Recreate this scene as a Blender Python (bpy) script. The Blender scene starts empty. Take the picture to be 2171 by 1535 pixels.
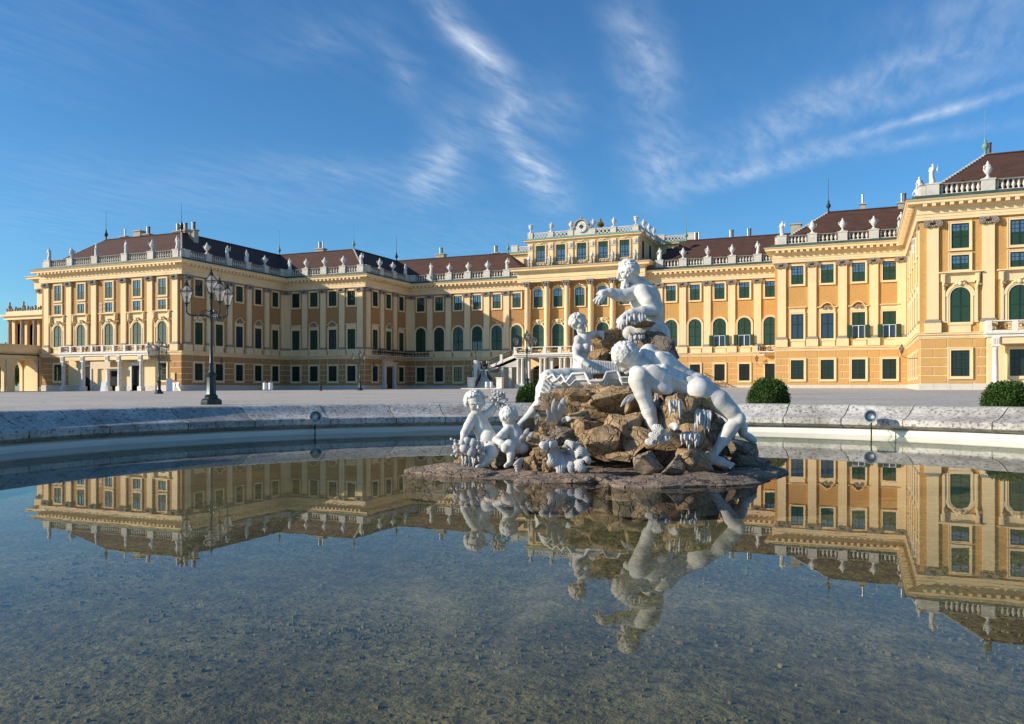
import bpy, bmesh, math, random
import numpy as np
from mathutils import Vector, Matrix
R = math.radians
random.seed(7)
scene = bpy.context.scene
C = scene.collection

# ------------------------------------------------------------------ camera, sky, sun, exposure
YAW = 0.40095; F = 1746.5; HY = 823.65; CX = 1085.5; CAMZ = 1.0
cs, sn = math.cos(YAW), math.sin(YAW)
cam_d = bpy.data.cameras.new('camera'); cam = bpy.data.objects.new('camera', cam_d); C.objects.link(cam)
cam.location = (0, 0, CAMZ); cam.rotation_euler = (R(90), 0, YAW)
cam_d.sensor_width = 36; cam_d.lens = F/2171*36; cam_d.shift_y = (HY-767.5)/2171
cam_d.clip_start = 0.1; cam_d.clip_end = 6000
scene.camera = cam
scene.cycles.max_bounces = 6; scene.cycles.diffuse_bounces = 3; scene.cycles.glossy_bounces = 3; scene.cycles.transparent_max_bounces = 8
scene.view_settings.view_transform = 'Standard'; scene.view_settings.look = 'None'
scene.view_settings.exposure = 0.28; scene.view_settings.gamma = 1.0

SUN = Vector((1.0, 0.68, -0.485)).normalized()          # direction the light travels
el = math.asin(-SUN.z); to_sun = -SUN
sun_az = math.atan2(to_sun.x, to_sun.y)
world = bpy.data.worlds.new('World'); scene.world = world; world.use_nodes = True
def pdir(px, py):                                       # photo point -> point on a cloud layer
    xc = (px-CX)/F; yc = (HY-py)/F
    return ((-sn+cs*xc)/yc, (cs+sn*xc)/yc)
def build_world():
    nt = world.node_tree; nt.nodes.clear(); L = nt.links.new
    def N(t, **k):
        n = nt.nodes.new(t)
        for a, b in k.items(): setattr(n, a, b)
        return n
    def M(op, a, b=None, c=None, clamp=False):
        n = N('ShaderNodeMath', operation=op); n.use_clamp = clamp
        for i, v in enumerate((a, b, c)):
            if v is None: continue
            if isinstance(v, (int, float)): n.inputs[i].default_value = v
            else: L(v, n.inputs[i])
        return n.outputs[0]
    sky = N('ShaderNodeTexSky', sky_type='NISHITA'); sky.sun_disc = False
    sky.sun_elevation = el; sky.sun_rotation = sun_az
    sky.altitude = 250; sky.air_density = 1.0; sky.dust_density = 0.6; sky.ozone_density = 3.0
    hsv = N('ShaderNodeHueSaturation'); hsv.inputs['Saturation'].default_value = 1.10
    L(sky.outputs[0], hsv.inputs['Color'])
    tint = N('ShaderNodeMix', data_type='RGBA', blend_type='MULTIPLY'); tint.inputs[0].default_value = 1; L(hsv.outputs[0], tint.inputs[6]); tint.inputs[7].default_value = (.58, .95, 1.15, 1)
    tc = N('ShaderNodeTexCoord'); sep = N('ShaderNodeSeparateXYZ'); L(tc.outputs['Generated'], sep.inputs[0])
    z = M('MAXIMUM', sep.outputs[2], 0.03)
    px = M('DIVIDE', sep.outputs[0], z); py = M('DIVIDE', sep.outputs[1], z)
    cmb = N('ShaderNodeCombineXYZ'); L(px, cmb.inputs[0]); L(py, cmb.inputs[1])
    # warp
    nz = N('ShaderNodeTexNoise'); nz.inputs['Scale'].default_value = 1.3; nz.inputs['Detail'].default_value = 3
    L(cmb.outputs[0], nz.inputs['Vector'])
    sub = N('ShaderNodeVectorMath', operation='SUBTRACT'); L(nz.outputs['Color'], sub.inputs[0]); sub.inputs[1].default_value = (.5, .5, .5)
    sc = N('ShaderNodeVectorMath', operation='SCALE'); L(sub.outputs[0], sc.inputs[0]); sc.inputs['Scale'].default_value = 0.20
    add = N('ShaderNodeVectorMath', operation='ADD'); L(cmb.outputs[0], add.inputs[0]); L(sc.outputs[0], add.inputs[1])
    sp = N('ShaderNodeSeparateXYZ'); L(add.outputs[0], sp.inputs[0])
    wx, wy = sp.outputs[0], sp.outputs[1]
    # fine wisps
    n2 = N('ShaderNodeTexNoise'); n2.inputs['Scale'].default_value = 9.0; n2.inputs['Detail'].default_value = 4; n2.inputs['Roughness'].default_value = .62
    mp = N('ShaderNodeMapping'); mp.inputs['Rotation'].default_value = (0, 0, -0.55); mp.inputs['Scale'].default_value = (1.5, .42, 1)
    L(add.outputs[0], mp.inputs[0]); L(mp.outputs[0], n2.inputs['Vector'])
    n3 = N('ShaderNodeTexNoise'); n3.inputs['Scale'].default_value = .5; n3.inputs['Detail'].default_value = 2
    L(cmb.outputs[0], n3.inputs['Vector'])
    wisp = M('MULTIPLY', M('SUBTRACT', n2.outputs[0], .36, clamp=True), 2.6)
    total = None
    # cirrus streaks lying in the cloud layer: (start, end, half width, strength)
    streaks = [((925, -20), (1100, 200), .050, .85), ((1100, 200), (1090, 290), .06, .6), ((1070, 270), (1150, 400), .085, .55), ((1120, 330), (1185, 460), .12, .35), ((1180, 180), (1190, 300), .09, .25),
               ((1330, -20), (1385, 230), .070, .48), ((1385, 230), (1405, 440), .13, .42), ((1000, 220), (910, 400), .10, .42), ((830, 80), (900, 230), .05, .25), ((930, 330), (900, 440), .16, .25),
               ((2190, 180), (1800, 292), .060, .60), ((1800, 292), (1450, 412), .12, .48), ((2190, 265), (1700, 330), .09, .24), ((1560, 300), (1960, 130), .16, .24), ((1960, 130), (2171, 60), .10, .22), ((2171, 120), (1850, 230), .09, .22),
               ((1900, 60), (2300, -60), .10, .2), ((1700, 220), (2171, 20), .08, .2), ((1480, 380), (1750, 200), .10, .18), ((60, 380), (800, 430), .6, .12), ((520, 350), (900, 380), .25, .16), ((560, 150), (760, 40), .10, .10)]
    for (a, b, w, s) in streaks:
        ax, ay = pdir(*a); bx, by = pdir(*b); ln = math.hypot(bx-ax, by-ay)
        mpn = N('ShaderNodeMapping', vector_type='TEXTURE'); mpn.inputs['Location'].default_value = ((ax+bx)/2, (ay+by)/2, 0)
        mpn.inputs['Rotation'].default_value = (0, 0, math.atan2(by-ay, bx-ax)); mpn.inputs['Scale'].default_value = (ln*.82+w, w*2.2, 1)
        gr = N('ShaderNodeTexGradient', gradient_type='QUADRATIC_SPHERE'); L(add.outputs[0], mpn.inputs[0]); L(mpn.outputs[0], gr.inputs[0])
        total = M('MULTIPLY_ADD', gr.outputs[1], s*1.25, total if total is not None else 0.0)
    haze = M('MULTIPLY', M('SUBTRACT', n3.outputs[0], .45, clamp=True), .35)
    dens = M('MULTIPLY', M('ADD', M('MULTIPLY', total, M('ADD', M('MULTIPLY', wisp, .8), .25)), M('MULTIPLY', haze, wisp)), 1.0, clamp=True)
    dens = M('MINIMUM', dens, .8)
    mix = N('ShaderNodeMix', data_type='RGBA'); L(dens, mix.inputs[0]); L(tint.outputs[2], mix.inputs[6]); mix.inputs[7].default_value = (5.6, 6.3, 7.2, 1)
    bg = N('ShaderNodeBackground'); L(mix.outputs[2], bg.inputs[0]); bg.inputs[1].default_value = 0.114
    out = N('ShaderNodeOutputWorld'); L(bg.outputs[0], out.inputs[0])
build_world()
world.cycles.sampling_method = 'MANUAL'; world.cycles.sample_map_resolution = 512
sd = bpy.data.lights.new('sun', 'SUN'); so = bpy.data.objects.new('sun', sd); C.objects.link(so)
sd.energy = 5.0; sd.angle = R(.53); sd.color = (1.0, .90, .74)
so.rotation_euler = SUN.to_track_quat('-Z', 'Y').to_euler()

# ------------------------------------------------------------------ helpers
def link(o): C.objects.link(o); return o
def tag(o, label, cat, group=None):
    o['label'] = label; o['category'] = cat
    if group: o['group'] = group
    return o
def empty(name, loc, rz=0.0, parent=None):
    o = bpy.data.objects.new(name, None); link(o); o.location = loc; o.rotation_euler = (0, 0, rz); o.empty_display_size = .3
    if parent: o.parent = parent
    return o
class MB:
    def __init__(s): s.v = []; s.f = []
    def add(s, vs, fs):
        n = len(s.v); s.v += [tuple(p) for p in vs]; s.f += [tuple(i+n for i in f) for f in fs]; return s
    def box(s, x0, x1, y0, y1, z0, z1):
        return s.add([(x0, y0, z0), (x1, y0, z0), (x1, y1, z0), (x0, y1, z0), (x0, y0, z1), (x1, y0, z1), (x1, y1, z1), (x0, y1, z1)],
                     [(3, 2, 1, 0), (4, 5, 6, 7), (0, 1, 5, 4), (1, 2, 6, 5), (2, 3, 7, 6), (3, 0, 4, 7)])
    def lathe(s, prof, n=12, c=(0, 0, 0), sx=1, sy=1, a0=0):
        k = len(prof); vs = []
        for i in range(n):
            a = a0+2*math.pi*i/n
            for r, z in prof: vs.append((c[0]+r*sx*math.cos(a), c[1]+r*sy*math.sin(a), c[2]+z))
        fs = [(i*k+j, ((i+1) % n)*k+j, ((i+1) % n)*k+j+1, i*k+j+1) for i in range(n) for j in range(k-1)]
        if prof[0][0] > 1e-5: fs.append(tuple((n-1-i)*k for i in range(n)))
        if prof[-1][0] > 1e-5: fs.append(tuple(i*k+k-1 for i in range(n)))
        return s.add(vs, fs)
    def tube(s, pts, rad, n=6, cap=True):
        pts = [Vector(p) for p in pts]
        if not hasattr(rad, '__len__'): rad = [rad]*len(pts)
        vs = []; up = None
        for i, p in enumerate(pts):
            d = (pts[min(i+1, len(pts)-1)]-pts[max(i-1, 0)])
            if d.length < 1e-9: d = Vector((0, 0, 1))
            d.normalize()
            if up is None:
                up = d.orthogonal().normalized()
            else:
                up = up-d*up.dot(d)
                if up.length < 1e-6: up = d.orthogonal()
                up.normalize()
            w = d.cross(up)
            for j in range(n):
                a = 2*math.pi*j/n
                vs.append(p+(up*math.cos(a)+w*math.sin(a))*rad[i])
        k = len(pts)
        fs = [(i*n+j, i*n+(j+1) % n, (i+1)*n+(j+1) % n, (i+1)*n+j) for i in range(k-1) for j in range(n)]
        if cap: fs += [tuple(range(n-1, -1, -1)), tuple((k-1)*n+j for j in range(n))]
        return s.add(vs, fs)
    def ring(s, inner, outer, y0, y1):
        """ring between two closed outlines (x,z), extruded from y0 (back) to y1 (front)"""
        n = len(inner)
        vs = [(x, y1, z) for x, z in outer]+[(x, y1, z) for x, z in inner]+[(x, y0, z) for x, z in outer]+[(x, y0, z) for x, z in inner]
        fs = []
        for i in range(n):
            j = (i+1) % n
            fs += [(i, j, n+j, n+i), (i, 2*n+i, 2*n+j, j), (n+i, n+j, 3*n+j, 3*n+i)]
        return s.add(vs, fs)
    def plate(s, pts, y0, y1):
        n = len(pts)
        vs = [(x, y1, z) for x, z in pts]+[(x, y0, z) for x, z in pts]
        fs = [tuple(range(n))]+[tuple(range(2*n-1, n-1, -1))]+[(i, n+i, n+(i+1) % n, (i+1) % n) for i in range(n)]
        return s.add(vs, fs)
    def ball(s, c, r, n=8, m=5):
        prof = [(max(1e-6, math.sin(math.pi*j/m)), -math.cos(math.pi*j/m)) for j in range(m+1)]
        if not hasattr(r, '__len__'): r = (r, r, r)
        st = len(s.v); s.lathe([(p[0], p[1]*r[2]) for p in prof], n, c, r[0], r[1]); return s
    def mesh(s, name, smooth=False):
        me = bpy.data.meshes.new(name); me.from_pydata(s.v, [], s.f); me.validate()
        bm = bmesh.new(); bm.from_mesh(me); bmesh.ops.recalc_face_normals(bm, faces=bm.faces); bm.to_mesh(me); bm.free()
        if smooth is True: me.shade_smooth()
        elif smooth: me.shade_smooth(); me.set_sharp_from_angle(angle=R(smooth))
        return me
def obj(name, me, mat=None, parent=None, loc=(0, 0, 0), rz=0.0, smooth=False, kind=None):
    """loc is in the parent's space"""
    if isinstance(me, MB): me = me.mesh(name, smooth)
    if mat is not None and not me.materials: me.materials.append(mat)
    o = bpy.data.objects.new(name, me); link(o); o.location = loc; o.rotation_euler = (0, 0, rz)
    if parent: o.parent = parent
    if kind: o['kind'] = kind
    return o
def sweep(path, prof, closed=False):
    """prof: (offset to the right of travel, z); mitred"""
    n = len(path); P = [Vector(p) for p in path]; vs = []; k = len(prof)
    for i in range(n):
        ds = []
        if i > 0 or closed: ds.append((P[i]-P[i-1]).normalized())
        if i < n-1 or closed: ds.append((P[(i+1) % n]-P[i]).normalized())
        ns = [Vector((d.y, -d.x)) for d in ds]
        if len(ns) == 2:
            m = ns[0]+ns[1]; m = m/(1+ns[0].dot(ns[1]))
        else: m = ns[0]
        for off, z in prof: q = P[i]+m*off; vs.append((q.x, q.y, z))
    b = MB(); segs = n if closed else n-1
    fs = [(i*k+j, ((i+1) % n)*k+j, ((i+1) % n)*k+j+1, i*k+j+1) for i in range(segs) for j in range(k-1)]
    b.add(vs, fs); return b

# ------------------------------------------------------------------ materials
def nodes(name):
    m = bpy.data.materials.new(name); m.use_nodes = True; nt = m.node_tree
    return m, nt, nt.nodes['Principled BSDF']
def mat(name, col, rough=.8, var=.12, scale=2.0, bump=.0, bscale=40., metal=0., spec=.3, stain=None, stain_scale=.5, stain_amt=.5, coord='Object', streak=None):
    m, nt, b = nodes(name); L = nt.links.new
    b.inputs['Roughness'].default_value = rough; b.inputs['Metallic'].default_value = metal
    b.inputs['Specular IOR Level'].default_value = spec
    if coord == 'World':
        tc = nt.nodes.new('ShaderNodeNewGeometry'); vec = tc.outputs['Position']
    else:
        tc = nt.nodes.new('ShaderNodeTexCoord'); vec = tc.outputs['Object']
    n = nt.nodes.new('ShaderNodeTexNoise'); n.inputs['Scale'].default_value = scale; n.inputs['Detail'].default_value = 6; n.inputs['Roughness'].default_value = .6
    L(vec, n.inputs['Vector'])
    rp = nt.nodes.new('ShaderNodeValToRGB'); e = rp.color_ramp.elements
    e[0].position = .28; e[1].position = .72
    e[0].color = tuple(c*(1-var) for c in col)+(1,); e[1].color = tuple(min(1, c*(1+var)) for c in col)+(1,)
    L(n.outputs[0], rp.inputs[0]); colout = rp.outputs[0]
    if stain:
        n2 = nt.nodes.new('ShaderNodeTexNoise'); n2.inputs['Scale'].default_value = stain_scale; n2.inputs['Detail'].default_value = 8; n2.inputs['Roughness'].default_value = .68
        if streak:
            mp = nt.nodes.new('ShaderNodeMapping'); mp.inputs['Scale'].default_value = streak; L(vec, mp.inputs[0]); L(mp.outputs[0], n2.inputs['Vector'])
        else: L(vec, n2.inputs['Vector'])
        r2 = nt.nodes.new('ShaderNodeMapRange'); r2.inputs[1].default_value = .48; r2.inputs[2].default_value = .72; r2.inputs[3].default_value = 0; r2.inputs[4].default_value = stain_amt
        L(n2.outputs[0], r2.inputs[0])
        mx = nt.nodes.new('ShaderNodeMix'); mx.data_type = 'RGBA'; L(r2.outputs[0], mx.inputs[0]); L(colout, mx.inputs[6]); mx.inputs[7].default_value = tuple(stain)+(1,)
        colout = mx.outputs[2]
    L(colout, b.inputs['Base Color'])
    if bump:
        n3 = nt.nodes.new('ShaderNodeTexNoise'); n3.inputs['Scale'].default_value = bscale; n3.inputs['Detail'].default_value = 5; L(vec, n3.inputs['Vector'])
        bp = nt.nodes.new('ShaderNodeBump'); bp.inputs['Strength'].default_value = bump; bp.inputs['Distance'].default_value = .05
        L(n3.outputs[0], bp.inputs['Height']); L(bp.outputs[0], b.inputs['Normal'])
    return m
MT = {}
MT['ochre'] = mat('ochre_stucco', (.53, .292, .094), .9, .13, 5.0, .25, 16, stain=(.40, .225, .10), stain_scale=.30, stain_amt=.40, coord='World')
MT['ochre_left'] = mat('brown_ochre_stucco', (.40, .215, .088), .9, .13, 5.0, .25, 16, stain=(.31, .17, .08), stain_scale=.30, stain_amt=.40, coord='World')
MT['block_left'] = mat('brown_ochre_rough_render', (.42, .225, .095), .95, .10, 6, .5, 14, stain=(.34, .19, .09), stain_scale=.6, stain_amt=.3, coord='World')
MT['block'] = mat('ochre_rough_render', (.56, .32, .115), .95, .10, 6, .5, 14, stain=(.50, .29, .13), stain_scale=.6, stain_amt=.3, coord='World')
MT['cream'] = mat('cream_stucco', (.80, .60, .34), .85, .05, .7, .05, 20, stain=(.56, .44, .28), stain_scale=.6, stain_amt=.5, coord='World', streak=(1, 1, .25))
MT['white'] = mat('white_stone', (.72, .66, .58), .8, .08, 2.5, .12, 25, stain=(.42, .38, .33), stain_scale=1.6, stain_amt=.35)
MT['bal'] = mat('weathered_white_stone', (.60, .55, .48), .85, .08, 2.0, .15, 20, stain=(.26, .25, .23), stain_scale=1.2, stain_amt=.45, coord='World')
MT['rail'] = mat('dark_weathered_rail', (.20, .19, .17), .85, .2, 2.0, .1, 20, coord='World')
MT['capital'] = mat('grey_weathered_capital', (.34, .285, .235), .9, .25, 5, .3, 18, stain=(.12, .105, .09), stain_scale=2.5, stain_amt=.55)
MT['basestone'] = mat('grey_base_stone', (.31, .265, .21), .85, .15, 3)
MT['plinth'] = mat('pale_plinth_stone', (.60, .55, .48), .75, .10, .9, .15, 12, stain=(.40, .34, .27), stain_scale=.9, stain_amt=.6, coord='World')
MT['copper'] = mat('dark_copper_flashing', (.045, .075, .062), .6, .35, 1.2, stain=(.16, .30, .22), stain_scale=.5, stain_amt=.35, coord='World')
MT['verdigris'] = mat('verdigris', (.16, .30, .23), .6, .25, 3)
MT['darkmetal'] = mat('dark_metal', (.035, .045, .05), .5, .2, 3, metal=.3)
MT['iron'] = mat('black_ironwork', (.02, .018, .016), .55, .2, 3, metal=.2)
MT['bronze'] = mat('gilt_ironwork', (.12, .08, .035), .5, .3, 3, metal=.3)
MT['gold'] = mat('gold', (.75, .48, .10), .3, .1, 3, metal=.9)
MT['green'] = mat('dark_green_paint', (.012, .040, .024), .55, .12, 2)
MT['shutter'] = mat('green_shutter', (.020, .058, .030), .6, .12, 2)
MT['door'] = mat('brown_wood_door', (.085, .034, .014), .6, .25, 2)
MT['dark'] = mat('dark_interior', (.012, .012, .014), .8, .1, 2)
MT['chimney'] = mat('chimney_render', (.42, .37, .28), .9, .15, 1.5, stain=(.15, .13, .11), stain_scale=.8, stain_amt=.5)
MT['steel'] = mat('galvanised_steel', (.55, .57, .60), .35, .1, 3, metal=.8)
MT['enamel'] = mat('white_enamel', (.78, .78, .76), .5, .04, 3)
MT['lamp'] = mat('dark_green_cast_iron', (.012, .026, .026), .38, .25, 6, .1, 30, spec=.5)
MT['leafstone'] = mat('grey_white_stone_leaf', (.52, .50, .475), .7, .12, 10, .2, 40, stain=(.30, .29, .28), stain_scale=6, stain_amt=.4)
def glass(name, col, metal, rough=.04):
    m, nt, b = nodes(name); b.inputs['Base Color'].default_value = tuple(col)+(1,); b.inputs['Metallic'].default_value = metal; b.inputs['Roughness'].default_value = rough
    L = nt.links.new; g = nt.nodes.new('ShaderNodeNewGeometry'); n = nt.nodes.new('ShaderNodeTexNoise'); n.inputs['Scale'].default_value = 1.1; L(g.outputs['Position'], n.inputs['Vector'])
    bp = nt.nodes.new('ShaderNodeBump'); bp.inputs['Strength'].default_value = .06; bp.inputs['Distance'].default_value = .1; L(n.outputs[0], bp.inputs['Height']); L(bp.outputs[0], b.inputs['Normal'])
    return m
MT['pane'] = glass('window_glass', (.20, .245, .29), .65); MT['panemid'] = glass('blue_window_glass', (.055, .075, .11), .45)
MT['panedark'] = glass('dark_window_glass', (.02, .025, .03), .0)
def lamp_glass():
    m, nt, b = nodes('lantern_glass'); L = nt.links.new
    t = nt.nodes.new('ShaderNodeBsdfTransparent'); t.inputs[0].default_value = (.93, .93, .92, 1)
    d = nt.nodes.new('ShaderNodeBsdfTranslucent'); d.inputs[0].default_value = (.85, .80, .76, 1)
    g = nt.nodes.new('ShaderNodeBsdfGlossy'); g.inputs['Roughness'].default_value = .08
    m1 = nt.nodes.new('ShaderNodeMixShader'); m1.inputs[0].default_value = .42; L(t.outputs[0], m1.inputs[1]); L(d.outputs[0], m1.inputs[2])
    f = nt.nodes.new('ShaderNodeFresnel'); m2 = nt.nodes.new('ShaderNodeMixShader'); L(f.outputs[0], m2.inputs[0]); L(m1.outputs[0], m2.inputs[1]); L(g.outputs[0], m2.inputs[2])
    L(m2.outputs[0], nt.nodes['Material Output'].inputs[0]); nt.nodes.remove(b); return m
MT['lampglass'] = lamp_glass()
def roof_mat():
    m, nt, b = nodes('brown_tile_roof'); L = nt.links.new; b.inputs['Roughness'].default_value = .8
    g = nt.nodes.new('ShaderNodeNewGeometry'); n = nt.nodes.new('ShaderNodeTexNoise'); n.inputs['Scale'].default_value = .6; n.inputs['Detail'].default_value = 8; n.inputs['Roughness'].default_value = .7
    mp = nt.nodes.new('ShaderNodeMapping'); mp.inputs['Scale'].default_value = (1, 1, 3); L(g.outputs['Position'], mp.inputs[0]); L(mp.outputs[0], n.inputs['Vector'])
    rp = nt.nodes.new('ShaderNodeValToRGB'); e = rp.color_ramp.elements; e[0].position = .3; e[1].position = .7; e[0].color = (.050, .020, .013, 1); e[1].color = (.095, .040, .024, 1)
    L(n.outputs[0], rp.inputs[0])
    n2 = nt.nodes.new('ShaderNodeTexNoise'); n2.inputs['Scale'].default_value = 9; n2.inputs['Detail'].default_value = 2; L(g.outputs['Position'], n2.inputs['Vector'])
    mx = nt.nodes.new('ShaderNodeMix'); mx.data_type = 'RGBA'; mx.blend_type = 'OVERLAY'; mx.inputs[0].default_value = .35; L(rp.outputs[0], mx.inputs[6]); L(n2.outputs[0], mx.inputs[7]); L(mx.outputs[2], b.inputs['Base Color'])
    w = nt.nodes.new('ShaderNodeTexWave'); w.bands_direction = 'Z'; w.inputs['Scale'].default_value = 1.1; w.inputs['Distortion'].default_value = .3; L(g.outputs['Position'], w.inputs['Vector'])
    bp = nt.nodes.new('ShaderNodeBump'); bp.inputs['Strength'].default_value = .5; bp.inputs['Distance'].default_value = .08; L(w.outputs[0], bp.inputs['Height']); L(bp.outputs[0], b.inputs['Normal'])
    return m
MT['roof'] = roof_mat()
def rock_mat(name, c0, c1, wet=False):
    m, nt, b = nodes(name); L = nt.links.new; b.inputs['Roughness'].default_value = .85
    g = nt.nodes.new('ShaderNodeNewGeometry'); P = g.outputs['Position']
    def noise(s, d=8, r=.65):
        n = nt.nodes.new('ShaderNodeTexNoise'); n.inputs['Scale'].default_value = s; n.inputs['Detail'].default_value = d; n.inputs['Roughness'].default_value = r; L(P, n.inputs['Vector']); return n.outputs[0]
    rp = nt.nodes.new('ShaderNodeValToRGB'); e = rp.color_ramp.elements; e[0].position = .3; e[1].position = .68; e[0].color = tuple(c0)+(1,); e[1].color = tuple(c1)+(1,)
    L(noise(3.2), rp.inputs[0])
    pit = nt.nodes.new('ShaderNodeMapRange'); pit.inputs[1].default_value = .36; pit.inputs[2].default_value = .50; pit.inputs[3].default_value = .55; pit.inputs[4].default_value = 1; L(noise(22, 6, .7), pit.inputs[0])
    mx = nt.nodes.new('ShaderNodeMix'); mx.data_type = 'RGBA'; mx.blend_type = 'MULTIPLY'; mx.inputs[0].default_value = 1; L(rp.outputs[0], mx.inputs[6]); L(pit.outputs[0], mx.inputs[7]); L(mx.outputs[2], b.inputs['Base Color'])
    bp = nt.nodes.new('ShaderNodeBump'); bp.inputs['Strength'].default_value = 1.0; bp.inputs['Distance'].default_value = .045; vo = nt.nodes.new('ShaderNodeTexVoronoi'); vo.feature = 'DISTANCE_TO_EDGE'; vo.inputs['Scale'].default_value = 4.5
    wn = nt.nodes.new('ShaderNodeTexNoise'); wn.inputs['Scale'].default_value = 5; wn.inputs['Detail'].default_value = 3; L(P, wn.inputs['Vector']); wa = nt.nodes.new('ShaderNodeVectorMath'); wa.operation = 'MULTIPLY_ADD'; L(wn.outputs['Color'], wa.inputs[0]); wa.inputs[1].default_value = (.35, .35, .35); L(P, wa.inputs[2]); L(wa.outputs[0], vo.inputs['Vector'])
    fs_ = nt.nodes.new('ShaderNodeMapRange'); fs_.inputs[1].default_value = 0; fs_.inputs[2].default_value = .06; fs_.inputs[3].default_value = -.9; fs_.inputs[4].default_value = 0; L(vo.outputs['Distance'], fs_.inputs[0])
    ad = nt.nodes.new('ShaderNodeMath'); ad.operation = 'ADD'; L(noise(12, 7, .72), ad.inputs[0]); L(fs_.outputs[0], ad.inputs[1]); L(ad.outputs[0], bp.inputs['Height']); L(bp.outputs[0], b.inputs['Normal'])
    return m
MT['rock'] = rock_mat('tan_rock', (.27, .165, .080), (.54, .365, .195))
MT['rockgrey'] = rock_mat('grey_brown_rock', (.17, .125, .085), (.38, .295, .215))
MT['slab'] = rock_mat('reddish_slab_rock', (.15, .105, .075), (.39, .285, .205))
def marble():
    m, nt, b = nodes('white_marble'); L = nt.links.new; b.inputs['Roughness'].default_value = .62; b.inputs['Specular IOR Level'].default_value = .25
    g = nt.nodes.new('ShaderNodeNewGeometry'); P = g.outputs['Position']
    n = nt.nodes.new('ShaderNodeTexNoise'); n.inputs['Scale'].default_value = 4; n.inputs['Detail'].default_value = 9; n.inputs['Roughness'].default_value = .7; L(P, n.inputs['Vector'])
    mp = nt.nodes.new('ShaderNodeMapping'); mp.inputs['Scale'].default_value = (9, 9, 1.6); L(P, mp.inputs[0]); n2 = nt.nodes.new('ShaderNodeTexNoise'); n2.inputs['Scale'].default_value = 1.4; n2.inputs['Detail'].default_value = 4; L(mp.outputs[0], n2.inputs['Vector'])
    rp = nt.nodes.new('ShaderNodeValToRGB'); e = rp.color_ramp.elements; e[0].position = .30; e[1].position = .62; e[0].color = (.47, .44, .40, 1); e[1].color = (.74, .72, .68, 1); L(n.outputs[0], rp.inputs[0])
    mr = nt.nodes.new('ShaderNodeMapRange'); mr.inputs[1].default_value = .50; mr.inputs[2].default_value = .74; mr.inputs[3].default_value = 0; mr.inputs[4].default_value = .6; L(n2.outputs[0], mr.inputs[0])
    mx = nt.nodes.new('ShaderNodeMix'); mx.data_type = 'RGBA'; L(mr.outputs[0], mx.inputs[0]); L(rp.outputs[0], mx.inputs[6]); mx.inputs[7].default_value = (.34, .32, .29, 1); L(mx.outputs[2], b.inputs['Base Color'])
    n3 = nt.nodes.new('ShaderNodeTexNoise'); n3.inputs['Scale'].default_value = 60; n3.inputs['Detail'].default_value = 2; L(P, n3.inputs['Vector'])
    bp = nt.nodes.new('ShaderNodeBump'); bp.inputs['Strength'].default_value = .22; bp.inputs['Distance'].default_value = .012; L(n3.outputs[0], bp.inputs['Height']); L(bp.outputs[0], b.inputs['Normal'])
    return m
MT['marble'] = marble()
MT['statue'] = mat('weathered_roof_marble', (.66, .63, .58), .75, .1, 3, stain=(.30, .28, .26), stain_scale=1.5, stain_amt=.4)
MT['rim'] = None
def rim_mat():
    m, nt, b = nodes('travertine_rim'); L = nt.links.new; b.inputs['Roughness'].default_value = .8
    g = nt.nodes.new('ShaderNodeNewGeometry'); P = g.outputs['Position']; oi = nt.nodes.new('ShaderNodeObjectInfo')
    def noise(s, d=8, r=.65, st=None):
        n = nt.nodes.new('ShaderNodeTexNoise'); n.inputs['Scale'].default_value = s; n.inputs['Detail'].default_value = d; n.inputs['Roughness'].default_value = r
        if st:
            mp = nt.nodes.new('ShaderNodeMapping'); mp.inputs['Scale'].default_value = st; L(P, mp.inputs[0]); L(mp.outputs[0], n.inputs['Vector'])
        else: L(P, n.inputs['Vector'])
        return n.outputs[0]
    rp = nt.nodes.new('ShaderNodeValToRGB'); e = rp.color_ramp.elements; e[0].position = .32; e[1].position = .6; e[0].color = (.36, .33, .295, 1); e[1].color = (.66, .615, .555, 1)
    L(noise(1.6, 10, .72), rp.inputs[0])
    pit = nt.nodes.new('ShaderNodeMapRange'); pit.inputs[1].default_value = .38; pit.inputs[2].default_value = .48; pit.inputs[3].default_value = .38; pit.inputs[4].default_value = 1; L(noise(16, 5, .6), pit.inputs[0])
    mx = nt.nodes.new('ShaderNodeMix'); mx.data_type = 'RGBA'; mx.blend_type = 'MULTIPLY'; mx.inputs[0].default_value = 1; L(rp.outputs[0], mx.inputs[6]); L(pit.outputs[0], mx.inputs[7])
    mr = nt.nodes.new('ShaderNodeMapRange'); mr.inputs[3].default_value = .78; mr.inputs[4].default_value = 1.12; L(oi.outputs['Random'], mr.inputs[0])
    mx2 = nt.nodes.new('ShaderNodeMix'); mx2.data_type = 'RGBA'; mx2.blend_type = 'MULTIPLY'; mx2.inputs[0].default_value = 1; L(mx.outputs[2], mx2.inputs[6]); L(mr.outputs[0], mx2.inputs[7])
    dk = nt.nodes.new('ShaderNodeMapRange'); dk.inputs[1].default_value = .38; dk.inputs[2].default_value = .60; dk.inputs[3].default_value = .66; dk.inputs[4].default_value = 1.06; L(noise(.9, 7, .75), dk.inputs[0])
    mx3 = nt.nodes.new('ShaderNodeMix'); mx3.data_type = 'RGBA'; mx3.blend_type = 'MULTIPLY'; mx3.inputs[0].default_value = 1; L(mx2.outputs[2], mx3.inputs[6]); L(dk.outputs[0], mx3.inputs[7]); L(mx3.outputs[2], b.inputs['Base Color'])
    bp = nt.nodes.new('ShaderNodeBump'); bp.inputs['Strength'].default_value = .6; bp.inputs['Distance'].default_value = .03; L(noise(18, 6, .7), bp.inputs['Height']); L(bp.outputs[0], b.inputs['Normal'])
    return m
MT['rim'] = rim_mat()
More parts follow.
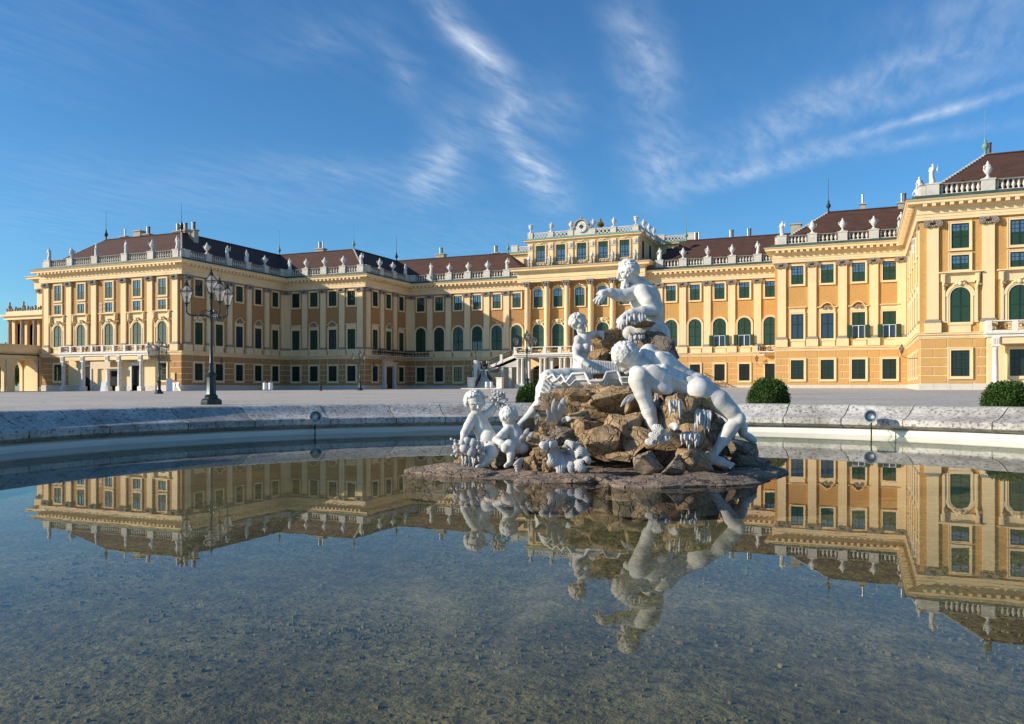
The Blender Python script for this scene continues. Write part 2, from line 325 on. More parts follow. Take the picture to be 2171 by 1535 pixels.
MT['rimbase'] = mat('pale_basin_wall', (.74, .70, .64), .7, .06, 1.5, .1, 20, stain=(.45, .40, .30), stain_scale=1.2, stain_amt=.4, coord='World', streak=(.6, .6, 14))
def ground_mat():
    m, nt, b = nodes('grey_gravel'); L = nt.links.new; b.inputs['Roughness'].default_value = .95
    g = nt.nodes.new('ShaderNodeNewGeometry'); P = g.outputs['Position']
    def noise(s, d=6, r=.6):
        n = nt.nodes.new('ShaderNodeTexNoise'); n.inputs['Scale'].default_value = s; n.inputs['Detail'].default_value = d; n.inputs['Roughness'].default_value = r; L(P, n.inputs['Vector']); return n.outputs[0]
    rp = nt.nodes.new('ShaderNodeValToRGB'); e = rp.color_ramp.elements; e[0].position = .41; e[1].position = .60; e[0].color = (.27, .235, .20, 1); e[1].color = (.66, .58, .50, 1)
    L(noise(5.5, 10, .85), rp.inputs[0])
    r2 = nt.nodes.new('ShaderNodeMapRange'); r2.inputs[1].default_value = .3; r2.inputs[2].default_value = .7; r2.inputs[3].default_value = .82; r2.inputs[4].default_value = 1.12; L(noise(.12, 5), r2.inputs[0])
    mx = nt.nodes.new('ShaderNodeMix'); mx.data_type = 'RGBA'; mx.blend_type = 'MULTIPLY'; mx.inputs[0].default_value = 1; L(rp.outputs[0], mx.inputs[6]); L(r2.outputs[0], mx.inputs[7]); L(mx.outputs[2], b.inputs['Base Color'])
    bp = nt.nodes.new('ShaderNodeBump'); bp.inputs['Strength'].default_value = .6; bp.inputs['Distance'].default_value = .03; L(noise(20, 6, .8), bp.inputs['Height']); L(bp.outputs[0], b.inputs['Normal'])
    return m
MT['gravel'] = ground_mat()
MT['paving'] = mat('pale_paving', (.50, .465, .43), .9, .2, 1.2, .2, 10, stain=(.36, .33, .31), stain_scale=.5, stain_amt=.4, coord='World')
def water_mat():
    m, nt, b = nodes('still_water'); L = nt.links.new; nt.nodes.remove(b)
    g = nt.nodes.new('ShaderNodeNewGeometry'); n = nt.nodes.new('ShaderNodeTexNoise'); n.inputs['Scale'].default_value = 2.2; n.inputs['Detail'].default_value = 3; L(g.outputs['Position'], n.inputs['Vector'])
    bp = nt.nodes.new('ShaderNodeBump'); bp.inputs['Strength'].default_value = .012; bp.inputs['Distance'].default_value = .02; L(n.outputs[0], bp.inputs['Height'])
    t = nt.nodes.new('ShaderNodeBsdfTransparent'); t.inputs[0].default_value = (.80, .86, .82, 1)
    gl = nt.nodes.new('ShaderNodeBsdfGlossy'); gl.inputs['Roughness'].default_value = .004; L(bp.outputs[0], gl.inputs['Normal'])
    f = nt.nodes.new('ShaderNodeFresnel'); io = nt.nodes.new('ShaderNodeMapRange'); io.inputs[3].default_value = 1.325; io.inputs[4].default_value = 1/1.325; L(g.outputs['Backfacing'], io.inputs[0]); L(io.outputs[0], f.inputs[0]); L(bp.outputs[0], f.inputs['Normal'])
    mx = nt.nodes.new('ShaderNodeMixShader'); L(f.outputs[0], mx.inputs[0]); L(t.outputs[0], mx.inputs[1]); L(gl.outputs[0], mx.inputs[2]); L(mx.outputs[0], nt.nodes['Material Output'].inputs[0])
    return m
MT['water'] = water_mat()
def bed_mat():
    m, nt, b = nodes('algae_pool_bed'); L = nt.links.new; b.inputs['Roughness'].default_value = 1
    g = nt.nodes.new('ShaderNodeNewGeometry'); P = g.outputs['Position']
    def noise(s, d=6, r=.6):
        n = nt.nodes.new('ShaderNodeTexNoise'); n.inputs['Scale'].default_value = s; n.inputs['Detail'].default_value = d; n.inputs['Roughness'].default_value = r; L(P, n.inputs['Vector']); return n.outputs[0]
    def mul(a_, b_):
        mx = nt.nodes.new('ShaderNodeMix'); mx.data_type = 'RGBA'; mx.blend_type = 'MULTIPLY'; mx.inputs[0].default_value = 1; L(a_, mx.inputs[6]); L(b_, mx.inputs[7]); return mx.outputs[2]
    rp = nt.nodes.new('ShaderNodeValToRGB'); e = rp.color_ramp.elements; e[0].position = .38; e[1].position = .62; e[0].color = (.155, .115, .036, 1); e[1].color = (.285, .215, .083, 1)
    L(noise(6, 6, .72), rp.inputs[0])
    r2 = nt.nodes.new('ShaderNodeValToRGB'); e = r2.color_ramp.elements; e[0].position = .3; e[1].position = .72; e[0].color = (.50, .47, .50, 1); e[1].color = (1.45, 1.4, 1.25, 1); L(noise(.75, 6, .65), r2.inputs[0])
    sp = nt.nodes.new('ShaderNodeMapRange'); sp.inputs[1].default_value = .36; sp.inputs[2].default_value = .47; sp.inputs[3].default_value = .55; sp.inputs[4].default_value = 1; L(noise(24, 4, .65), sp.inputs[0])
    L(mul(mul(rp.outputs[0], r2.outputs[0]), sp.outputs[0]), b.inputs['Base Color'])
    bp = nt.nodes.new('ShaderNodeBump'); bp.inputs['Strength'].default_value = 1.0; bp.inputs['Distance'].default_value = .06; L(noise(18, 5, .65), bp.inputs['Height']); L(bp.outputs[0], b.inputs['Normal'])
    return m
MT['bed'] = bed_mat(); MT['clump'] = mat('algae_clump', (.19, .145, .055), 1, .4, 8)
def leaf_mat(name, c, tr=.35):
    m, nt, b = nodes(name); L = nt.links.new; b.inputs['Roughness'].default_value = .5; b.inputs['Specular IOR Level'].default_value = .3
    g = nt.nodes.new('ShaderNodeNewGeometry'); rp = nt.nodes.new('ShaderNodeValToRGB'); e = rp.color_ramp.elements
    e[0].color = tuple(x*.55 for x in c)+(1,); e[1].color = tuple(x*1.5 for x in c)+(1,); L(g.outputs['Random Per Island'], rp.inputs[0]); L(rp.outputs[0], b.inputs['Base Color'])
    return m
MT['box'] = leaf_mat('boxwood_leaf', (.042, .085, .014)); MT['tree'] = leaf_mat('tree_leaf', (.05, .09, .02)); MT['bark'] = mat('bark', (.08, .06, .04), .9, .3, 4)

# ------------------------------------------------------------------ ground, basin, water
BC = (1.45*cs-10.5*sn, 1.45*sn+10.5*cs); BR = 9.5           # basin centre and water radius
def gz(u, v): return .17+.002*(u+30)+.0035*max(v, -60)+.000025*v*abs(v) if v < 200 else .17+.002*(u+30)+.7+1.0
def ground():
    # a ring grid round the basin, reaching the horizon
    rr = [BR+.93, 12, 14, 17, 20, 25, 30, 36, 44, 54, 66, 80, 95, 112, 130, 150, 175, 210, 300, 600, 1500, 5000]
    n = 96; b = MB(); vs = []
    for r in rr:
        for i in range(n):
            a = 2*math.pi*i/n; x = BC[0]+r*math.cos(a); y = BC[1]+r*math.sin(a)
            rc = min(r, 200); xx = BC[0]+rc*math.cos(a); yy = BC[1]+rc*math.sin(a)
            vs.append((x, y, gz(xx, min(yy, 170))))
    fs = [(k*n+i, k*n+(i+1) % n, (k+1)*n+(i+1) % n, (k+1)*n+i) for k in range(len(rr)-1) for i in range(n)]
    b.add(vs, fs); o = obj('gravel_ground', b, MT['gravel'], kind='structure', smooth=True)
ground()
PATH_L = [(-129.7, 122), (-129.7, 98.9), (-98.3, 98.9), (-98.3, 124.2), (-81, 124.2), (-81, 139.7), (-56.3, 139.7)]
PATH_R = [(-35.2, 139.7), (-11.48, 139.7), (-11.48, 124.2), (5.82, 124.2), (5.82, 98.9), (37.2, 98.9), (37.2, 122)]
def paving():
    path = PATH_L[1:]+[(-56.3, 125), (-35.2, 125)]+PATH_R[:-1]
    b = MB()
    # strips of paving following the walls, laid 8 mm over the gravel
    def strip(p, q, off0, off1, n):
        P, Q = Vector(p), Vector(q); d = (Q-P).normalized(); nn = Vector((d.y, -d.x)); vs = []
        for i in range(n+1):
            c = P.lerp(Q, i/n)
            for k in range(4):
                w = c+nn*(off0+(off1-off0)*k/3); vs.append((w.x, w.y, gz(w.x, w.y)+.012))
        b.add(vs, [(i*4+k, i*4+k+1, i*4+4+k+1, i*4+4+k) for i in range(n) for k in range(3)])
    strip((-129.7, 98.9), (-98.3, 98.9), 0, 7, 8); strip((-98.3, 98.9-7), (-98.3, 124.2), -.001, 6, 8)
    strip((-92.3, 124.2), (-81, 124.2), 0, 6, 4); strip((-81, 118.2), (-81, 139.7), -.001, 5, 6); strip((-76, 139.7), (-11.48, 139.7), 0, 16, 12); strip((-11.48, 124.2), (5.82, 124.2), 0, 5, 6); strip((5.82, 98.9), (37.2, 98.9), 0, 5, 8)
    obj('pavement', b, MT['paving'], kind='structure')
paving()
def basin():
    root = empty('fountain_basin', (BC[0], BC[1], 0))
    tag(root, 'round stone fountain basin with a sloping travertine rim and pale inner wall', 'fountain basin')
    # profile: (radius offset from water edge, z)
    prof = [(.10, .13), (-.13, .20), (-.15, .22), (-.15, .335), (-.13, .350), (-.02, .370), (.10, .405), (.21, .452), (.30, .503), (.38, .556), (.44, .602), (.49, .626), (.56, .634), (.94, .636), (.98, .60), (.98, -.3)]
    n = 40; cuts = []; a = 0
    rnd = random.Random(3)
    ws = [rnd.uniform(.72, 1.25) for _ in range(n)]; tot = sum(ws); acc = 0
    for w in ws: cuts.append(acc); acc += w*2*math.pi/tot
    cuts.append(2*math.pi)
    for i in range(n):
        a0, a1 = cuts[i]+.0012, cuts[i+1]-.0012; k = 5; b = MB(); vs = []
        dz = rnd.uniform(-.004, .004); dr = rnd.uniform(-.006, .006)
        for j in range(k+1):
            t = a0+(a1-a0)*j/k
            for off, z in prof: vs.append(((BR+off+dr)*math.cos(t), (BR+off+dr)*math.sin(t), z+dz))
        m = len(prof); fs = [(j*m+q, j*m+q+1, (j+1)*m+q+1, (j+1)*m+q) for j in range(k) for q in range(m-1)]
        fs += [tuple(range(m)), tuple(k*m+q for q in range(m-1, -1, -1))]
        b.add(vs, fs); obj('rim_stone', b, MT['rim'], root, smooth=35)
    b = MB(); pr = [(-.02, -.40), (0, -.05), (-.005, .07), (.0, .10), (.04, .125), (.13, .135), (.30, .14)]; vs = []; n = 128
    for i in range(n):
        t = 2*math.pi*i/n
        for off, z in pr: vs.append(((BR+off)*math.cos(t), (BR+off)*math.sin(t), z))
    m = len(pr); b.add(vs, [(i*m+q, i*m+q+1, ((i+1) % n)*m+q+1, ((i+1) % n)*m+q) for i in range(n) for q in range(m-1)])
    obj('inner_wall', b, MT['rimbase'], root, smooth=40)
    # bed of the pool
    vs = [(0, 0, -.33)]; fs = []
    rs = [1, 2, 3, 4, 5, 6, 7, 8, 9, BR+.05]
    for r in rs:
        for i in range(96):
            t = 2*math.pi*i/96; vs.append((r*math.cos(t), r*math.sin(t), -.33+.012*math.sin(r*2.1)))
    fs += [(0, 1+i, 1+(i+1) % 96) for i in range(96)]
    fs += [(1+k*96+i, 1+(k+1)*96+i, 1+(k+1)*96+(i+1) % 96, 1+k*96+(i+1) % 96) for k in range(len(rs)-1) for i in range(96)]
    b = MB(); b.add(vs, fs); obj('pool_bed', b, MT['bed'], root, smooth=True)
    from mathutils import noise as nz
    g = random.Random(17); b = MB(); cnt = 0
    while cnt < 6000:                       # soft lumps of algae on the bed
        a = g.uniform(0, 2*math.pi); r = BR*.97*math.sqrt(g.random()); x, y = r*math.cos(a), r*math.sin(a)
        wx_, wy_ = x+BC[0], y+BC[1]; dcam = math.hypot(wx_, wy_)
        if dcam > 7.5 or nz.noise(Vector((wx_*.9, wy_*.9, 3)))+g.uniform(-.5, .5) < -.05: continue
        cnt += 1; s_ = g.uniform(.004, .011)*(1.6 if g.random() < .08 else 1); ang = g.uniform(0, 3.14); ca, sa = math.cos(ang), math.sin(ang); k = 5; el_ = g.uniform(1.0, 2.2); h_ = s_*g.uniform(.5, 1.1); z = -.35+.012*math.sin(r*2.1)
        vs = []
        for (rr, hh) in ((1.0, -.01), (.6, h_)):
            for i in range(k): t = 2*math.pi*i/k; px_, py_ = s_*rr*el_*math.cos(t)*g.uniform(.7, 1.2), s_*rr*math.sin(t)*g.uniform(.7, 1.2); vs.append((x+px_*ca-py_*sa, y+px_*sa+py_*ca, z+hh+.02))
        b.add(vs, [(i, (i+1) % k, k+(i+1) % k, k+i) for i in range(k)]+[tuple(k+i for i in range(k))])
    obj('algae_clumps', b, MT['clump'], root, kind='stuff')
    b = MB(); n = 128; b.add([((BR+.02)*math.cos(2*math.pi*i/n), (BR+.02)*math.sin(2*math.pi*i/n), 0) for i in range(n)], [tuple(range(n))])
    o = obj('water', b, MT['water'], loc=(BC[0], BC[1], 0), kind='structure')
basin()

# ------------------------------------------------------------------ the palace
PAL = empty('palace', (-46, 139, 0)); tag(PAL, 'long cream and ochre baroque palace with green windows, balustrades and brown tiled roofs', 'palace')
def pal(name, me, m, loc=(0, 0, 0), rz=0.0, parent=None, smooth=False, kind=None):
    """loc in world space for direct parts; in the part's own space for sub-parts"""
    if parent is None: loc = (loc[0]+46, loc[1]-139, loc[2]); parent = PAL
    return obj(name, me, m, parent, loc, rz, smooth, kind)
SEG = 14
def outline(w, h, arch=False, g=0.0, gb=None):
    """closed outline (x,z) of an opening w x h standing on z=0, grown by g"""
    gb = g if gb is None else gb
    if not arch: return [(-w/2-g, -gb), (w/2+g, -gb), (w/2+g, h+g), (-w/2-g, h+g)]
    r = w/2; zs = h-r*arch; pts = [(-r-g, -gb), (r+g, -gb)]
    for i in range(SEG+1):
        a = math.pi*i/SEG; pts.append(((r+g)*math.cos(a), zs+(r*arch+g)*math.sin(a)))
    return pts
def clip_w(w, h, arch, z):
    """half width of the opening at height z"""
    r = w/2
    if not arch or z <= h-r*arch: return r
    q = min(1, (z-(h-r*arch))/(r*arch)); return r*math.sqrt(max(0, 1-q*q))
WIN = {}
def window_data(key, w, h, arch=0, glass_rows=None, shut=None, nx=2, sub=(1, 1), lattice=False, surround=.26, sill=True, proud=.17, blind_mat='shutter', pane='pane'):
    """shut: (z0,z1) zone filled by louvres; glass elsewhere, nx leaves, sub = panes per leaf (x, rows per metre count)"""
    d = {}
    ol = outline(w, h, arch)
    f = MB(); f.ring(outline(w, h, arch, -.10), ol, -.02, -.10)
    for i in range(1, nx):
        x = -w/2+w*i/nx; top = h-.05 if not arch else (h-w/2*arch)+math.sqrt(max(0, 1-(x/(w/2))**2))*w/2*arch-.05
        f.box(x-.05, x+.05, -.11, -.02, .05, top)
    for z in (glass_rows or []):
        hw = clip_w(w, h, arch, z)-.05; f.box(-hw, hw, -.105, -.02, z-.055, z+.055)
    zones = [(0, h)]
    if shut: zones = [z for z in ((0, shut[0]), (shut[1], h)) if z[1]-z[0] > .2]
    for (z0, z1) in zones:
        sx, sy = sub; lw = w/nx
        for i in range(nx):
            for k in range(1, sx):
                x = -w/2+lw*i+lw*k/sx; top = min(z1, (h-w/2*arch)+math.sqrt(max(0, 1-(x/(w/2))**2))*w/2*arch if arch else z1)
                f.box(x-.018, x+.018, -.07, -.02, z0+.05, top-.03)
        ny = max(1, round((z1-z0)*sy))
        for k in range(1, ny):
            z = z0+(z1-z0)*k/ny; hw = clip_w(w, h, arch, z)-.06; f.box(-hw, hw, -.068, -.02, z-.018, z+.018)
    d['window'] = f.mesh('window'); d['window'].materials.append(MT['green'])
    p = MB(); p.add([(x, -.028, z) for x, z in ol], [tuple(range(len(ol)))]); d['pane'] = p.mesh('pane'); d['pane'].materials.append(MT[pane])
    if shut:
        s = MB(); z = shut[0]+.1
        while z < shut[1]-.08:
            hw = clip_w(w, h, arch, z+.14)-.1
            for i in range(nx):
                xa, xb = max(-hw, -w/2+w*i/nx+.06), min(hw, -w/2+w*(i+1)/nx-.06)
                if xb-xa > .1: s.add([(xa, -.09, z), (xb, -.09, z), (xb, -.035, z+.13), (xa, -.035, z+.13), (xa, -.035, z), (xb, -.035, z)], [(0, 1, 2, 3), (4, 5, 1, 0), (0, 3, 4), (1, 5, 2)])
            z += .15
        d['shutter'] = s.mesh('shutter'); d['shutter'].materials.append(MT[blind_mat])
    if lattice:
        s = MB(); n = 5; st = w/n
        for i in range(n+1):
            x = -w/2+st*i; s.box(x-.016, x+.016, -.19, -.16, .02, h-.02)
        m = max(2, round(h/st))
        for k in range(m):
            zc = h*(k+.5)/m
            for i in range(n): s.ring(circ(-w/2+st*(i+.5), zc, st*.36, 8), circ(-w/2+st*(i+.5), zc, st*.47, 8), -.165, -.185)
        d['grille'] = s.mesh('grille'); d['grille'].materials.append(MT['iron'])
    if surround:
        s = MB(); g = surround
        s.ring(outline(w, h, arch, .0, .0), outline(w, h, arch, g, g), .02, -proud)
        s.ring(outline(w, h, arch, g*.72, g*.72), outline(w, h, arch, g+.012, g+.012), .02, -proud-.045)
        d['surround'] = s.mesh('surround'); d['surround'].materials.append(MT['cream'])
    WIN[key] = d
def circ(x, z, r, n=12): return [(x+r*math.cos(2*math.pi*i/n), z+r*math.sin(2*math.pi*i/n)) for i in range(n)]
window_data('upper', 1.66, 2.62, shut=(0, 1.28), glass_rows=[1.28, ], sub=(2, 2.4))
window_data('upper_b', 1.66, 2.62, shut=(0, 1.9), glass_rows=[1.28], sub=(2, 2.4))
window_data('upper_shade', 1.66, 2.62, shut=(0, 2.6), glass_rows=[1.28])
window_data('upper_glass', 1.66, 2.62, glass_rows=[1.2], sub=(2, 2.2), pane='panedark')
window_data('mezz', 1.66, 1.55, shut=(0, .62), glass_rows=[.62], sub=(2, 2.4))
window_data('mezz_glass', 1.66, 1.55, glass_rows=[.62], sub=(2, 2.4))
window_data('arch_small', 1.9, 3.7, arch=1, shut=(0, 3.7), glass_rows=[1.7], surround=.22)
window_data('arch_main', 2.15, 4.6, arch=1, shut=(0, 4.6), glass_rows=[1.75, 3.3], surround=.30)
window_data('arch_main_half', 2.15, 4.6, arch=1, shut=(1.75, 4.6), glass_rows=[1.75, 3.3], sub=(2, 1), surround=.30, pane='panemid')
window_data('noble', 1.68, 3.55, glass_rows=[2.1], sub=(1, .3), surround=.24, pane='panemid')
window_data('noble_shut', 1.68, 3.55, shut=(0, 3.53), glass_rows=[2.1], surround=.24)
window_data('noble_half', 1.68, 3.55, shut=(1.75, 3.53), glass_rows=[1.75], sub=(1, .5), surround=.24, pane='panemid')
window_data('ground', 1.75, 2.75, glass_rows=[.92, 1.84], sub=(2, 2.2), surround=.30, pane='panedark')
window_data('ground_grille', 1.65, 2.75, glass_rows=[], sub=(1, .3), lattice=True, surround=.30, pane='panedark')
window_data('attic', 1.75, 3.0, shut=(2.1, 3.0), glass_rows=[1.0, 2.1], sub=(2, 2.6), surround=.20)
window_data('centre_upper', 1.75, 3.3, arch=.45, shut=(0, 1.9), glass_rows=[1.9], sub=(2, 2.2), surround=.20)
window_data('centre_arch', 2.2, 4.6, arch=1, shut=(0, 4.6), glass_rows=[1.75, 3.3], surround=.22)
NAMES = {'window': 'window', 'pane': 'pane', 'shutter': 'shutter', 'surround': 'surround', 'grille': 'grille'}
def put_window(key, loc, rz, label=None):
    d = WIN[key]; o = pal('window', d['window'], None, loc, rz)
    for k in ('pane', 'shutter', 'surround', 'grille'):
        if k in d: obj(k, d[k], None, o)
    if label: o['label'] = label
    return o
# pilaster -------------------------------------------------------------
def capital_mesh(w, col=False):
    b = MB(); hw = w/2
    b.box(-hw-.22, hw+.22, -.56, .0, .62, .75); b.box(-hw-.14, hw+.14, -.48, .0, .55, .62)
    for s in (-1, 1):
        x = s*(hw+.06)
        for (r, y) in ((.30, -.50), (.21, -.545), (.11, -.585)):
            n = 12; pts = circ(x, .30, r, n); b.plate(pts, 0 if r > .25 else -.4, y)
        b.tube([(x+.29*math.cos(a), -.54, .30+.29*math.sin(a)) for a in [i*math.pi/6 for i in range(13)]], .05, 5)
        b.tube([(x+.16*math.cos(a), -.575, .30+.16*math.sin(a)) for a in [i*math.pi/5 for i in range(11)]], .035, 4)
    for i in range(7):       # festoon
        t = i/6; b.ball(((t-.5)*w*.95, -.42, .34-.28*math.sin(math.pi*t)), (.11, .13, .11), 7, 5)
    for i in range(5): b.ball(((i/4-.5)*w*.8, -.46, .5), (.10, .09, .08), 6, 4)
    b.ball((0, -.5, .62), (.16, .14, .14), 8, 5)
    return b.mesh('capital', 50)
CAPM = capital_mesh(1.12); CAPM.materials.append(MT['capital'])
def pilaster_meshes(w=1.12):
    b = MB(); b.box(-w/2, w/2, -.26, .05, 8.38, 18.27); b.box(-w/2-.04, w/2+.04, -.31, .05, 18.14, 18.20)
    b.box(-w/2-.24, w/2+.24, -.46, .05, 6.93, 7.97); me = b.mesh('pilaster'); me.materials.append(MT['cream'])
    c = MB(); c.box(-w/2-.23, w/2+.23, -.45, .04, 7.972, 8.08)
    for (g, z0, z1) in ((.19, 8.08, 8.14), (.22, 8.14, 8.21), (.13, 8.21, 8.28), (.10, 8.28, 8.33), (.04, 8.33, 8.382)): c.box(-w/2-g, w/2+g, -.26-g, .04, z0, z1)
    m2 = c.mesh('base'); m2.materials.append(MT['basestone']); return me, m2
PILM, PILB = pilaster_meshes()
def put_pilaster(loc, rz):
    o = pal('pilaster', PILM, None, (loc[0], loc[1], 0), rz); obj('base', PILB, None, o); obj('capital', CAPM, None, o, (0, 0, 18.25)); return o
# window hoods -----------------------------------------------------------
def hood_meshes():
    H = {}
    b = MB(); b.box(-1.05, 1.05, -.16, .02, 3.82, 4.35); b.box(-1.25, 1.25, -.42, .02, 4.46, 4.56); b.box(-1.15, 1.15, -.30, .02, 4.36, 4.46); H['flat'] = b
    b = MB(); b.box(-1.05, 1.05, -.16, .02, 3.82, 4.28)
    pts = [(-1.35, 4.36)]+[(1.35*math.cos(a)*-1 if False else -1.35*math.cos(a), 4.36+0) for a in ()]
    top = []
    for i in range(17):
        t = -1+2*i/16; zc = 4.36 if abs(t) > .62 else 4.36+.62*math.cos(t/.62*math.pi/2)**.8
        top.append((t*1.35, zc))
    for i in range(16):
        (x0, z0), (x1, z1) = top[i], top[i+1]
        b.add([(x0, -.40, z0), (x1, -.40, z1), (x1, .02, z1), (x0, .02, z0), (x0, -.40, z0+.13), (x1, -.40, z1+.13), (x1, .02, z1+.13), (x0, .02, z0+.13)], [(0, 1, 5, 4), (1, 2, 6, 5), (4, 5, 6, 7), (3, 2, 1, 0), (3, 0, 4, 7)])
    H['curved'] = b
    s = MB()                      # shell ornament inside the curved hood
    for i in range(7):
        a = math.pi*(i+.5)/7; s.tube([(0, -.22, 4.22), (.26*math.cos(a), -.34, 4.24+.26*math.sin(a)), (.40*math.cos(a), -.24, 4.24+.40*math.sin(a))], [.05, .085, .05], 5)
    for q in (-1, 1): s.ball((q*.52, -.24, 4.2), (.16, .1, .1), 7, 5); s.ball((q*.30, -.26, 4.12), (.14, .1, .09), 7, 5)
    H['shell'] = s
    b = MB()                      # aedicule round the arched windows of the end pavilions
    for q in (-1, 1):
        b.box(q*1.52-.16, q*1.52+.16, -.20, .02, 0, 4.0); b.box(q*1.52-.09, q*1.52+.09, -.26, -.19, .2, 3.7)
        b.box(q*1.60-.24, q*1.60+.24, -.40, .02, 4.35, 5.15); b.box(q*1.60-.13, q*1.60+.13, -.50, -.39, 4.15, 5.1)
        b.box(q*1.2-.13, q*1.2+.13, -.16, .02, 0, 2.7)
        b.ball((q*1.60, -.42, 4.05), (.15, .16, .26), 8, 5); b.ball((q*1.55, -.30, 3.75), (.11, .16, .24), 8, 5)
    b.box(-1.86, 1.86, -.30, .02, 5.15, 5.25); b.box(-2.02, 2.02, -.55, .02, 5.25, 5.38); b.box(-1.35, 1.35, -.10, .02, 4.2, 5.15)
    for i in range(17):
        a0, a1 = math.pi*i/17, math.pi*(i+1)/17; r0, r1 = 1.15, 1.42
        pts = [(r0*math.cos(a0), 2.75+r0*math.sin(a0)), (r1*math.cos(a0), 2.75+r1*math.sin(a0)), (r1*math.cos(a1), 2.75+r1*math.sin(a1)), (r0*math.cos(a1), 2.75+r0*math.sin(a1))]
        b.plate(pts, .02, -.22)
    H['aedicule'] = b
    s = MB()                      # carved cartouche over the arch
    s.ball((0, -.28, 4.15), (.26, .18, .30), 10, 6); s.ball((0, -.36, 4.32), (.16, .14, .12), 8, 5)
    for q in (-1, 1):
        s.ball((q*.34, -.24, 4.10), (.20, .14, .16), 8, 5); s.ball((q*.55, -.2, 3.98), (.15, .11, .12), 8, 5); s.ball((q*.25, -.25, 4.40), (.17, .12, .11), 8, 5)
    H['cartouche'] = s
    r = {k: v.mesh(k, 45 if k in ('shell', 'cartouche') else False) for k, v in H.items()}
    for k in r: r[k].materials.append(MT['basestone'] if k in ('shell',) else MT['cream'])
    return r
HOOD = hood_meshes()
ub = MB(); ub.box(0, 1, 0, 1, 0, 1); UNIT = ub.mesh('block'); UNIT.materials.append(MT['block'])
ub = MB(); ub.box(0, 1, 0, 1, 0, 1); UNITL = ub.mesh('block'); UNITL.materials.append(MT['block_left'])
ub = MB(); ub.box(0, 1, 0, 1, 0, 1); UNITP = ub.mesh('plinth_stone'); UNITP.materials.append(MT['plinth'])
ub = MB(); ub.box(-.5, .5, -.5, .5, 0, 1); ub.box(-.56, .56, -.56, .56, .93, 1.03); ub.box(-.54, .54, -.54, .54, -.02, .1); PEDM = ub.mesh('balustrade_pedestal'); PEDM.materials.append(MT['bal'])
BALM = MB(); BALM.lathe([(.10, 0), (.10, .08), (.06, .12), (.075, .2), (.135, .36), (.14, .44), (.10, .60), (.06, .76), (.06, .82), (.10, .86), (.10, .95)], 8)
BALME = BALM.mesh('baluster', 60); BALME.materials.append(MT['bal'])
class Fac:
    def __init__(s, name, p0, p1, pil, win): 
        s.name = name; s.p0 = Vector(p0); s.p1 = Vector(p1); s.L = (s.p1-s.p0).length; s.d = (s.p1-s.p0).normalized(); s.n = Vector((s.d.y, -s.d.x)); s.rz = math.atan2(s.d.y, s.d.x); s.pil = pil; s.win = win
    def at(s, t, out=0.0, z=0.0): q = s.p0+s.d*t+s.n*out; return (q.x, q.y, z)
def uu(p0, l): return [round(x-p0, 2) for x in l]
FA = Fac('left pavilion front', (-129.7, 98.9), (-98.3, 98.9), uu(-129.7, [-128.4, -123.0, -117.2, -110.5, -104.8, -99.5]), uu(-129.7, [-125.7, -120.2, -113.8, -107.6, -102.2]))
FAS = Fac('left pavilion side', (-98.3, 98.9), (-98.3, 124.2), [1.1, 5.8, 10.5, 15.3, 20.0, 24.5], [3.5, 8.1, 12.9, 17.7, 22.3])
FB = Fac('left wing front', (-98.3, 124.2), (-81, 124.2), [.75, 4.5, 8.55, 12.6, 16.4], [2.5, 6.5, 10.6, 14.6])
FBS = Fac('left wing side', (-81, 124.2), (-81, 139.7), [.95, 5.5, 10.1, 14.75], [3.2, 7.8, 12.4])
FM = Fac('main block left', (-81, 139.7), (-56.3, 139.7), [.8, 4.7, 8.7, 12.7, 16.7, 20.7], [2.7, 6.7, 10.75, 14.75, 18.75, 22.75])
FN = Fac('main block right', (-35.2, 139.7), (-11.48, 139.7), uu(-35.2, [-31.8, -27.8, -23.7, -19.7, -15.6]), uu(-35.2, [-33.7, -29.8, -25.75, -21.7, -17.7, -13.6]))
FP = Fac('right wing front', (-11.48, 124.2), (5.82, 124.2), uu(-11.48, [-10.5, -6.4, -2.4, 1.6, 5.1]), uu(-11.48, [-8.4, -4.4, -.34, 3.55]))
FRS = Fac('right pavilion side', (5.82, 124.2), (5.82, 98.9), [.8, 5.3, 10.0, 14.8, 19.5, 24.2], [3.0, 7.6, 12.4, 17.2, 21.8])
FR = Fac('right pavilion front', (5.82, 98.9), (37.2, 98.9), uu(5.82, [7.05, 12.25, 17.9, 24.6, 30.2, 35.9]), uu(5.82, [9.65, 15.05, 21.3, 27.4, 33.0]))
FACS = [FA, FAS, FB, FBS, FM, FN, FP, FRS, FR]
NBLK = [0]; SPARE = MB()
ROWS = [(5.36, 6.29), (4.41, 5.25), (3.45, 4.30), (2.49, 3.34), (1.58, 2.38)]
def block(f, t0, t1, z0, z1):
    if t1-t0 < .12: return
    NBLK[0] += 1; g = .06
    if NBLK[0] <= 300:
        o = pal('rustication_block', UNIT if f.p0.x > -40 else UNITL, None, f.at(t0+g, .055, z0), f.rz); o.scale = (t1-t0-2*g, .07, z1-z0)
    else:
        a = f.p0+f.d*(t0+g)+f.n*.055; bq = f.p0+f.d*(t1-g)+f.n*.055; c = bq-f.n*.07; e = a-f.n*.07
        SPARE.add([(p.x, p.y, z) for z in (z0, z1) for p in (a, bq, c, e)], [(0, 1, 5, 4), (1, 2, 6, 5), (2, 3, 7, 6), (3, 0, 4, 7), (4, 5, 6, 7), (3, 2, 1, 0)])
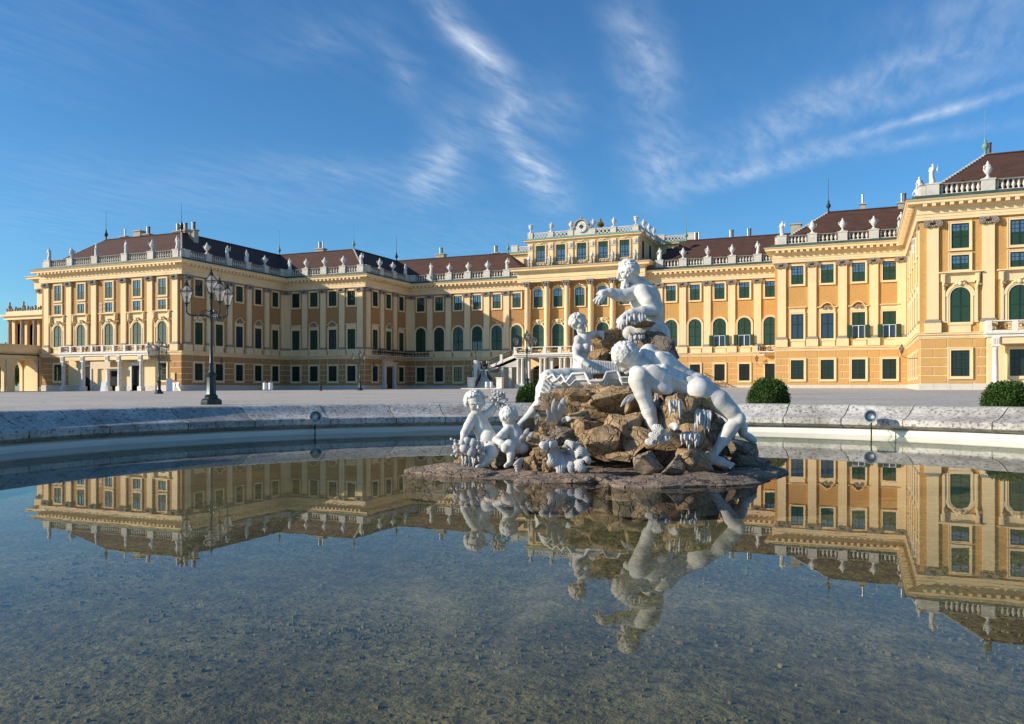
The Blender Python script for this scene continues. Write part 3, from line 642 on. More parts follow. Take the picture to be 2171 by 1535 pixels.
def rustic(f, wins, w=1.75, t0=0.0, t1=None):
    t1 = f.L if t1 is None else t1
    half = w/2+.345; edges = [t0]; wins = sorted(wins)
    for t in wins: edges += [t-half, t+half]
    edges.append(t1)
    for i in range(0, len(edges), 2):
        a, b = edges[i], edges[i+1]
        for r, (z0, z1) in enumerate(ROWS):
            if r == 0:
                block(f, a, b, z0, z1)
                if i+2 < len(edges): block(f, b, edges[i+2], z0, z1)
            elif r in (1, 3) and b-a > .9:
                block(f, a, (a+b)/2, z0, z1); block(f, (a+b)/2, b, z0, z1)
            else: block(f, a, b, z0, z1)
    for t in wins: block(f, t-half, t+half, 1.56, 1.90)
def walls(path, name):
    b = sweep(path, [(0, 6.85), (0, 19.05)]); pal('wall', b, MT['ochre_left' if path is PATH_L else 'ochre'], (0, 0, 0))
    b = sweep(path, [(0, -.5), (0, 6.5), (.02, 6.5), (.02, 6.95)]); pal('lower_wall', b, MT['cream'], (0, 0, 0))
    b = sweep(path, [(0, 6.31), (.10, 6.33), (.10, 6.43), (.16, 6.46), (.16, 6.62), (.30, 6.70), (.33, 6.78), (.33, 6.86), (.40, 6.90), (.40, 6.95), (0, 7.0)]); pal('string_course', b, MT['cream'], (0, 0, 0))
    b = sweep(path, [(0, 19.0), (.30, 19.0), (.30, 19.30), (.34, 19.31), (.34, 19.58), (.42, 19.64), (.42, 19.70), (.28, 19.71), (.28, 20.24), (.36, 20.28), (.46, 20.38), (.50, 20.44), (.52, 20.66), (1.22, 20.68), (1.22, 20.93), (1.30, 20.96), (1.42, 21.10), (1.42, 21.17), (1.3, 21.18)])
    pal('cornice', b, MT['cream'], (0, 0, 0))
    b = sweep(path, [(1.46, 21.15), (1.46, 21.22), (.80, 21.27), (.76, 21.60), (-.6, 21.63)]); pal('flashing', b, MT['copper'], (0, 0, 0))
    # roof
    pth = path
    b = sweep(pth, [(-.25, 21.5), (-.4, 21.9), (-7.0, 27.2), (-13.6, 21.9)])
    for i, p in enumerate(b.v):          # the ridge stops short of the centre block
        if abs(p[2]-27.2) < .01 and abs(p[1]-146.7) < .2:
            if abs(p[0]+56.3) < .2: b.v[i] = (-63.0, p[1], p[2])
            if abs(p[0]+35.2) < .2: b.v[i] = (-28.6, p[1], p[2])
    pal('roof', b, MT['roof'], (0, 0, 0))
    b = sweep(pth, [(-6.85, 27.16), (-6.85, 27.30), (-7.15, 27.30), (-7.15, 27.16)])
    for i, p in enumerate(b.v):
        if abs(p[1]-146.7) < .3:
            if abs(p[0]+56.3) < .2: b.v[i] = (-63.0, p[1], p[2])
            if abs(p[0]+35.2) < .2: b.v[i] = (-28.6, p[1], p[2])
    pal('roof_ridge', b, MT['roof'], (0, 0, 0))
for pth in (PATH_L, PATH_R): walls(pth, '')
def modillions():
    b = MB()
    for f in FACS:
        n = int(f.L/.86)
        for i in range(n+1):
            t = f.L*(i+.5)/(n+1)
            for (o0, o1, z0, z1, hw) in ((.50, 1.17, 20.36, 20.675, .19),):
                A = f.p0+f.d*(t-hw); B_ = f.p0+f.d*(t+hw); q = [A+f.n*o1, B_+f.n*o1, B_+f.n*o0, A+f.n*o0]
                b.add([(p.x, p.y, z) for z in (z0, z1) for p in q], [(0, 1, 5, 4), (1, 2, 6, 5), (3, 0, 4, 7), (3, 2, 1, 0)])
    o = pal('modillions', b, MT['cream'], (0, 0, 0), kind='stuff')
modillions()
ROOF_THINGS = []           # (x, y, z, kind, section, ordinal)
def balustrade(f, kinds, first=True, last=True, indiv=False, zb=21.58, stuff=[MB()]):
    """pedestals over the pilasters, balusters between, rails; kinds = statue/urn letters over the pedestals"""
    out = .12; zt = 22.95
    ts = [(-.42 if i == 0 and first else t) if i == 0 else t for i, t in enumerate(f.pil)]
    ts = list(f.pil)
    wid = []
    for i, t in enumerate(ts):
        w = 1.25
        o = pal('balustrade_pedestal', PEDM, None, f.at(t, out-.45, zb), f.rz); o.scale = (w, .95, zt-zb); wid.append(w)
        k = kinds[i] if i < len(kinds) else '-'
        if k != '-':
            p = f.at(t, out-.45, zt+.04); ROOF_THINGS.append((p[0], p[1], p[2], k, f.name, i+1))
    ext = [(0 if first else None, ts[0]-wid[0]/2)]
    spans = [(ts[i]+wid[i]/2, ts[i+1]-wid[i+1]/2) for i in range(len(ts)-1)]
    spans = ([(-.0, ts[0]-wid[0]/2)] if ts[0]-wid[0]/2 > .25 else [])+spans+([(ts[-1]+wid[-1]/2, f.L)] if f.L-ts[-1]-wid[-1]/2 > .25 else [])
    rl = MB(); bs = MB()
    for (a, b) in spans:
        for (m, z0, z1, o0, o1) in ((rl, zt-.16, zt-.02, out-.72, out-.18), (bs, zb, zb+.24, out-.70, out-.20)):
            A = f.p0+f.d*(a-.02); B_ = f.p0+f.d*(b+.02); q = [A+f.n*o1, B_+f.n*o1, B_+f.n*o0, A+f.n*o0]
            m.add([(p.x, p.y, z) for z in (z0, z1) for p in q], [(0, 1, 5, 4), (1, 2, 6, 5), (2, 3, 7, 6), (3, 0, 4, 7), (4, 5, 6, 7), (3, 2, 1, 0)])
        if b-a < 1.2:
            A = f.p0+f.d*a; B_ = f.p0+f.d*b; q = [A+f.n*(out-.22), B_+f.n*(out-.22), B_+f.n*(out-.68), A+f.n*(out-.68)]
            bs.add([(p.x, p.y, z) for z in (zb+.2, zt-.15) for p in q], [(0, 1, 5, 4), (1, 2, 6, 5), (2, 3, 7, 6), (3, 0, 4, 7)])
            continue
        n = max(2, int((b-a)/.47))
        for i in range(n):
            t = a+(b-a)*(i+.5)/n; z = zb+.22; p = f.at(t, out-.45, z)
            if indiv:
                o = pal('baluster', BALME, None, p); o.scale = (1.35, 1.35, (zt-.15-z)/.95)
            else: stuff[0].lathe([(r*1.3, q*(zt-.15-z)/.95) for r, q in [(.10, 0), (.10, .08), (.06, .12), (.135, .36), (.14, .44), (.06, .76), (.06, .82), (.10, .86), (.10, .95)]], 7, p)
    pal('balustrade_rail', rl, MT['rail']); pal('balustrade_base', bs, MT['bal'])
    return stuff[0]
balustrade(FA, 'suusus'.replace('uu', 'us', 1)); balustrade(FAS, '-ussu-'); balustrade(FB, 'suuus'); balustrade(FBS, '-uus')
balustrade(FM, '-suuus'); balustrade(FN, 'suuus'); balustrade(FP, 'suuus', indiv=True); balustrade(FRS, '-ssss-'); st = balustrade(FR, 'suusus', indiv=True)
pal('balusters', st, MT['bal'], (0, 0, 0), smooth=60, kind='stuff')
# bays ---------------------------------------------------------------------
WR = random.Random(8)
def bays(f, kind):
    n = len(f.win)
    for t in f.pil: put_pilaster(f.at(t), f.rz)
    for i, t in enumerate(f.win):
        at = f.at(t, .0)
        def W(k, z, lab=None): return put_window(k, (at[0], at[1], z), f.rz, lab)
        W(WR.choice(('upper', 'upper', 'upper', 'upper_b')) if kind['sun'] else ('upper_shade' if (i % 3) else 'upper_glass'), 15.86)
        if kind['t'] == 'P':
            W('mezz' if not (f is FA and i == 2) else 'mezz_glass', 13.58); W('arch_small', 8.03)
            h = pal('window_aedicule', HOOD['aedicule'], None, (at[0], at[1], 8.0), f.rz); obj('cartouche', HOOD['cartouche'], None, h)
        elif kind['t'] == 'W':
            k = 'noble' if kind['sun'] else ('noble_shut' if (i in (0, 1, n-1)) else 'noble')
            if f is FP and i >= 2: k = 'noble_half'
            W(k, 8.05)
            if i in (0, n-1): pal('window_hood', HOOD['flat'], None, (at[0], at[1], 8.05), f.rz)
            else:
                h = pal('window_hood', HOOD['curved'], None, (at[0], at[1], 8.05), f.rz); obj('shell', HOOD['shell'], None, h)
        else:
            k = 'arch_main'
            if f is FN and i in (3, 4): k = 'arch_main_half'
            if f is FM and i == 3: k = 'arch_main_half'
            W(k, 8.08)
        ap = MB(); ap.box(-1.0, 1.0, -.12, .02, 6.95, 7.72); ap.box(-1.08, 1.08, -.2, .02, 7.72, 7.80)
        pal('apron_panel', ap, MT['cream'], (at[0], at[1], 0), f.rz)
        if kind['g'] and not (kind.get('gskip') and i in kind['gskip']):
            W(kind['g'], 2.30)
bays(FA, dict(t='P', sun=True, g='ground', gskip=(1, 2, 3)))
bays(FAS, dict(t='W', sun=False, g='ground')); bays(FB, dict(t='W', sun=False, g='ground'))
bays(FBS, dict(t='W', sun=False, g='ground', gskip=(1,))); bays(FM, dict(t='M', sun=True, g='ground', gskip=(4, 5)))
bays(FN, dict(t='M', sun=True, g='ground_grille', gskip=(0, 1))); bays(FP, dict(t='W', sun=True, g='ground'))
bays(FRS, dict(t='W', sun=True, g='ground')); bays(FR, dict(t='P', sun=True, g='ground', gskip=(1, 2, 3)))
rustic(FR, [FR.win[0]], t1=6.2); rustic(FP, FP.win); rustic(FRS, FRS.win); rustic(FA, [FA.win[0]], t1=6.4); rustic(FA, [FA.win[4]], t0=26.5); rustic(FN, FN.win[2:], 1.65, t0=5.6); rustic(FAS, FAS.win); rustic(FB, FB.win)
rustic(FBS, [3.2], t1=5.9); rustic(FBS, [12.4], t0=9.7); rustic(FM, FM.win[:4], t1=17); rustic(FR, [FR.win[4]], t0=25.2)
if SPARE.v: pal('rustication_blocks', SPARE, MT['block_left'], (0, 0, 0), kind='stuff')
for o in PAL.children:                     # flatter relief on the side of the right pavilion
    if abs(o.location.x-46-5.82) < .02 and abs(abs(o.rotation_euler.z)-R(90)) < .01 and o.name.split('.')[0] in ('pilaster', 'window', 'window_hood', 'apron_panel'): o.scale = (1, .28 if o.name.startswith('pil') else .5 if o.name in ('window',) or o.name.startswith('window.') else .35, 1)
rp = random.Random(5)
for f in FACS:
    t = -.12 if f in (FA, FR) else 0.0
    while t < f.L-.2:
        w = min(rp.uniform(1.0, 2.1), f.L-t); 
        if f.L-t-w < .5: w = f.L-t
        o = pal('plinth_stone', UNITP, None, f.at(t+.008, .13, -.6), f.rz); o.scale = (w-.016, .16, 2.10+rp.uniform(-.012, .012)); t += w
# chimneys, finials ----------------------------------------------------------
def chimney(x, y, z, w, d, h, pots):
    b = MB(); b.box(-w/2, w/2, -d/2, d/2, -2.5, h); b.box(-w/2-.15, w/2+.15, -d/2-.15, d/2+.15, h, h+.18)
    o = pal('chimney', b, MT['chimney'], (x, y, z))
    for i in range(pots):
        p = MB(); p.lathe([(.15, 0), (.15, 1.15), (.19, 1.15), (.19, 1.3), (.12, 1.3)], 8); obj('chimney_pot', p, MT['steel'] if i % 2 == 0 else MT['door'], o, ((i-(pots-1)/2)*min(.42, w/max(1, pots)), 0, h+.18), smooth=50)
for a in ((-106.6, 107.3, 27.2, 2.6, 1.3, .45, 6), (-103.9, 107.2, 27.2, 1.2, 1.0, .45, 2), (-119.4, 107, 27.1, 1.4, 1.0, .5, 1), (-116, 107, 27.1, 1.6, 1.2, 1.2, 0), (-113.9, 107, 27.1, 1.4, 1.1, .5, 2),
          (-96, 132, 27.2, 1.8, 1.1, .6, 3), (-78, 147.4, 27.2, 1.8, 1.2, .7, 2), (-66, 147.6, 27.2, 1.0, .8, .3, 2), (-9.6, 139, 25.6, 1.5, 1.3, 1.5, 0), (-27, 148.5, 26.8, 1.0, .6, .6, 3), (-21, 148.5, 26.8, 1.0, .6, .6, 2), (-18, 148.5, 26.8, .9, .6, .6, 2),
          (.2, 131.6, 27.2, .6, .6, .8, 1), (5.6, 131.2, 27.1, 1.4, 1.0, .5, 2), (13.3, 107.6, 27.0, .8, .8, .5, 2)): chimney(*a)
FIN = MB(); FIN.lathe([(.30, 0), (.22, .25), (.12, .55), (.20, .7), (.42, .95), (.46, 1.15), (.30, 1.4), (.12, 1.6), (.20, 1.75), (.10, 2.0), (.05, 2.3), (.045, 2.4), (.035, 5.4), (.01, 5.6)], 10); FINM = FIN.mesh('finial', 50)
FINM.materials.append(MT['verdigris'])
FIND = FIN.mesh('finial', 50); FIND.materials.append(MT['darkmetal'])
for i, (x, y) in enumerate(((-122.7, 105.9), (-105.3, 105.9), (-105.3, 131.2), (-88, 131.2), (-88, 146.7), (-63.0, 146.7), (-28.6, 146.7), (-4.48, 131.2), (12.82, 105.9), (30, 105.9))):
    fo = pal('roof_finial', FIND if i in (0, 1, 4, 7) else FINM, None, (x, y, 27.15)); fo.scale = (.75, .75, .92)
# pale hip tiles
hip = MB()
for (a, b) in (((-98.7, 99.3, 21.95), (-105.3, 105.9, 27.25)), ((-129.3, 99.3, 21.95), (-122.7, 105.9, 27.25)), ((-81.4, 124.6, 21.95), (-88, 131.2, 27.25)), ((-11.08, 124.6, 21.95), (-4.48, 131.2, 27.25)), ((6.22, 99.3, 21.95), (12.82, 105.9, 27.25)), ((36.8, 99.3, 21.95), (30.2, 105.9, 27.25))):
    A, B_ = Vector(a), Vector(b)
    for i in range(22): hip.tube([A.lerp(B_, i/22), A.lerp(B_, (i+.8)/22)], [.16, .11], 6)
pal('hip_tiles', hip, MT['bal'], (0, 0, 0), kind='stuff')
# hip ends of the main roofs beside the centre block
for q, (ue, ur) in enumerate(((-56.3, -63.0), (-35.2, -28.6))):
    b = MB(); b.add([(ue, 140.1, 21.9), (ue, 153.3, 21.9), (ur, 146.7, 27.2)], [(0, 1, 2)]); pal('roof_hip', b, MT['roof'], (0, 0, 0))

# ------------------------------------------------------------------ centre block
CU0, CU1, CV = -56.3, -34.9, 138.8
def centre():
    path = [(CU0, 152), (CU0, CV), (CU1, CV), (CU1, 152)]
    pal('wall', sweep(path, [(0, 6.5), (0, 20.15)]), MT['ochre']); pal('lower_wall', sweep(path, [(0, -.5), (0, 6.6)]), MT['cream'])
    pal('string_course', sweep(path, [(0, 6.3), (.2, 6.5), (.35, 6.8), (.35, 6.95), (0, 7.0)]), MT['cream'])
    b = sweep(path, [(0, 20.1), (1.05, 20.1), (1.05, 20.4), (1.10, 20.42), (1.10, 20.72), (1.2, 20.8), (1.05, 20.84), (1.05, 21.75), (1.2, 21.85), (1.35, 22.0), (2.0, 22.1), (2.0, 22.35), (2.25, 22.6), (2.25, 22.7), (0, 23.0)])
    pal('cornice', b, MT['cream'])
    pal('flashing', sweep(path, [(2.28, 22.68), (2.28, 22.74), (.2, 23.02), (-3, 23.03)]), MT['darkmetal'])
    cols = [-55.5, -51.75, -47.95, -43.55, -39.6, -35.75]
    cm = MB(); cm.lathe([(.62, 7.95), (.62, 8.12), (.66, 8.2), (.60, 8.3), (.56, 8.36), (.58, 8.45), (.50, 8.55), (.50, 11.5), (.485, 14), (.46, 17), (.43, 19.12), (.48, 19.16), (.48, 19.24)], 20); cmm = cm.mesh('column', 40); cmm.materials.append(MT['cream'])
    cc = MB(); cc.box(-.72, .72, -.72, .72, .83, .95); cc.lathe([(.46, 0), (.52, .12), (.48, .25), (.60, .55), (.66, .83)], 14)
    for q in (-1, 1):
        for r in (-1, 1):
            cc.ball((q*.52, r*.52, .66), (.22, .22, .20), 8, 5); cc.ball((q*.38, r*.44, .25), (.18, .14, .22), 7, 5)
        cc.ball((q*.0, -.62, .5), (.2, .12, .14), 7, 5); cc.ball((0, -.5, .2), (.2, .12, .2), 7, 5)
    ccm = cc.mesh('capital', 50); ccm.materials.append(MT['capital'])
    pd = MB(); pd.box(-.78, .78, -.78, .9, 6.95, 7.96)
    pdm = pd.mesh('pedestal'); pdm.materials.append(MT['cream'])
    for u in cols:
        o = pal('column', cmm, None, (u, CV-.78, 0)); obj('capital', ccm, None, o, (0, 0, 19.2)); obj('pedestal', pdm, None, o)
    mids = [(cols[i]+cols[i+1])/2 for i in range(5)]
    orn = MB()
    for q in (-1, 1):
        orn.ball((q*.45, -.2, 4.95), (.4, .16, .14), 8, 5); orn.ball((q*.8, -.18, 4.75), (.22, .14, .2), 8, 5); orn.ball((q*.22, -.25, 5.25), (.2, .16, .22), 8, 5)
        orn.tube([(q*.3, -.2, 5.1), (q*.75, -.22, 5.35), (q*1.0, -.2, 5.05), (q*1.25, -.18, 4.6)], [.1, .12, .1, .06], 6)
    orn.ball((0, -.3, 5.1), (.25, .2, .36), 8, 6); ornm = orn.mesh('carved_ornament', 50); ornm.materials.append(MT['cream'])
    up = MB()
    for i in range(12):
        a0, a1 = math.pi*i/12, math.pi*(i+1)/12
        up.tube([(-1.15*math.cos(a0), -.2, 3.05+.62*math.sin(a0)), (-1.15*math.cos(a1), -.2, 3.05+.62*math.sin(a1))], .11, 6)
    for q in (-1, 1): up.ball((q*.45, -.22, 3.70), (.42, .16, .14), 7, 5)
    up.ball((0, -.26, 3.82), (.22, .16, .2), 8, 5)
    upm = up.mesh('carved_ornament', 50); upm.materials.append(MT['cream'])
    for u in mids:
        w = put_window('centre_upper', (u, CV, 15.6), 0); obj('carved_ornament', upm, None, w)
        w = put_window('centre_arch', (u, CV, 8.0), 0); obj('carved_ornament', ornm, None, w)
        # arched openings of the hall below; flat plates coloured dark for its shade
        dm = MB(); dm.plate(outline(2.1, 3.9, 1), .0, -.03); o = pal('dark_hall_opening', dm, MT['dark'], (u, CV, 1.2))
        ir = MB()
        for k in range(9): ir.box(-1.0+.25*k-.015, -1.0+.25*k+.015, -.08, -.04, 0, 3.2)
        for k in range(4): ir.box(-1.0, 1.0, -.085, -.04, .5+.9*k, .56+.9*k)
        ir.ring(outline(2.1, 3.9, 1), outline(2.1, 3.9, 1, .2, 0), .01, -.12); obj('door_surround', ir, MT['cream'], o)
    # attic storey
    A0, A1, AV = -55.7, -35.2, 138.9
    ap = [(A0, 151), (A0, AV), (A1, AV), (A1, 151)]
    apw = [(-64.2, 160), (-64.2, 151)]+ap+[(-27.4, 151), (-27.4, 160)]
    pal('wall', sweep(apw, [(0, 22.9), (0, 27.3)]), MT['cream'])
    pal('cornice', sweep(apw, [(0, 27.1), (.15, 27.15), (.15, 27.3), (.3, 27.4), (.62, 27.55), (.62, 27.72), (.7, 27.8), (0, 27.95)]), MT['cream'])
    pal('flashing', sweep(apw, [(.74, 27.78), (.74, 27.84), (.34, 27.88), (.32, 28.12), (-.6, 28.14)]), MT['verdigris'])
    fa = Fac('attic', (A0, AV), (A1, AV), [], []); fr = Fac('attic_side', (A1, AV), (A1, 151), [], []); fb = Fac('rear_l', (-64.2, 151), (A0, 151), [], []); fc = Fac('rear_r', (A1, 151), (-27.4, 151), [], [])
    ring = MB()
    def lattice(f, a, b, z0=28.05, z1=29.05, o=.1):
        n = max(1, round((b-a)/.62)); st = (b-a)/n
        for i in range(n):
            c = f.p0+f.d*(a+st*(i+.5))+f.n*o
            for (rx, rz_) in ((st*.5, (z1-z0)*.40),):
                m = 10; vs = []
                for rr in (1.0, .62):
                    for yy in (0, .16):
                        for k in range(m):
                            t = 2*math.pi*k/m; p = c+f.d*(rx*rr*math.cos(t))-f.n*yy; vs.append((p.x, p.y, (z0+z1)/2+rz_*rr*math.sin(t)))
                fs = []
                for k in range(m):
                    j = (k+1) % m; fs += [(k, j, 2*m+j, 2*m+k), (k, m+k, m+j, j), (2*m+k, 2*m+j, 3*m+j, 3*m+k)]
                ring.add(vs, fs)
        for (za, zb) in ((z0-.06, z0+.1), (z1-.1, z1+.06)):
            A = f.p0+f.d*a+f.n*(o+.06); B_ = f.p0+f.d*b+f.n*(o+.06); q = [A, B_, B_-f.n*.3, A-f.n*.3]
            ring.add([(p.x, p.y, z) for z in (za, zb) for p in q], [(0, 1, 5, 4), (1, 2, 6, 5), (2, 3, 7, 6), (3, 0, 4, 7), (4, 5, 6, 7), (3, 2, 1, 0)])
    peds = [.5, 4.45, 8.2, 12.3, 16.05, 20.0]
    for i, t in enumerate(peds):
        o = pal('balustrade_pedestal', PEDM, None, fa.at(t, -.1, 28.0), 0); o.scale = (.95, .7, 1.12)
        ROOF_THINGS.append(fa.at(t, -.1, 29.18)+('v' if i in (0, 5) else 'u', 'centre attic', i+1))
    for i in range(5):
        if i == 2: continue
        lattice(fa, peds[i]+.48, peds[i+1]-.48)
    sb = MB(); sb.box(8.7, 11.8, -.12, .3, 27.98, 29.12); pal('clock_parapet', sb, MT['bal'], (A0, AV, 0))
    for k, t in enumerate((3.8, 7.8, 11.6)):
        o = pal('balustrade_pedestal', PEDM, None, fr.at(t, -.1, 28.0), fr.rz); o.scale = (.9, .7, 1.12); ROOF_THINGS.append(fr.at(t, -.1, 29.18)+('u', 'centre attic side', k+1))
        lattice(fr, (0 if k == 0 else (3.8, 7.8)[k-1])+.45, t-.45)
    for k, t in enumerate((1.0, 6.8)):
        o = pal('balustrade_pedestal', PEDM, None, fc.at(t, -.1, 28.0), 0); o.scale = (1.6, .7, 1.35); o = pal('balustrade_pedestal', PEDM, None, fb.at((.8, 6.6)[k], -.1, 28.0), 0); o.scale = (1.4, .7, 1.35)
    lattice(fc, 1.8, 6.0); lattice(fb, 1.5, 5.8)
    pal('attic_balustrade', ring, MT['bal'], kind='stuff')
    am = [(peds[i]+peds[i+1])/2 for i in range(5)]
    for t in am:
        put_window('attic', (A0+t, AV, 23.75), 0)
        o = MB(); o.tube([(-.8, -.2, 3.25), (-.4, -.24, 3.42), (0, -.25, 3.3), (.4, -.24, 3.42), (.8, -.2, 3.25)], [.05, .1, .13, .1, .05], 6); o.box(-.9, .9, -.1, .02, -.52, -.14)
        for q in (-.6, 0, .6): o.ball((q, -.14, -.33), (.16, .1, .08), 6, 4)
        pal('window_hood', o, MT['cream'], (A0+t, AV, 23.75))
    for t in (2.4, 7.6): put_window('attic', fr.at(t, 0, 23.75), fr.rz)
    for t in (3.0,): put_window('attic', fc.at(t, 0, 23.75), 0)
    hm = MB(); hm.box(-.45, .45, -.22, .02, 23.0, 27.15); hmm = hm.mesh('pilaster'); hmm.materials.append(MT['cream'])
    hb = MB(); hb.box(-.52, .52, -.32, .0, 0, .12); hb.box(-.42, .42, -.34, .0, .12, .62); hb.ball((0, -.36, .45), (.26, .14, .22), 8, 5); hb.ball((0, -.34, .78), (.34, .14, .18), 8, 5); hb.ball((-.34, -.3, .66), (.18, .12, .14), 7, 5); hb.ball((.34, -.3, .66), (.18, .12, .14), 7, 5); hbm = hb.mesh('capital', 50); hbm.materials.append(MT['bal'])
    for i, t in enumerate(peds):
        o = pal('pilaster', hmm, None, (A0+t, AV, 0)); obj('capital', hbm, None, o, (0, 0, 25.9))
        ROOF_THINGS.append((A0+t, AV-.75, 23.05, 's2', 'centre attic ledge', i+1))
    # iron rail along the ledge
    rl = MB(); y = AV-1.25
    for z in (23.45, 24.05): rl.box(A0-.3, A1+.3, y-.02, y+.02, z-.02, z+.02)
    for k in range(60):
        x = A0-.3+(A1-A0+.6)*k/59; rl.box(x-.012 if k % 6 else x-.03, x+.012 if k % 6 else x+.03, y-.015, y+.015, 23.0, 24.07)
    pal('ledge_railing', rl, MT['iron'])
    # low domed roof and gilded finial
    rf = MB(); rf.add([(A0+.5, AV+.6, 28.1), (A1-.5, AV+.6, 28.1), (A1-.5, 151, 28.1), (A0+.5, 151, 28.1), (A0+6, 144.5, 29.9), (A1-6, 144.5, 29.9)], [(0, 1, 5, 4), (1, 2, 5), (2, 3, 4, 5), (3, 0, 4)]); pal('attic_roof', rf, MT['darkmetal'])
    rf = MB(); rf.add([(-64, 151.4, 28.1), (-27.6, 151.4, 28.1), (-27.6, 160, 28.1), (-64, 160, 28.1), (-58, 155, 29.6), (-33, 155, 29.6)], [(0, 1, 5, 4), (1, 2, 5), (2, 3, 4, 5), (3, 0, 4)]); pal('attic_roof', rf, MT['darkmetal'])
    g = MB(); g.lathe([(.5, 0), (.35, .2), (.2, .4), (.6, .7), (.72, 1.0), (.5, 1.35), (.2, 1.5), (.32, 1.65), (.12, 1.9), (.02, 2.3)], 14); pal('gilded_finial', g, MT['gold'], (-43.0, 142.0, 29.4), smooth=50)
    # clock
    cl = MB(); cl.lathe([(1.0, 0), (1.0, .32), (.86, .36), (.86, .3), (0.001, .3)], 28)
    me = cl.mesh('clock_case', 40); me.transform(Matrix.Rotation(R(90), 4, 'X')); me.materials.append(MT['bal'])
    ck = pal('clock', me, None, (-45.45, AV-.05, 29.55))
    fc_ = MB(); fc_.lathe([(.001, 0), (.85, 0), (.85, .02), (.001, .02)], 28); m2 = fc_.mesh('dial'); m2.transform(Matrix.Rotation(R(90), 4, 'X')); m2.materials.append(MT['enamel']); obj('dial', m2, None, ck, (0, -.31, 0))
    fd = MB(); fd.lathe([(.001, 0), (.40, 0), (.40, .02), (.001, .02)], 20); m3 = fd.mesh('dial_centre'); m3.transform(Matrix.Rotation(R(90), 4, 'X')); m3.materials.append(MT['iron']); obj('dial_centre', m3, None, ck, (0, -.335, 0))
    num = MB()
    for h in range(12):
        a = math.pi*h/6; c = Vector((math.sin(a), math.cos(a))); t = Vector((c.y, -c.x))
        for sft in ((-.05, .05) if h % 3 else (-.08, 0, .08)):
            q = [c*.52+t*(sft-.02), c*.52+t*(sft+.02), c*.76+t*(sft+.02), c*.76+t*(sft-.02)]; num.add([(p.x, -.338, p.y) for p in q], [(0, 1, 2, 3)])
    obj('numerals', num, MT['iron'], ck)
    hd = MB()
    for (a, l, w) in ((R(222), .42, .06), (R(48), .72, .045)):
        c = Vector((math.sin(a), math.cos(a))); t = Vector((c.y, -c.x)); q = [-c*.1-t*w, -c*.1+t*w, c*l+t*w*.4, c*l-t*w*.4]; hd.add([(p.x, -.365, p.y) for p in q], [(0, 1, 2, 3)])
    obj('hands', hd, MT['gold'], ck)
    hoodp = MB()
    for i in range(14):
        a0, a1 = R(12)+R(156)*i/14, R(12)+R(156)*(i+1)/14
        pts = [(1.15*math.cos(a0), 1.15*math.sin(a0)), (1.48*math.cos(a0), 1.36*math.sin(a0)), (1.48*math.cos(a1), 1.36*math.sin(a1)), (1.15*math.cos(a1), 1.15*math.sin(a1))]; hoodp.plate(pts, .25, -.55)
    hoodp.ball((0, -.3, 1.45), (.22, .2, .3), 8, 6)
    for q in (-1, 1): hoodp.ball((q*1.25, -.1, .1), (.3, .3, .28), 8, 6); hoodp.ball((q*1.6, -.1, -.2), (.5, .3, .24), 8, 6)
    obj('clock_hood', hoodp, MT['capital'], ck, smooth=45)
centre()

# ------------------------------------------------------------------ balconies, porches, staircase
def scroll_panel(b, a, c, z0, z1, th=.03, seg=3):
    """iron scrollwork between two plan points"""
    A, B_ = Vector(a), Vector(c); d = (B_-A); L = d.length; d.normalize(); k = max(1, round(L/.75)); st = L/k; h = z1-z0
    for i in range(k):
        for (q, s) in ((.28, 1), (.72, -1)):
            c0 = A+d*(st*(i+q)); pts = []
            for j in range(10):
                t = j/9*math.pi*1.7; r = st*.26*(1-.5*j/9); p = c0+d*(r*math.cos(t)*s); pts.append((p.x, p.y, z0+h*.5+r*1.25*math.sin(t)*s))
            b.tube(pts, th, 4)
        p = A+d*(st*(i+.5)); b.tube([(p.x, p.y, z0), (p.x, p.y, z1)], th*.8, 4)
        b.ball((p.x, p.y, z0+h*.5), (st*.12, st*.12, h*.16), 6, 4)
    for z in (z0, z1): b.tube([(A.x, A.y, z), (B_.x, B_.y, z)], th*1.3, 4)
def stone_parapet(name, a, c, npost, z0, z1, parent, post=.5, offset=0):
    """white posts with rails and ironwork panels between a and c (plan)"""
    A, B_ = Vector(a), Vector(c); rz = math.atan2((B_-A).y, (B_-A).x); L = (B_-A).length; d = (B_-A).normalized(); n = Vector((d.y, -d.x))
    s = MB(); ir = MB(); ts = [L*i/(npost-1) for i in range(npost)]
    def bx(t0, t1, o0, o1, za, zb):
        q = [A+d*t0+n*o1, A+d*t1+n*o1, A+d*t1+n*o0, A+d*t0+n*o0]; s.add([(p.x, p.y, z) for z in (za, zb) for p in q], [(0, 1, 5, 4), (1, 2, 6, 5), (2, 3, 7, 6), (3, 0, 4, 7), (4, 5, 6, 7), (3, 2, 1, 0)])
    for t in ts: bx(t-post/2, t+post/2, -.22, .22, z0, z1)
    for i in range(npost-1):
        bx(ts[i]+post/2, ts[i+1]-post/2, -.18, .18, z1-.13, z1-.003); bx(ts[i]+post/2, ts[i+1]-post/2, -.18, .18, z0+.003, z0+.13)
        p, q = A+d*(ts[i]+post/2), A+d*(ts[i+1]-post/2); scroll_panel(ir, p, q, z0+.16, z1-.16)
    obj(name, s, MT['white'], parent); obj('ironwork', ir, MT['bronze'], parent)
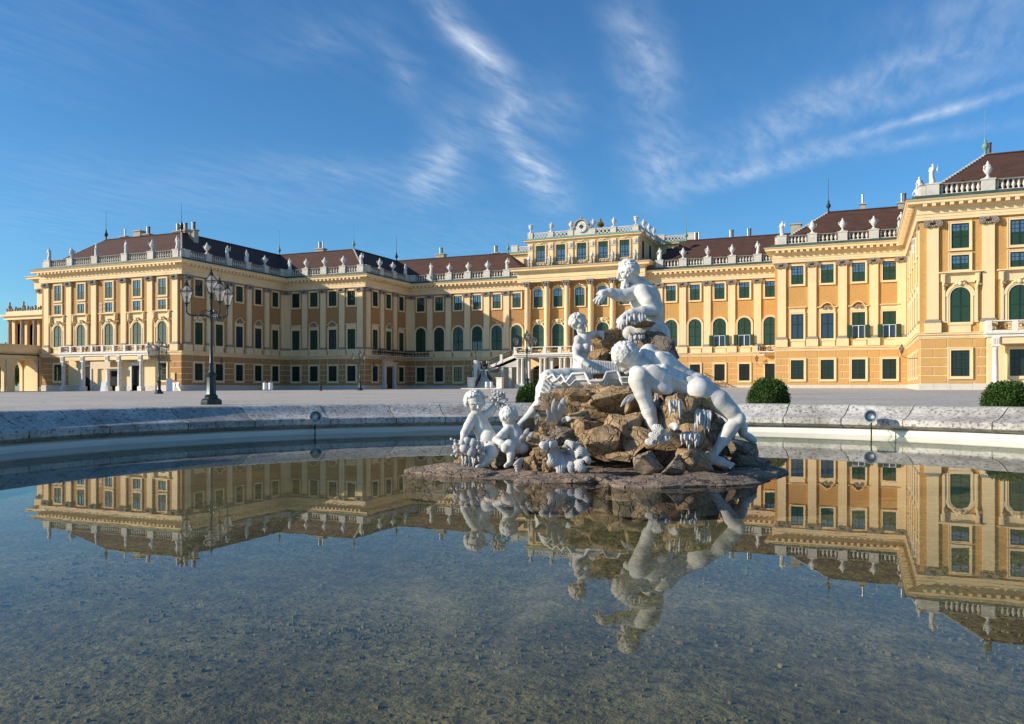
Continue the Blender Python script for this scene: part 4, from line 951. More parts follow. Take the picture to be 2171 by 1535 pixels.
def small_column(b, x, y, z0, z1, r=.30):
    b.box(x-.42, x+.42, y-.42, y+.42, z0, z0+.85); b.box(x-.36, x+.36, y-.36, y+.36, z1-.14, z1)
    b.lathe([(r*1.25, .85), (r*1.3, .93), (r*1.05, 1.02), (r, 1.1), (r, (z1-z0)*.45), (r*.86, z1-z0-.5), (r*.98, z1-z0-.44), (r*.84, z1-z0-.38), (r*.84, z1-z0-.28), (r*1.15, z1-z0-.14)], 14, (x, y, z0))
def pavilion_porch(f, cols, u0, u1, doors):
    """white columned porch with balcony before an end pavilion"""
    v0 = f.p0.y; vf = v0-1.75
    root = pal('porch', MB().box(u0, u1, vf-.1, v0-.02, 6.30, 6.62).box(u0-.12, u1+.12, vf-.25, v0-.01, 6.62, 6.86), MT['white'])
    for u in cols:
        b = MB(); small_column(b, 0, 0, 0, 5.0, .29); z = gz(u, vf)-.1
        o = obj('column', b, MT['white'], root, (u, vf+.25, z), smooth=40); o.scale = (1, 1, (5.45-z)/5.0)
        t = MB(); t.box(-.36, .36, -.36, .30, 5.45, 6.30)
        for k in range(4): t.box(-.24+.15*k, -.18+.15*k, -.40, -.36, 5.6, 6.2)
        obj('entablature_block', t, MT['white'], root, (u, vf+.25, 0))
    t = MB(); t.box(u0+.1, u1-.1, vf+.05, vf+.45, 5.6, 6.28); obj('beam', t, MT['cream'], root)
    b = MB(); b.box(u0+.3, u1-.3, v0-.10, v0-.01, .2, 6.3); obj('porch_wall', b, MT['cream'], root)
    for (u, w, h, kind) in doors:
        b = MB(); b.ring(outline(w, h), outline(w, h, 0, .32, 0), .02, -.16); b.box(-w/2-.5, w/2+.5, -.3, .0, h+.32, h+.5); s = obj('door_surround', b, MT['white'], root, (u, v0-.1, gz(u, v0)))
        p = MB(); p.add([(x, -.03, z) for x, z in outline(w, h)], [(0, 1, 2, 3)]); obj('door', p, MT[kind], root, (u, v0-.1, gz(u, v0)))
    for u in [c for c in cols[:-1]]:
        pass
    stone_parapet('parapet', (u0+.2, vf+.05), (u1-.2, vf+.05), 9, 6.86, 8.0, root); stone_parapet('parapet', (u0+.2, vf+.35), (u0+.2, v0-.35), 2, 6.86, 8.0, root); stone_parapet('parapet', (u1-.2, v0-.35), (u1-.2, vf+.35), 2, 6.86, 8.0, root)
    return root
def fixp(root):      # porch meshes are in world space
    root.location = (46, -139, 0)
r1 = pavilion_porch(FA, [-122.6, -118.0, -112.4, -109.9, -105.2], -123.2, -103.4, [(-118.9, 1.9, 4.0, 'dark'), (-112.6, 3.0, 3.3, 'dark'), (-107.6, 2.1, 4.1, 'dark')]); fixp(r1)
for (u, h) in ((-114.9, 1), (-110.6, 1)): pass
r2 = pavilion_porch(FR, [12.7, 17.4, 19.9, 25.5, 30.1], 11.9, 30.8, [(21.3, 3.0, 3.3, 'dark'), (27.2, 2.0, 4.0, 'dark')]); fixp(r2)
put_window('ground', (15.05, FR.p0.y-.1, 2.30), 0)
aw = MB()
for i in range(8):
    x0, x1 = -115.9+i*.55, -115.9+(i+1)*.55; z = lambda q: 4.2-.12*math.sin(q*2.2)
    aw.add([(x0, 97.0, 4.2), (x1, 97.0, 4.2), (x1, 96.95, 5.35), (x0, 96.95, 5.35)], [(0, 1, 2, 3)])
obj('banner', aw, mat('beige_cloth', (.72, .55, .36), .9), r1)
def staircase(flip):
    M = lambda u: u if not flip else 2*-45.6-u
    n = 14; z0 = gz(-58, 126); zl = 4.75
    root = pal('staircase', MB().box(*sorted((M(-61.6), M(-54.4))), 123.4, 125.7, z0-.3, z0+.10), MT['white'])
    def ed(t): return -60.0-2.5*t*t, -56.0-5.0*(1-(1-t)**1.7)
    for i in range(n):
        za = z0+(zl-z0)*i/n; zb = z0+(zl-z0)*(i+1)/n; t0 = i/n; v0 = 125.6+7.4*t0; l0, r0 = ed(t0); l1, r1 = ed(min(1, t0+2/n)); v1 = v0+7.4*2/n
        s = MB(); P = [(M(l0), v0), (M(r0), v0), (M(r1), v1), (M(l1), v1)]; s.add([(x, y, z) for z in (za-.25, zb) for x, y in P], [(3, 2, 1, 0), (4, 5, 6, 7), (0, 1, 5, 4), (1, 2, 6, 5), (2, 3, 7, 6), (3, 0, 4, 7)]); obj('step', s, MT['plinth'], root)
    s = MB(); s.box(*sorted((M(-63.0), M(-60.2))), 133.0, 136.8, zl-.5, zl); obj('landing', s, MT['plinth'], root)
    n2 = 9
    for i in range(n2):
        za = zl+(6.9-zl)*i/n2; zb = zl+(6.9-zl)*(i+1)/n2; x = -60.4+.6*i
        s = MB(); s.box(*sorted((M(x), M(-54.9))), 132.6, 136.8, za-.02, zb); obj('step', s, MT['plinth'], root)
    def slope_parapet(pts, posts=()):
        """pts: (u, v, z) of the foot line"""
        s = MB(); ir = MB(); m = len(pts)
        for (h0, h1, hw, bld) in ((-.42, .10, .17, s), (.92, 1.04, .09, ir)):
            vs = []
            for i, p in enumerate(pts):
                d = Vector(pts[min(i+1, m-1)][:2])-Vector(pts[max(i-1, 0)][:2]); d.normalize(); nn = Vector((d.y, -d.x))*hw
                for (sg, h) in ((1, h0), (-1, h0), (-1, h1), (1, h1)): vs.append((p[0]+nn.x*sg, p[1]+nn.y*sg, p[2]+h))
            bld.add(vs, [(i*4+k, i*4+(k+1) % 4, i*4+4+(k+1) % 4, i*4+4+k) for i in range(m-1) for k in range(4)]+[(0, 1, 2, 3), tuple((m-1)*4+k for k in (3, 2, 1, 0))])
        for i in range(m-1):
            A, B_ = Vector(pts[i]), Vector(pts[i+1]); k = max(2, int((B_-A).length/.32))
            for j in range(k):
                q_ = A.lerp(B_, (j+.5)/k); d = (B_-A).normalized()*.12; ir.tube([(q_.x, q_.y, q_.z+.1), (q_.x, q_.y, q_.z+.95)], .03, 4)
                ir.tube([(q_.x+d.x*math.cos(t), q_.y+d.y*math.cos(t), q_.z+.5+.24*math.sin(t)) for t in [w*.7 for w in range(10)]], .03, 4)
        obj('stair_parapet', s, MT['white'], root); obj('stair_railing', ir, MT['iron'], root)
        for i in posts:
            p = pts[i]; pb = MB(); pb.box(p[0]-.24, p[0]+.24, p[1]-.24, p[1]+.24, p[2]-.4, p[2]+1.14); obj('stair_post', pb, MT['white'], root)
    tt = [i/7 for i in range(8)]
    slope_parapet([(M(ed(t)[0]), 125.6+7.4*t, z0+(zl-z0)*t) for t in tt], (4, 7)); slope_parapet([(M(ed(t)[1]), 125.6+7.4*t, z0+(zl-z0)*t) for t in tt], (4, 7))
    slope_parapet([(M(-61.0+5.7*t), 132.5, zl+(6.9-zl)*t) for t in (0, .25, .5, .75, 1)], (2,)); slope_parapet([(M(-62.6), 133.0+3.6*t, zl) for t in (0, .5, 1)], ())
    w = MB(); A = [(M(-61.0), zl-.3), (M(-55.2), 6.5), (M(-55.2), 6.0), (M(-61.0), zl-.9)]; w.add([(x, 132.6, z) for x, z in A]+[(x, 136.5, z) for x, z in A], [(0, 1, 2, 3), (7, 6, 5, 4), (3, 2, 6, 7)]); obj('stair_soffit', w, MT['white'], root)
    for u, zt_ in ((-58.2, 5.0), (-56.6, 5.6)):
        p = MB(); p.box(M(u)-.28, M(u)+.28, 132.7, 133.3, .6, zt_); obj('pier', p, MT['white'], root)
    for u in (-60.5, -55.2):
        pd = MB().box(M(u)-.5, M(u)+.5, 124.7, 125.6, z0-.3, z0+1.75).box(M(u)-.58, M(u)+.58, 124.62, 125.68, z0+1.75, z0+1.9); obj('newel_pedestal', pd, MT['white'], root)
    pd = MB().box(M(-62.1)-.32, M(-62.1)+.32, 130.0, 130.64, z0, zl+1.2); obj('newel_pedestal', pd, MT['white'], root)
    root.location = (46, -139, 0); return root
staircase(False); staircase(True)
def centre_balcony():
    root = pal('balcony', MB().box(-55.3, -35.9, 131.4, 138.7, 6.5, 6.75).box(-55.5, -35.7, 131.2, 138.7, 6.75, 6.95), MT['white'])
    stone_parapet('parapet', (-55.1, 131.6), (-36.1, 131.6), 8, 6.95, 8.15, root, .6)
    for u in (-54.8, -54.0, -50.6, -49.8, -47.0, -46.2, -45.0, -44.2, -41.4, -40.6, -37.2, -36.4):
        b = MB(); small_column(b, u, 132.0, gz(u, 132)-.1, 6.3, .27); obj('column', b, MT['white'], root, smooth=40)
    for u in (-53.2, -48.9, -42.3, -38.0):
        b = MB(); b.box(u-.35, u+.35, 132.3, 133.0, .6, 6.3); b.box(u-.45, u+.45, 132.2, 133.1, .6, 2.0); obj('pier', b, MT['white'], root)
    b = MB(); b.box(-55.2, -36.0, 131.7, 132.4, 6.28, 6.5); obj('beam', b, MT['white'], root)
    root.location = (46, -139, 0)
centre_balcony()
def iron_balcony():
    # dark iron balcony round the corner of the left wing, above the portal
    root = pal('balcony', MB().box(-80.98, -79.5, 125.9, 139.6, 6.86, 7.02).box(-79.5, -75.7, 138.4, 139.6, 6.86, 7.02), MT['white'])
    ir = MB(); scroll_panel(ir, (-79.55, 126.0), (-79.55, 138.5), 7.05, 8.05, .06); scroll_panel(ir, (-79.5, 138.5), (-75.8, 138.5), 7.05, 8.05, .06); scroll_panel(ir, (-80.9, 126.0), (-79.6, 126.0), 7.05, 8.05, .06); obj('ironwork', ir, MT['iron'], root)
    for y in (127.2, 130.0, 134.2, 137.0):
        b = MB(); b.add([(-80.9, y-.2, 6.2), (-80.9, y+.2, 6.2), (-80.9, y+.2, 6.85), (-80.9, y-.2, 6.85), (-79.8, y-.2, 6.85), (-79.8, y+.2, 6.85)], [(0, 1, 5, 4), (0, 4, 3), (1, 2, 5), (0, 3, 2, 1), (3, 4, 5, 2)]); obj('bracket', b, MT['white'], root)
    root.location = (46, -139, 0)
    y = 132.0; g = gz(-81, y)
    d = MB(); d.box(-80.95, -80.86, y-1.35, y+1.35, g-.2, g+4.0)
    for k in range(2):
        for z in (.25, 1.6, 2.9): d.box(-80.87, -80.82, y-1.2+1.27*k, y-.15+1.27*k, g+z, g+z+1.05)
    p = pal('portal_door', d, MT['door'])
    s = MB()
    for q in (-1, 1): s.box(-80.98, -80.45, y+q*1.75-.35, y+q*1.75+.35, g-.2, g+4.2); s.box(-80.98, -80.35, y+q*1.75-.42, y+q*1.75+.42, g-.2, g+.8)
    s.box(-80.98, -80.45, y-2.1, y+2.1, g+4.2, g+4.7); s.box(-80.98, -80.2, y-2.3, y+2.3, g+4.7, g+4.9); obj('portal_surround', s, MT['white'], p)
    r = pal('balcony', MB().box(-15.5, -11.5, 138.3, 139.65, 6.86, 7.02), MT['white']); r.location = (46, -139, 0)
    ir = MB(); scroll_panel(ir, (-15.4, 138.4), (-11.6, 138.4), 7.05, 8.05, .06); scroll_panel(ir, (-15.4, 139.5), (-15.4, 138.4), 7.05, 8.05, .06); obj('ironwork', ir, MT['iron'], r)
    for u in (-14.6, -12.4):
        b = MB(); b.box(u-.2, u+.2, 138.7, 139.6, 6.4, 6.85); obj('bracket', b, MT['white'], r)
iron_balcony()
# shutters thrown open
def open_shutters(f, t, z, w, h, white=True):
    at = f.at(t); c = MB(); c.ring(outline(w*.86, h*.95), outline(w*.86, h*.95, 0, .06), -.13, -.17); c.box(-.05, .05, -.17, -.13, 0, h*.95)
    r = pal('open_casement', c, MT['enamel'], (at[0], at[1], z), f.rz)
    for q in (-1, 1):
        x0, x1 = sorted((q*(w/2+.02), q*(w/2+.62))); b = MB().box(x0, x1, -.55, -.49, 0, h)
        for k in range(9):
            zz = .1+(h-.2)*k/9; b.box(x0+.07, x1-.07, -.575, -.545, zz, zz+.10)
        obj('shutter_leaf', b, MT['shutter'], r)
open_shutters(FP, FP.win[2], 8.05, 1.68, 1.75); open_shutters(FP, FP.win[3], 8.05, 1.68, 1.75); open_shutters(FN, FN.win[3], 8.08, 2.0, 1.75); open_shutters(FN, FN.win[4], 8.08, 2.0, 1.75)
c = MB(); c.ring(outline(.8, 1.45), outline(.8, 1.45, 0, .05), -.02, -.06); c.box(-.4, .4, -.06, -.02, .7, .75); c.box(-.02, .02, -.06, -.02, 0, 1.45)
o = pal('open_casement', c, MT['enamel'], (-115.4, 98.9-.35, 13.6), R(-20))
o = pal('open_casement', c.mesh('open_casement'), MT['enamel'], (5.82-.5, 99.9, 15.9), R(-70))

# ------------------------------------------------------------------ far left: recessed bay, loggia, arcade
def far_left():
    # recessed outer bay of the left pavilion
    path = [(-137.6, 118), (-137.6, 103.9), (-129.7, 103.9)]
    pal('wall', sweep(path, [(0, 0), (0, 19.05)]), MT['cream'])
    pal('cornice', sweep(path, [(0, 19.0), (.3, 19.0), (.3, 20.24), (.5, 20.44), (.52, 20.66), (1.22, 20.68), (1.22, 20.93), (1.42, 21.10), (1.42, 21.17), (0, 21.4)]), MT['cream'])
    put_pilaster((-136.3, 103.9), 0); put_window('upper', (-133.5, 103.9, 15.86), 0); put_window('arch_small', (-133.5, 103.9, 8.03), 0)
    root = empty('loggia', (-135.5, 103, 0)); tag(root, 'columned terrace loggia with dark ornament on its roof left of the palace', 'loggia')
    def L(name, b, m, **k): return obj(name, b, m, root, (135.5, -103, 0), **k)
    L('deck', MB().box(-141.0, -129.8, 99.6, 106.4, 7.2, 7.75), MT['cream'])
    L('back_wall', MB().box(-141.2, -130, 101.6, 102.4, 7.75, 13.2), MT['ochre'])
    for u in (-138.6, -135.4, -132.3): L('glazing', MB().plate(outline(1.7, 4.8, 1 if u == -135.4 else 0), 0, .0), MT['panedark']).location = (u+135.5, 101.55-103, 7.8)
    for u in (-140.2, -137.0, -133.8, -130.7):
        b = MB(); b.lathe([(.42, 7.75), (.42, 8.0), (.33, 8.1), (.33, 10), (.28, 12.9), (.42, 13.05), (.42, 13.2)], 12, (u, 100.6, 0)); L('column', b, MT['capital'], smooth=40)
        b = MB(); b.box(u-.3, u+.3, 101.3, 101.6, 7.75, 13.2); L('pier', b, MT['cream'])
    L('entablature', MB().box(-141.0, -129.9, 100.0, 106.4, 13.2, 13.8).box(-141.4, -129.8, 99.6, 106.4, 13.8, 14.1).box(-140.6, -130, 100.2, 106, 14.1, 14.7), MT['cream'])
    b = MB(); rnd = random.Random(4)
    for i in range(16): b.tube([(-140.6+.65*i, 100.4, 14.7), (-140.5+.65*i+rnd.uniform(-.3, .3), 100.4, 15.1+rnd.random()*.4), (-140.3+.65*i, 100.4, 14.9)], [.12, .2, .1], 6)
    for u in (-140.2, -136.6): b.lathe([(.2, 14.7), (.3, 15.2), (.38, 15.5), (.12, 15.9), (.2, 16.2), (.02, 16.5)], 8, (u, 100.6, 0))
    L('roof_ornament', b, MT['capital'], smooth=50)
    b = MB(); b.lathe([(2.6, 14.7), (2.5, 15.6), (2.0, 16.5), (1.2, 17.1), (.01, 17.3)], 12, (-131.5, 103.6, 0)); L('copper_roof', b, MT['darkmetal'])
    # arcade running toward the viewer along the side of the court
    root = empty('arcade', (-131, 84, 0)); tag(root, 'yellow plastered arcade with round arches and flat parapet at the left edge', 'arcade')
    def Q(name, b, m, **k): return obj(name, b, m, root, (131, -84, 0), **k)
    x0, x1 = -134.9, -130.4
    arches = [96.5-6.0*i for i in range(5)]                 # centre v
    for (xa, xb) in ((x1-.75, x1), (x0, x0+.75)):
        for (i, c) in enumerate(arches):
            r = 2.05; zs = 4.1; pr = 3.0; pts = [(c+pr, 7.3), (c-pr, 7.3), (c-pr, -.3), (c-r, -.3), (c-r, zs)]+[(c-r*math.cos(math.pi*k/14), zs+r*math.sin(math.pi*k/14)) for k in range(1, 14)]+[(c+r, zs), (c+r, -.3), (c+pr, -.3)]
            n = len(pts); b = MB(); b.add([(xb, y, z) for y, z in pts]+[(xa, y, z) for y, z in pts], [tuple(range(n)), tuple(range(2*n-1, n-1, -1))]+[(k, n+k, n+(k+1) % n, (k+1) % n) for k in range(n)]); Q('arch', b, MT['cream'])
            if xb == x1:
                for s in (-1, 1):
                    b = MB(); b.box(x1, x1+.18, c+s*3.0-.6, c+s*3.0+.6, -.3, 6.0); b.box(x1, x1+.28, c+s*3-.7, c+s*3+.7, 4.95, 5.15); b.box(x1, x1+.3, c+s*3-.75, c+s*3+.75, -.3, 1.3)
                    if s < 0 or i == 0: Q('pier', b, MT['cream'])
    Q('ceiling', MB().box(x0, x1, 69, 99, 6.6, 6.8), MT['cream'])
    Q('parapet', MB().box(x0-.1, x1+.12, 69, 98.85, 7.3, 8.25).box(x0-.2, x1+.35, 69, 98.8, 7.05, 7.3).box(x0-.2, x1+.25, 69, 98.8, 8.25, 8.4).box(x0-.15, x1+.16, 69, 98.8, 5.9, 6.1), MT['cream'])
    b = MB(); b.box(x0+.0, x1, 98.7, 98.85, -.3, 7); Q('end_wall', b, MT['cream'])
far_left()

# ------------------------------------------------------------------ carved figures: smooth blended solids turned into a mesh
def surface_nets(D, org, h):
    S = D < 0; nx, ny, nz = D.shape
    act = np.zeros((nx-1, ny-1, nz-1), np.int8)
    for i in (0, 1):
        for j in (0, 1):
            for k in (0, 1): act += S[i:nx-1+i, j:ny-1+j, k:nz-1+k]
    cells = np.argwhere((act > 0) & (act < 8)); idx = -np.ones(act.shape, np.int64); idx[tuple(cells.T)] = np.arange(len(cells))
    cor = np.array([(i, j, k) for i in (0, 1) for j in (0, 1) for k in (0, 1)])
    vals = np.stack([D[tuple((cells+c).T)] for c in cor], 1)
    pos = np.zeros((len(cells), 3)); cnt = np.zeros(len(cells))
    for a in range(8):
        for b in range(a+1, 8):
            if np.abs(cor[a]-cor[b]).sum() != 1: continue
            m = (vals[:, a] < 0) != (vals[:, b] < 0); t = vals[m, a]/(vals[m, a]-vals[m, b])
            pos[m] += cor[a]+t[:, None]*(cor[b]-cor[a]); cnt[m] += 1
    V = (cells+pos/cnt[:, None])*h+np.array(org); Fs = []
    for ax in range(3):
        sl0 = [slice(None)]*3; sl1 = [slice(None)]*3; sl0[ax] = slice(0, -1); sl1[ax] = slice(1, None)
        ch = S[tuple(sl0)] != S[tuple(sl1)]; e = np.argwhere(ch); b, c = [q for q in range(3) if q != ax]
        ok = (e[:, b] > 0) & (e[:, c] > 0) & (e[:, b] < D.shape[b]-1) & (e[:, c] < D.shape[c]-1); e = e[ok]
        def cell(db, dc): q = e.copy(); q[:, b] += db; q[:, c] += dc; return idx[tuple(q.T)]
        q = np.stack([cell(-1, -1), cell(0, -1), cell(0, 0), cell(-1, 0)], 1)
        inside = S[tuple(e.T)]
        flip = inside if ax != 1 else ~inside
        q[~flip] = q[~flip][:, ::-1]; Fs.append(q)
    Fs = np.concatenate(Fs); Fs = Fs[(Fs >= 0).all(1)]
    return V, Fs
class Clay:
    """points are (x right, y up, d depth) in the builder's own frame; radii in the same unit"""
    def __init__(s, k=.02): s.p = []; s.k = k
    def cone(s, a, b, ra, rb, k=None, sub=False): s.p.append(('c', np.array(a, float), np.array(b, float), ra, rb, s.k if k is None else k, sub)); return s
    def chain(s, pts, k=None):
        for q, r in zip(pts[:-1], pts[1:]): s.cone(q[:3], r[:3], q[3], r[3], k)
        return s
    def ell(s, c, r, k=None, rot=None, sub=False): s.p.append(('e', np.array(c, float), np.array(r, float), rot, None, s.k if k is None else k, sub)); return s
    def mesh(s, name, h, T, smooth=True, noise=0.0):
        lo = np.full(3, 1e9); hi = -lo
        for q in s.p:
            if q[-1]: continue
            if q[0] == 'c': r = max(q[3], q[4]); lo = np.minimum(lo, np.minimum(q[1], q[2])-r); hi = np.maximum(hi, np.maximum(q[1], q[2])+r)
            else: r = q[2].max(); lo = np.minimum(lo, q[1]-r); hi = np.maximum(hi, q[1]+r)
        lo -= 4*h; hi += 4*h; n = np.ceil((hi-lo)/h).astype(int)+1
        D = np.full(n, .25, np.float32); ax = [lo[i]+h*np.arange(n[i]) for i in range(3)]
        for q in s.p:
            k = q[5]; pad = k*1.2+3*h
            if q[0] == 'c': r = max(q[3], q[4]); a = np.minimum(q[1], q[2])-r-pad; b = np.maximum(q[1], q[2])+r+pad
            else: r = q[2].max(); a = q[1]-r-pad; b = q[1]+r+pad
            i0 = np.maximum(0, np.floor((a-lo)/h).astype(int)); i1 = np.minimum(n, np.ceil((b-lo)/h).astype(int)+1)
            if (i1 <= i0).any(): continue
            X, Y, Z = np.meshgrid(*[ax[i][i0[i]:i1[i]] for i in range(3)], indexing='ij', sparse=True)
            if q[0] == 'c':
                A = q[1]; ba = q[2]-A; L2 = max(1e-12, ba@ba); px, py, pz = X-A[0], Y-A[1], Z-A[2]
                t = np.clip((px*ba[0]+py*ba[1]+pz*ba[2])/L2, 0, 1)
                d = np.sqrt((px-t*ba[0])**2+(py-t*ba[1])**2+(pz-t*ba[2])**2)-(q[3]+(q[4]-q[3])*t)
            else:
                px, py, pz = X-q[1][0], Y-q[1][1], Z-q[1][2]
                if q[3] is not None:
                    c_, s_ = math.cos(q[3]), math.sin(q[3]); px, py = px*c_+py*s_, -px*s_+py*c_
                r = q[2]; g = np.sqrt((px/r[0])**2+(py/r[1])**2+(pz/r[2])**2); d = (g-1)*r.min()*np.clip(.5+.5*g, .8, 1.4)
            d = d.astype(np.float32); sl = tuple(slice(i0[i], i1[i]) for i in range(3)); E_ = D[sl]
            if q[6]:
                hh = np.clip(.5-.5*(E_+d)/k, 0, 1); D[sl] = E_*(1-hh)+(-d)*hh+k*hh*(1-hh)
            else:
                hh = np.clip(.5+.5*(E_-d)/k, 0, 1); D[sl] = E_*(1-hh)+d*hh-k*hh*(1-hh)
        V, Fs = surface_nets(D, lo, h)
        W = T(V); me = bpy.data.meshes.new(name); me.vertices.add(len(W)); me.vertices.foreach_set('co', W.astype(np.float32).ravel())
        me.loops.add(len(Fs)*4); me.loops.foreach_set('vertex_index', Fs.astype(np.int32).ravel()); me.polygons.add(len(Fs))
        me.polygons.foreach_set('loop_start', np.arange(0, len(Fs)*4, 4, dtype=np.int32)); me.polygons.foreach_set('loop_total', np.full(len(Fs), 4, np.int32)); me.update(); me.validate()
        bm = bmesh.new(); bm.from_mesh(me); bmesh.ops.recalc_face_normals(bm, faces=bm.faces); bm.to_mesh(me); bm.free()
        if smooth: me.shade_smooth()
        return me
def T_local(V): return np.stack([V[:, 0], V[:, 2], V[:, 1]], 1)           # x right, depth = +y, y up -> z
# roof statues and urns -------------------------------------------------------------
def roof_statue(kind):
    c = Clay(.05); L = kind
    c.ell((0, .12, 0), (.34, .14, .30)); sway = .08 if L != 1 else -.08
    c.chain([(.0, .15, 0, .30), (sway, .7, 0, .27), (sway*1.3, 1.15, 0, .25), (0, 1.55, 0, .25), (-sway*.6, 1.8, 0, .23)])
    c.cone((-.22, 1.83, 0), (.2, 1.83, 0), .11, .11); c.cone((-sway*.6, 1.9, 0), (-sway*.6, 2.05, 0), .07, .07); c.ell((-sway*.7, 2.17, -.02), (.115, .15, .13)); c.ell((-sway*.7, 2.22, .03), (.13, .12, .13))
    if L == 0: c.chain([(.26, 1.8, 0, .085), (.40, 1.45, -.08, .07), (.16, 1.35, -.3, .06)]); c.chain([(-.26, 1.8, 0, .085), (-.40, 1.45, .05, .07), (-.35, 1.12, -.1, .06)])
    if L == 1: c.chain([(.26, 1.8, 0, .085), (.42, 1.5, -.08, .07), (.52, 1.85, -.2, .06)]); c.chain([(-.26, 1.8, 0, .085), (-.38, 1.45, -.08, .07), (-.05, 1.4, -.28, .06)]); c.chain([(.5, 1.2, -.2, .03), (.52, 2.2, -.2, .03)])
    if L == 2: c.chain([(.26, 1.8, 0, .085), (.30, 1.4, -.2, .07), (.02, 1.5, -.32, .06)]); c.chain([(-.26, 1.8, 0, .085), (-.46, 1.5, -.05, .07), (-.56, 1.2, -.12, .055)]); c.ell((-.35, .6, .05), (.2, .6, .2))
    for i in range(7): a = i*.9; c.chain([(.2*math.cos(a)+sway, 1.2, .2*math.sin(a), .05), (.27*math.cos(a+.3), .2, .27*math.sin(a+.3), .07)], .03)
    return c.mesh('roof_statue', .045, T_local)
STM = [roof_statue(i) for i in range(3)]
for m in STM: m.materials.append(MT['statue'])
b = MB(); b.box(-.42, .42, -.42, .42, 0, .16); b.lathe([(.34, .16), (.30, .24), (.14, .42), (.13, .55), (.20, .62), (.38, .85), (.50, 1.12), (.52, 1.28), (.44, 1.42), (.36, 1.48), (.42, 1.55), (.40, 1.62), (.26, 1.78), (.12, 1.9), (.16, 2.0), (.13, 2.1), (.02, 2.25)], 14)
for q in (-1, 1): b.tube([(q*.45, 0, 1.1), (q*.68, 0, 1.3), (q*.62, 0, 1.55), (q*.38, 0, 1.5)], .07, 6)
URN = b.mesh('stone_urn', 50); URN.materials.append(MT['statue'])
b = MB(); b.box(-.4, .4, -.4, .4, 0, .14); b.lathe([(.32, .14), (.14, .4), (.14, .6), (.28, .8), (.46, 1.15), (.50, 1.5), (.40, 1.62), (.55, 1.75), (.45, 1.8), (.01, 1.7)], 14)
for i in range(6): a = i*1.05; b.ball((.4*math.cos(a), .4*math.sin(a), 1.75), (.2, .2, .24), 7, 5)
VASE = b.mesh('stone_vase', 50); VASE.materials.append(MT['statue'])
ORD = ['first', 'second', 'third', 'fourth', 'fifth', 'sixth']
def roof_things():
    k = 0; rnd = random.Random(2)
    for (x, y, z, kind, sec, n) in ROOF_THINGS:
        where = {'left pavilion front': 'left end pavilion front, {} from its left corner', 'left pavilion side': 'shaded left pavilion side, {} post from the front corner',
                 'left wing front': 'half-shaded left wing front, {} post from the inner corner', 'left wing side': 'short left wing side, {} post from its outer corner',
                 'main block left': 'roof edge left of the clock block, {} post', 'main block right': 'roof edge right of the clock block, {} post',
                 'right wing front': 'right wing front, {} post from its left corner', 'right pavilion side': 'right pavilion side, {} post from the inner corner',
                 'right pavilion front': 'right end pavilion front, {} post from its left corner', 'centre attic': 'clock balustrade, {} post from the left', 'centre attic side': 'receding balustrade behind the clock, {} post back',
                 'centre attic ledge': 'ledge under the clock, {} from the left'}[sec].format(ORD[n-1])
        if kind[0] == 's':
            o = obj('roof_statue', STM[k % 3], None, None, (x, y, z), rnd.uniform(-.4, .4)+(1.57 if 'side' in sec and 'left' in sec else 0)); k += 1
            s = .84 if kind == 's2' else .93; o.scale = (s, s, s); tag(o, f'white stone statue on the {where}', 'statue', 'statues along the palace roofline')
        else:
            o = obj('stone_urn' if kind == 'u' else 'stone_vase', URN if kind == 'u' else VASE, None, None, (x, y, z), rnd.uniform(0, 1)); s = .86 if 'attic' not in sec else .76; o.scale = (s, s, s)
            tag(o, f'pale stone {"urn" if kind == "u" else "vase"} on the {where}', 'urn', 'urns along the palace roofline')
roof_things()

# ------------------------------------------------------------------ street lamps
def lantern(parent, p, s=1.0):
    x, y, z = p; n = 6
    fr = MB(); r0, r1, h = .13*s, .30*s, .52*s
    def hexa(r, zz): return [(x+r*math.cos(2*math.pi*i/n+.26), y+r*math.sin(2*math.pi*i/n+.26), zz) for i in range(n)]
    lo, hi, ap = hexa(r0, z+.16*s), hexa(r1, z+.16*s+h), hexa(.09*s, z+.16*s+h+.26*s)
    for i in range(n):
        fr.tube([lo[i], hi[i], ap[i]], .016*s, 4); fr.tube([lo[i], lo[(i+1) % n]], .018*s, 4); fr.tube([hi[i], hi[(i+1) % n]], .024*s, 4)
        fr.ball((hi[i][0], hi[i][1], hi[i][2]+.03*s), .03*s, 5, 4)
    fr.lathe([(.02*s, 0), (.07*s, .03*s), (.04*s, .08*s), (.10*s, .13*s), (.13*s, .17*s), (.001, .17*s)], 8, (x, y, z))
    fr.lathe([(.10*s, 0), (.12*s, .03*s), (.07*s, .08*s), (.09*s, .12*s), (.03*s, .18*s), (.05*s, .23*s), (.015*s, .28*s), (.004, .42*s)], 8, (x, y, z+.16*s+h+.25*s))
    fr.lathe([(.03*s, .17*s), (.03*s, .34*s), (.05*s, .36*s), (.05*s, .46*s), (.01, .48*s)], 8, (x, y, z))
    o = obj('lantern', fr, MT['lamp'], parent, smooth=40)
    g = MB(); g.add(lo+hi+ap, [(i, (i+1) % n, n+(i+1) % n, n+i) for i in range(n)]+[(n+i, n+(i+1) % n, 2*n+(i+1) % n, 2*n+i) for i in range(n)]); obj('glass', g, MT['lampglass'], o)
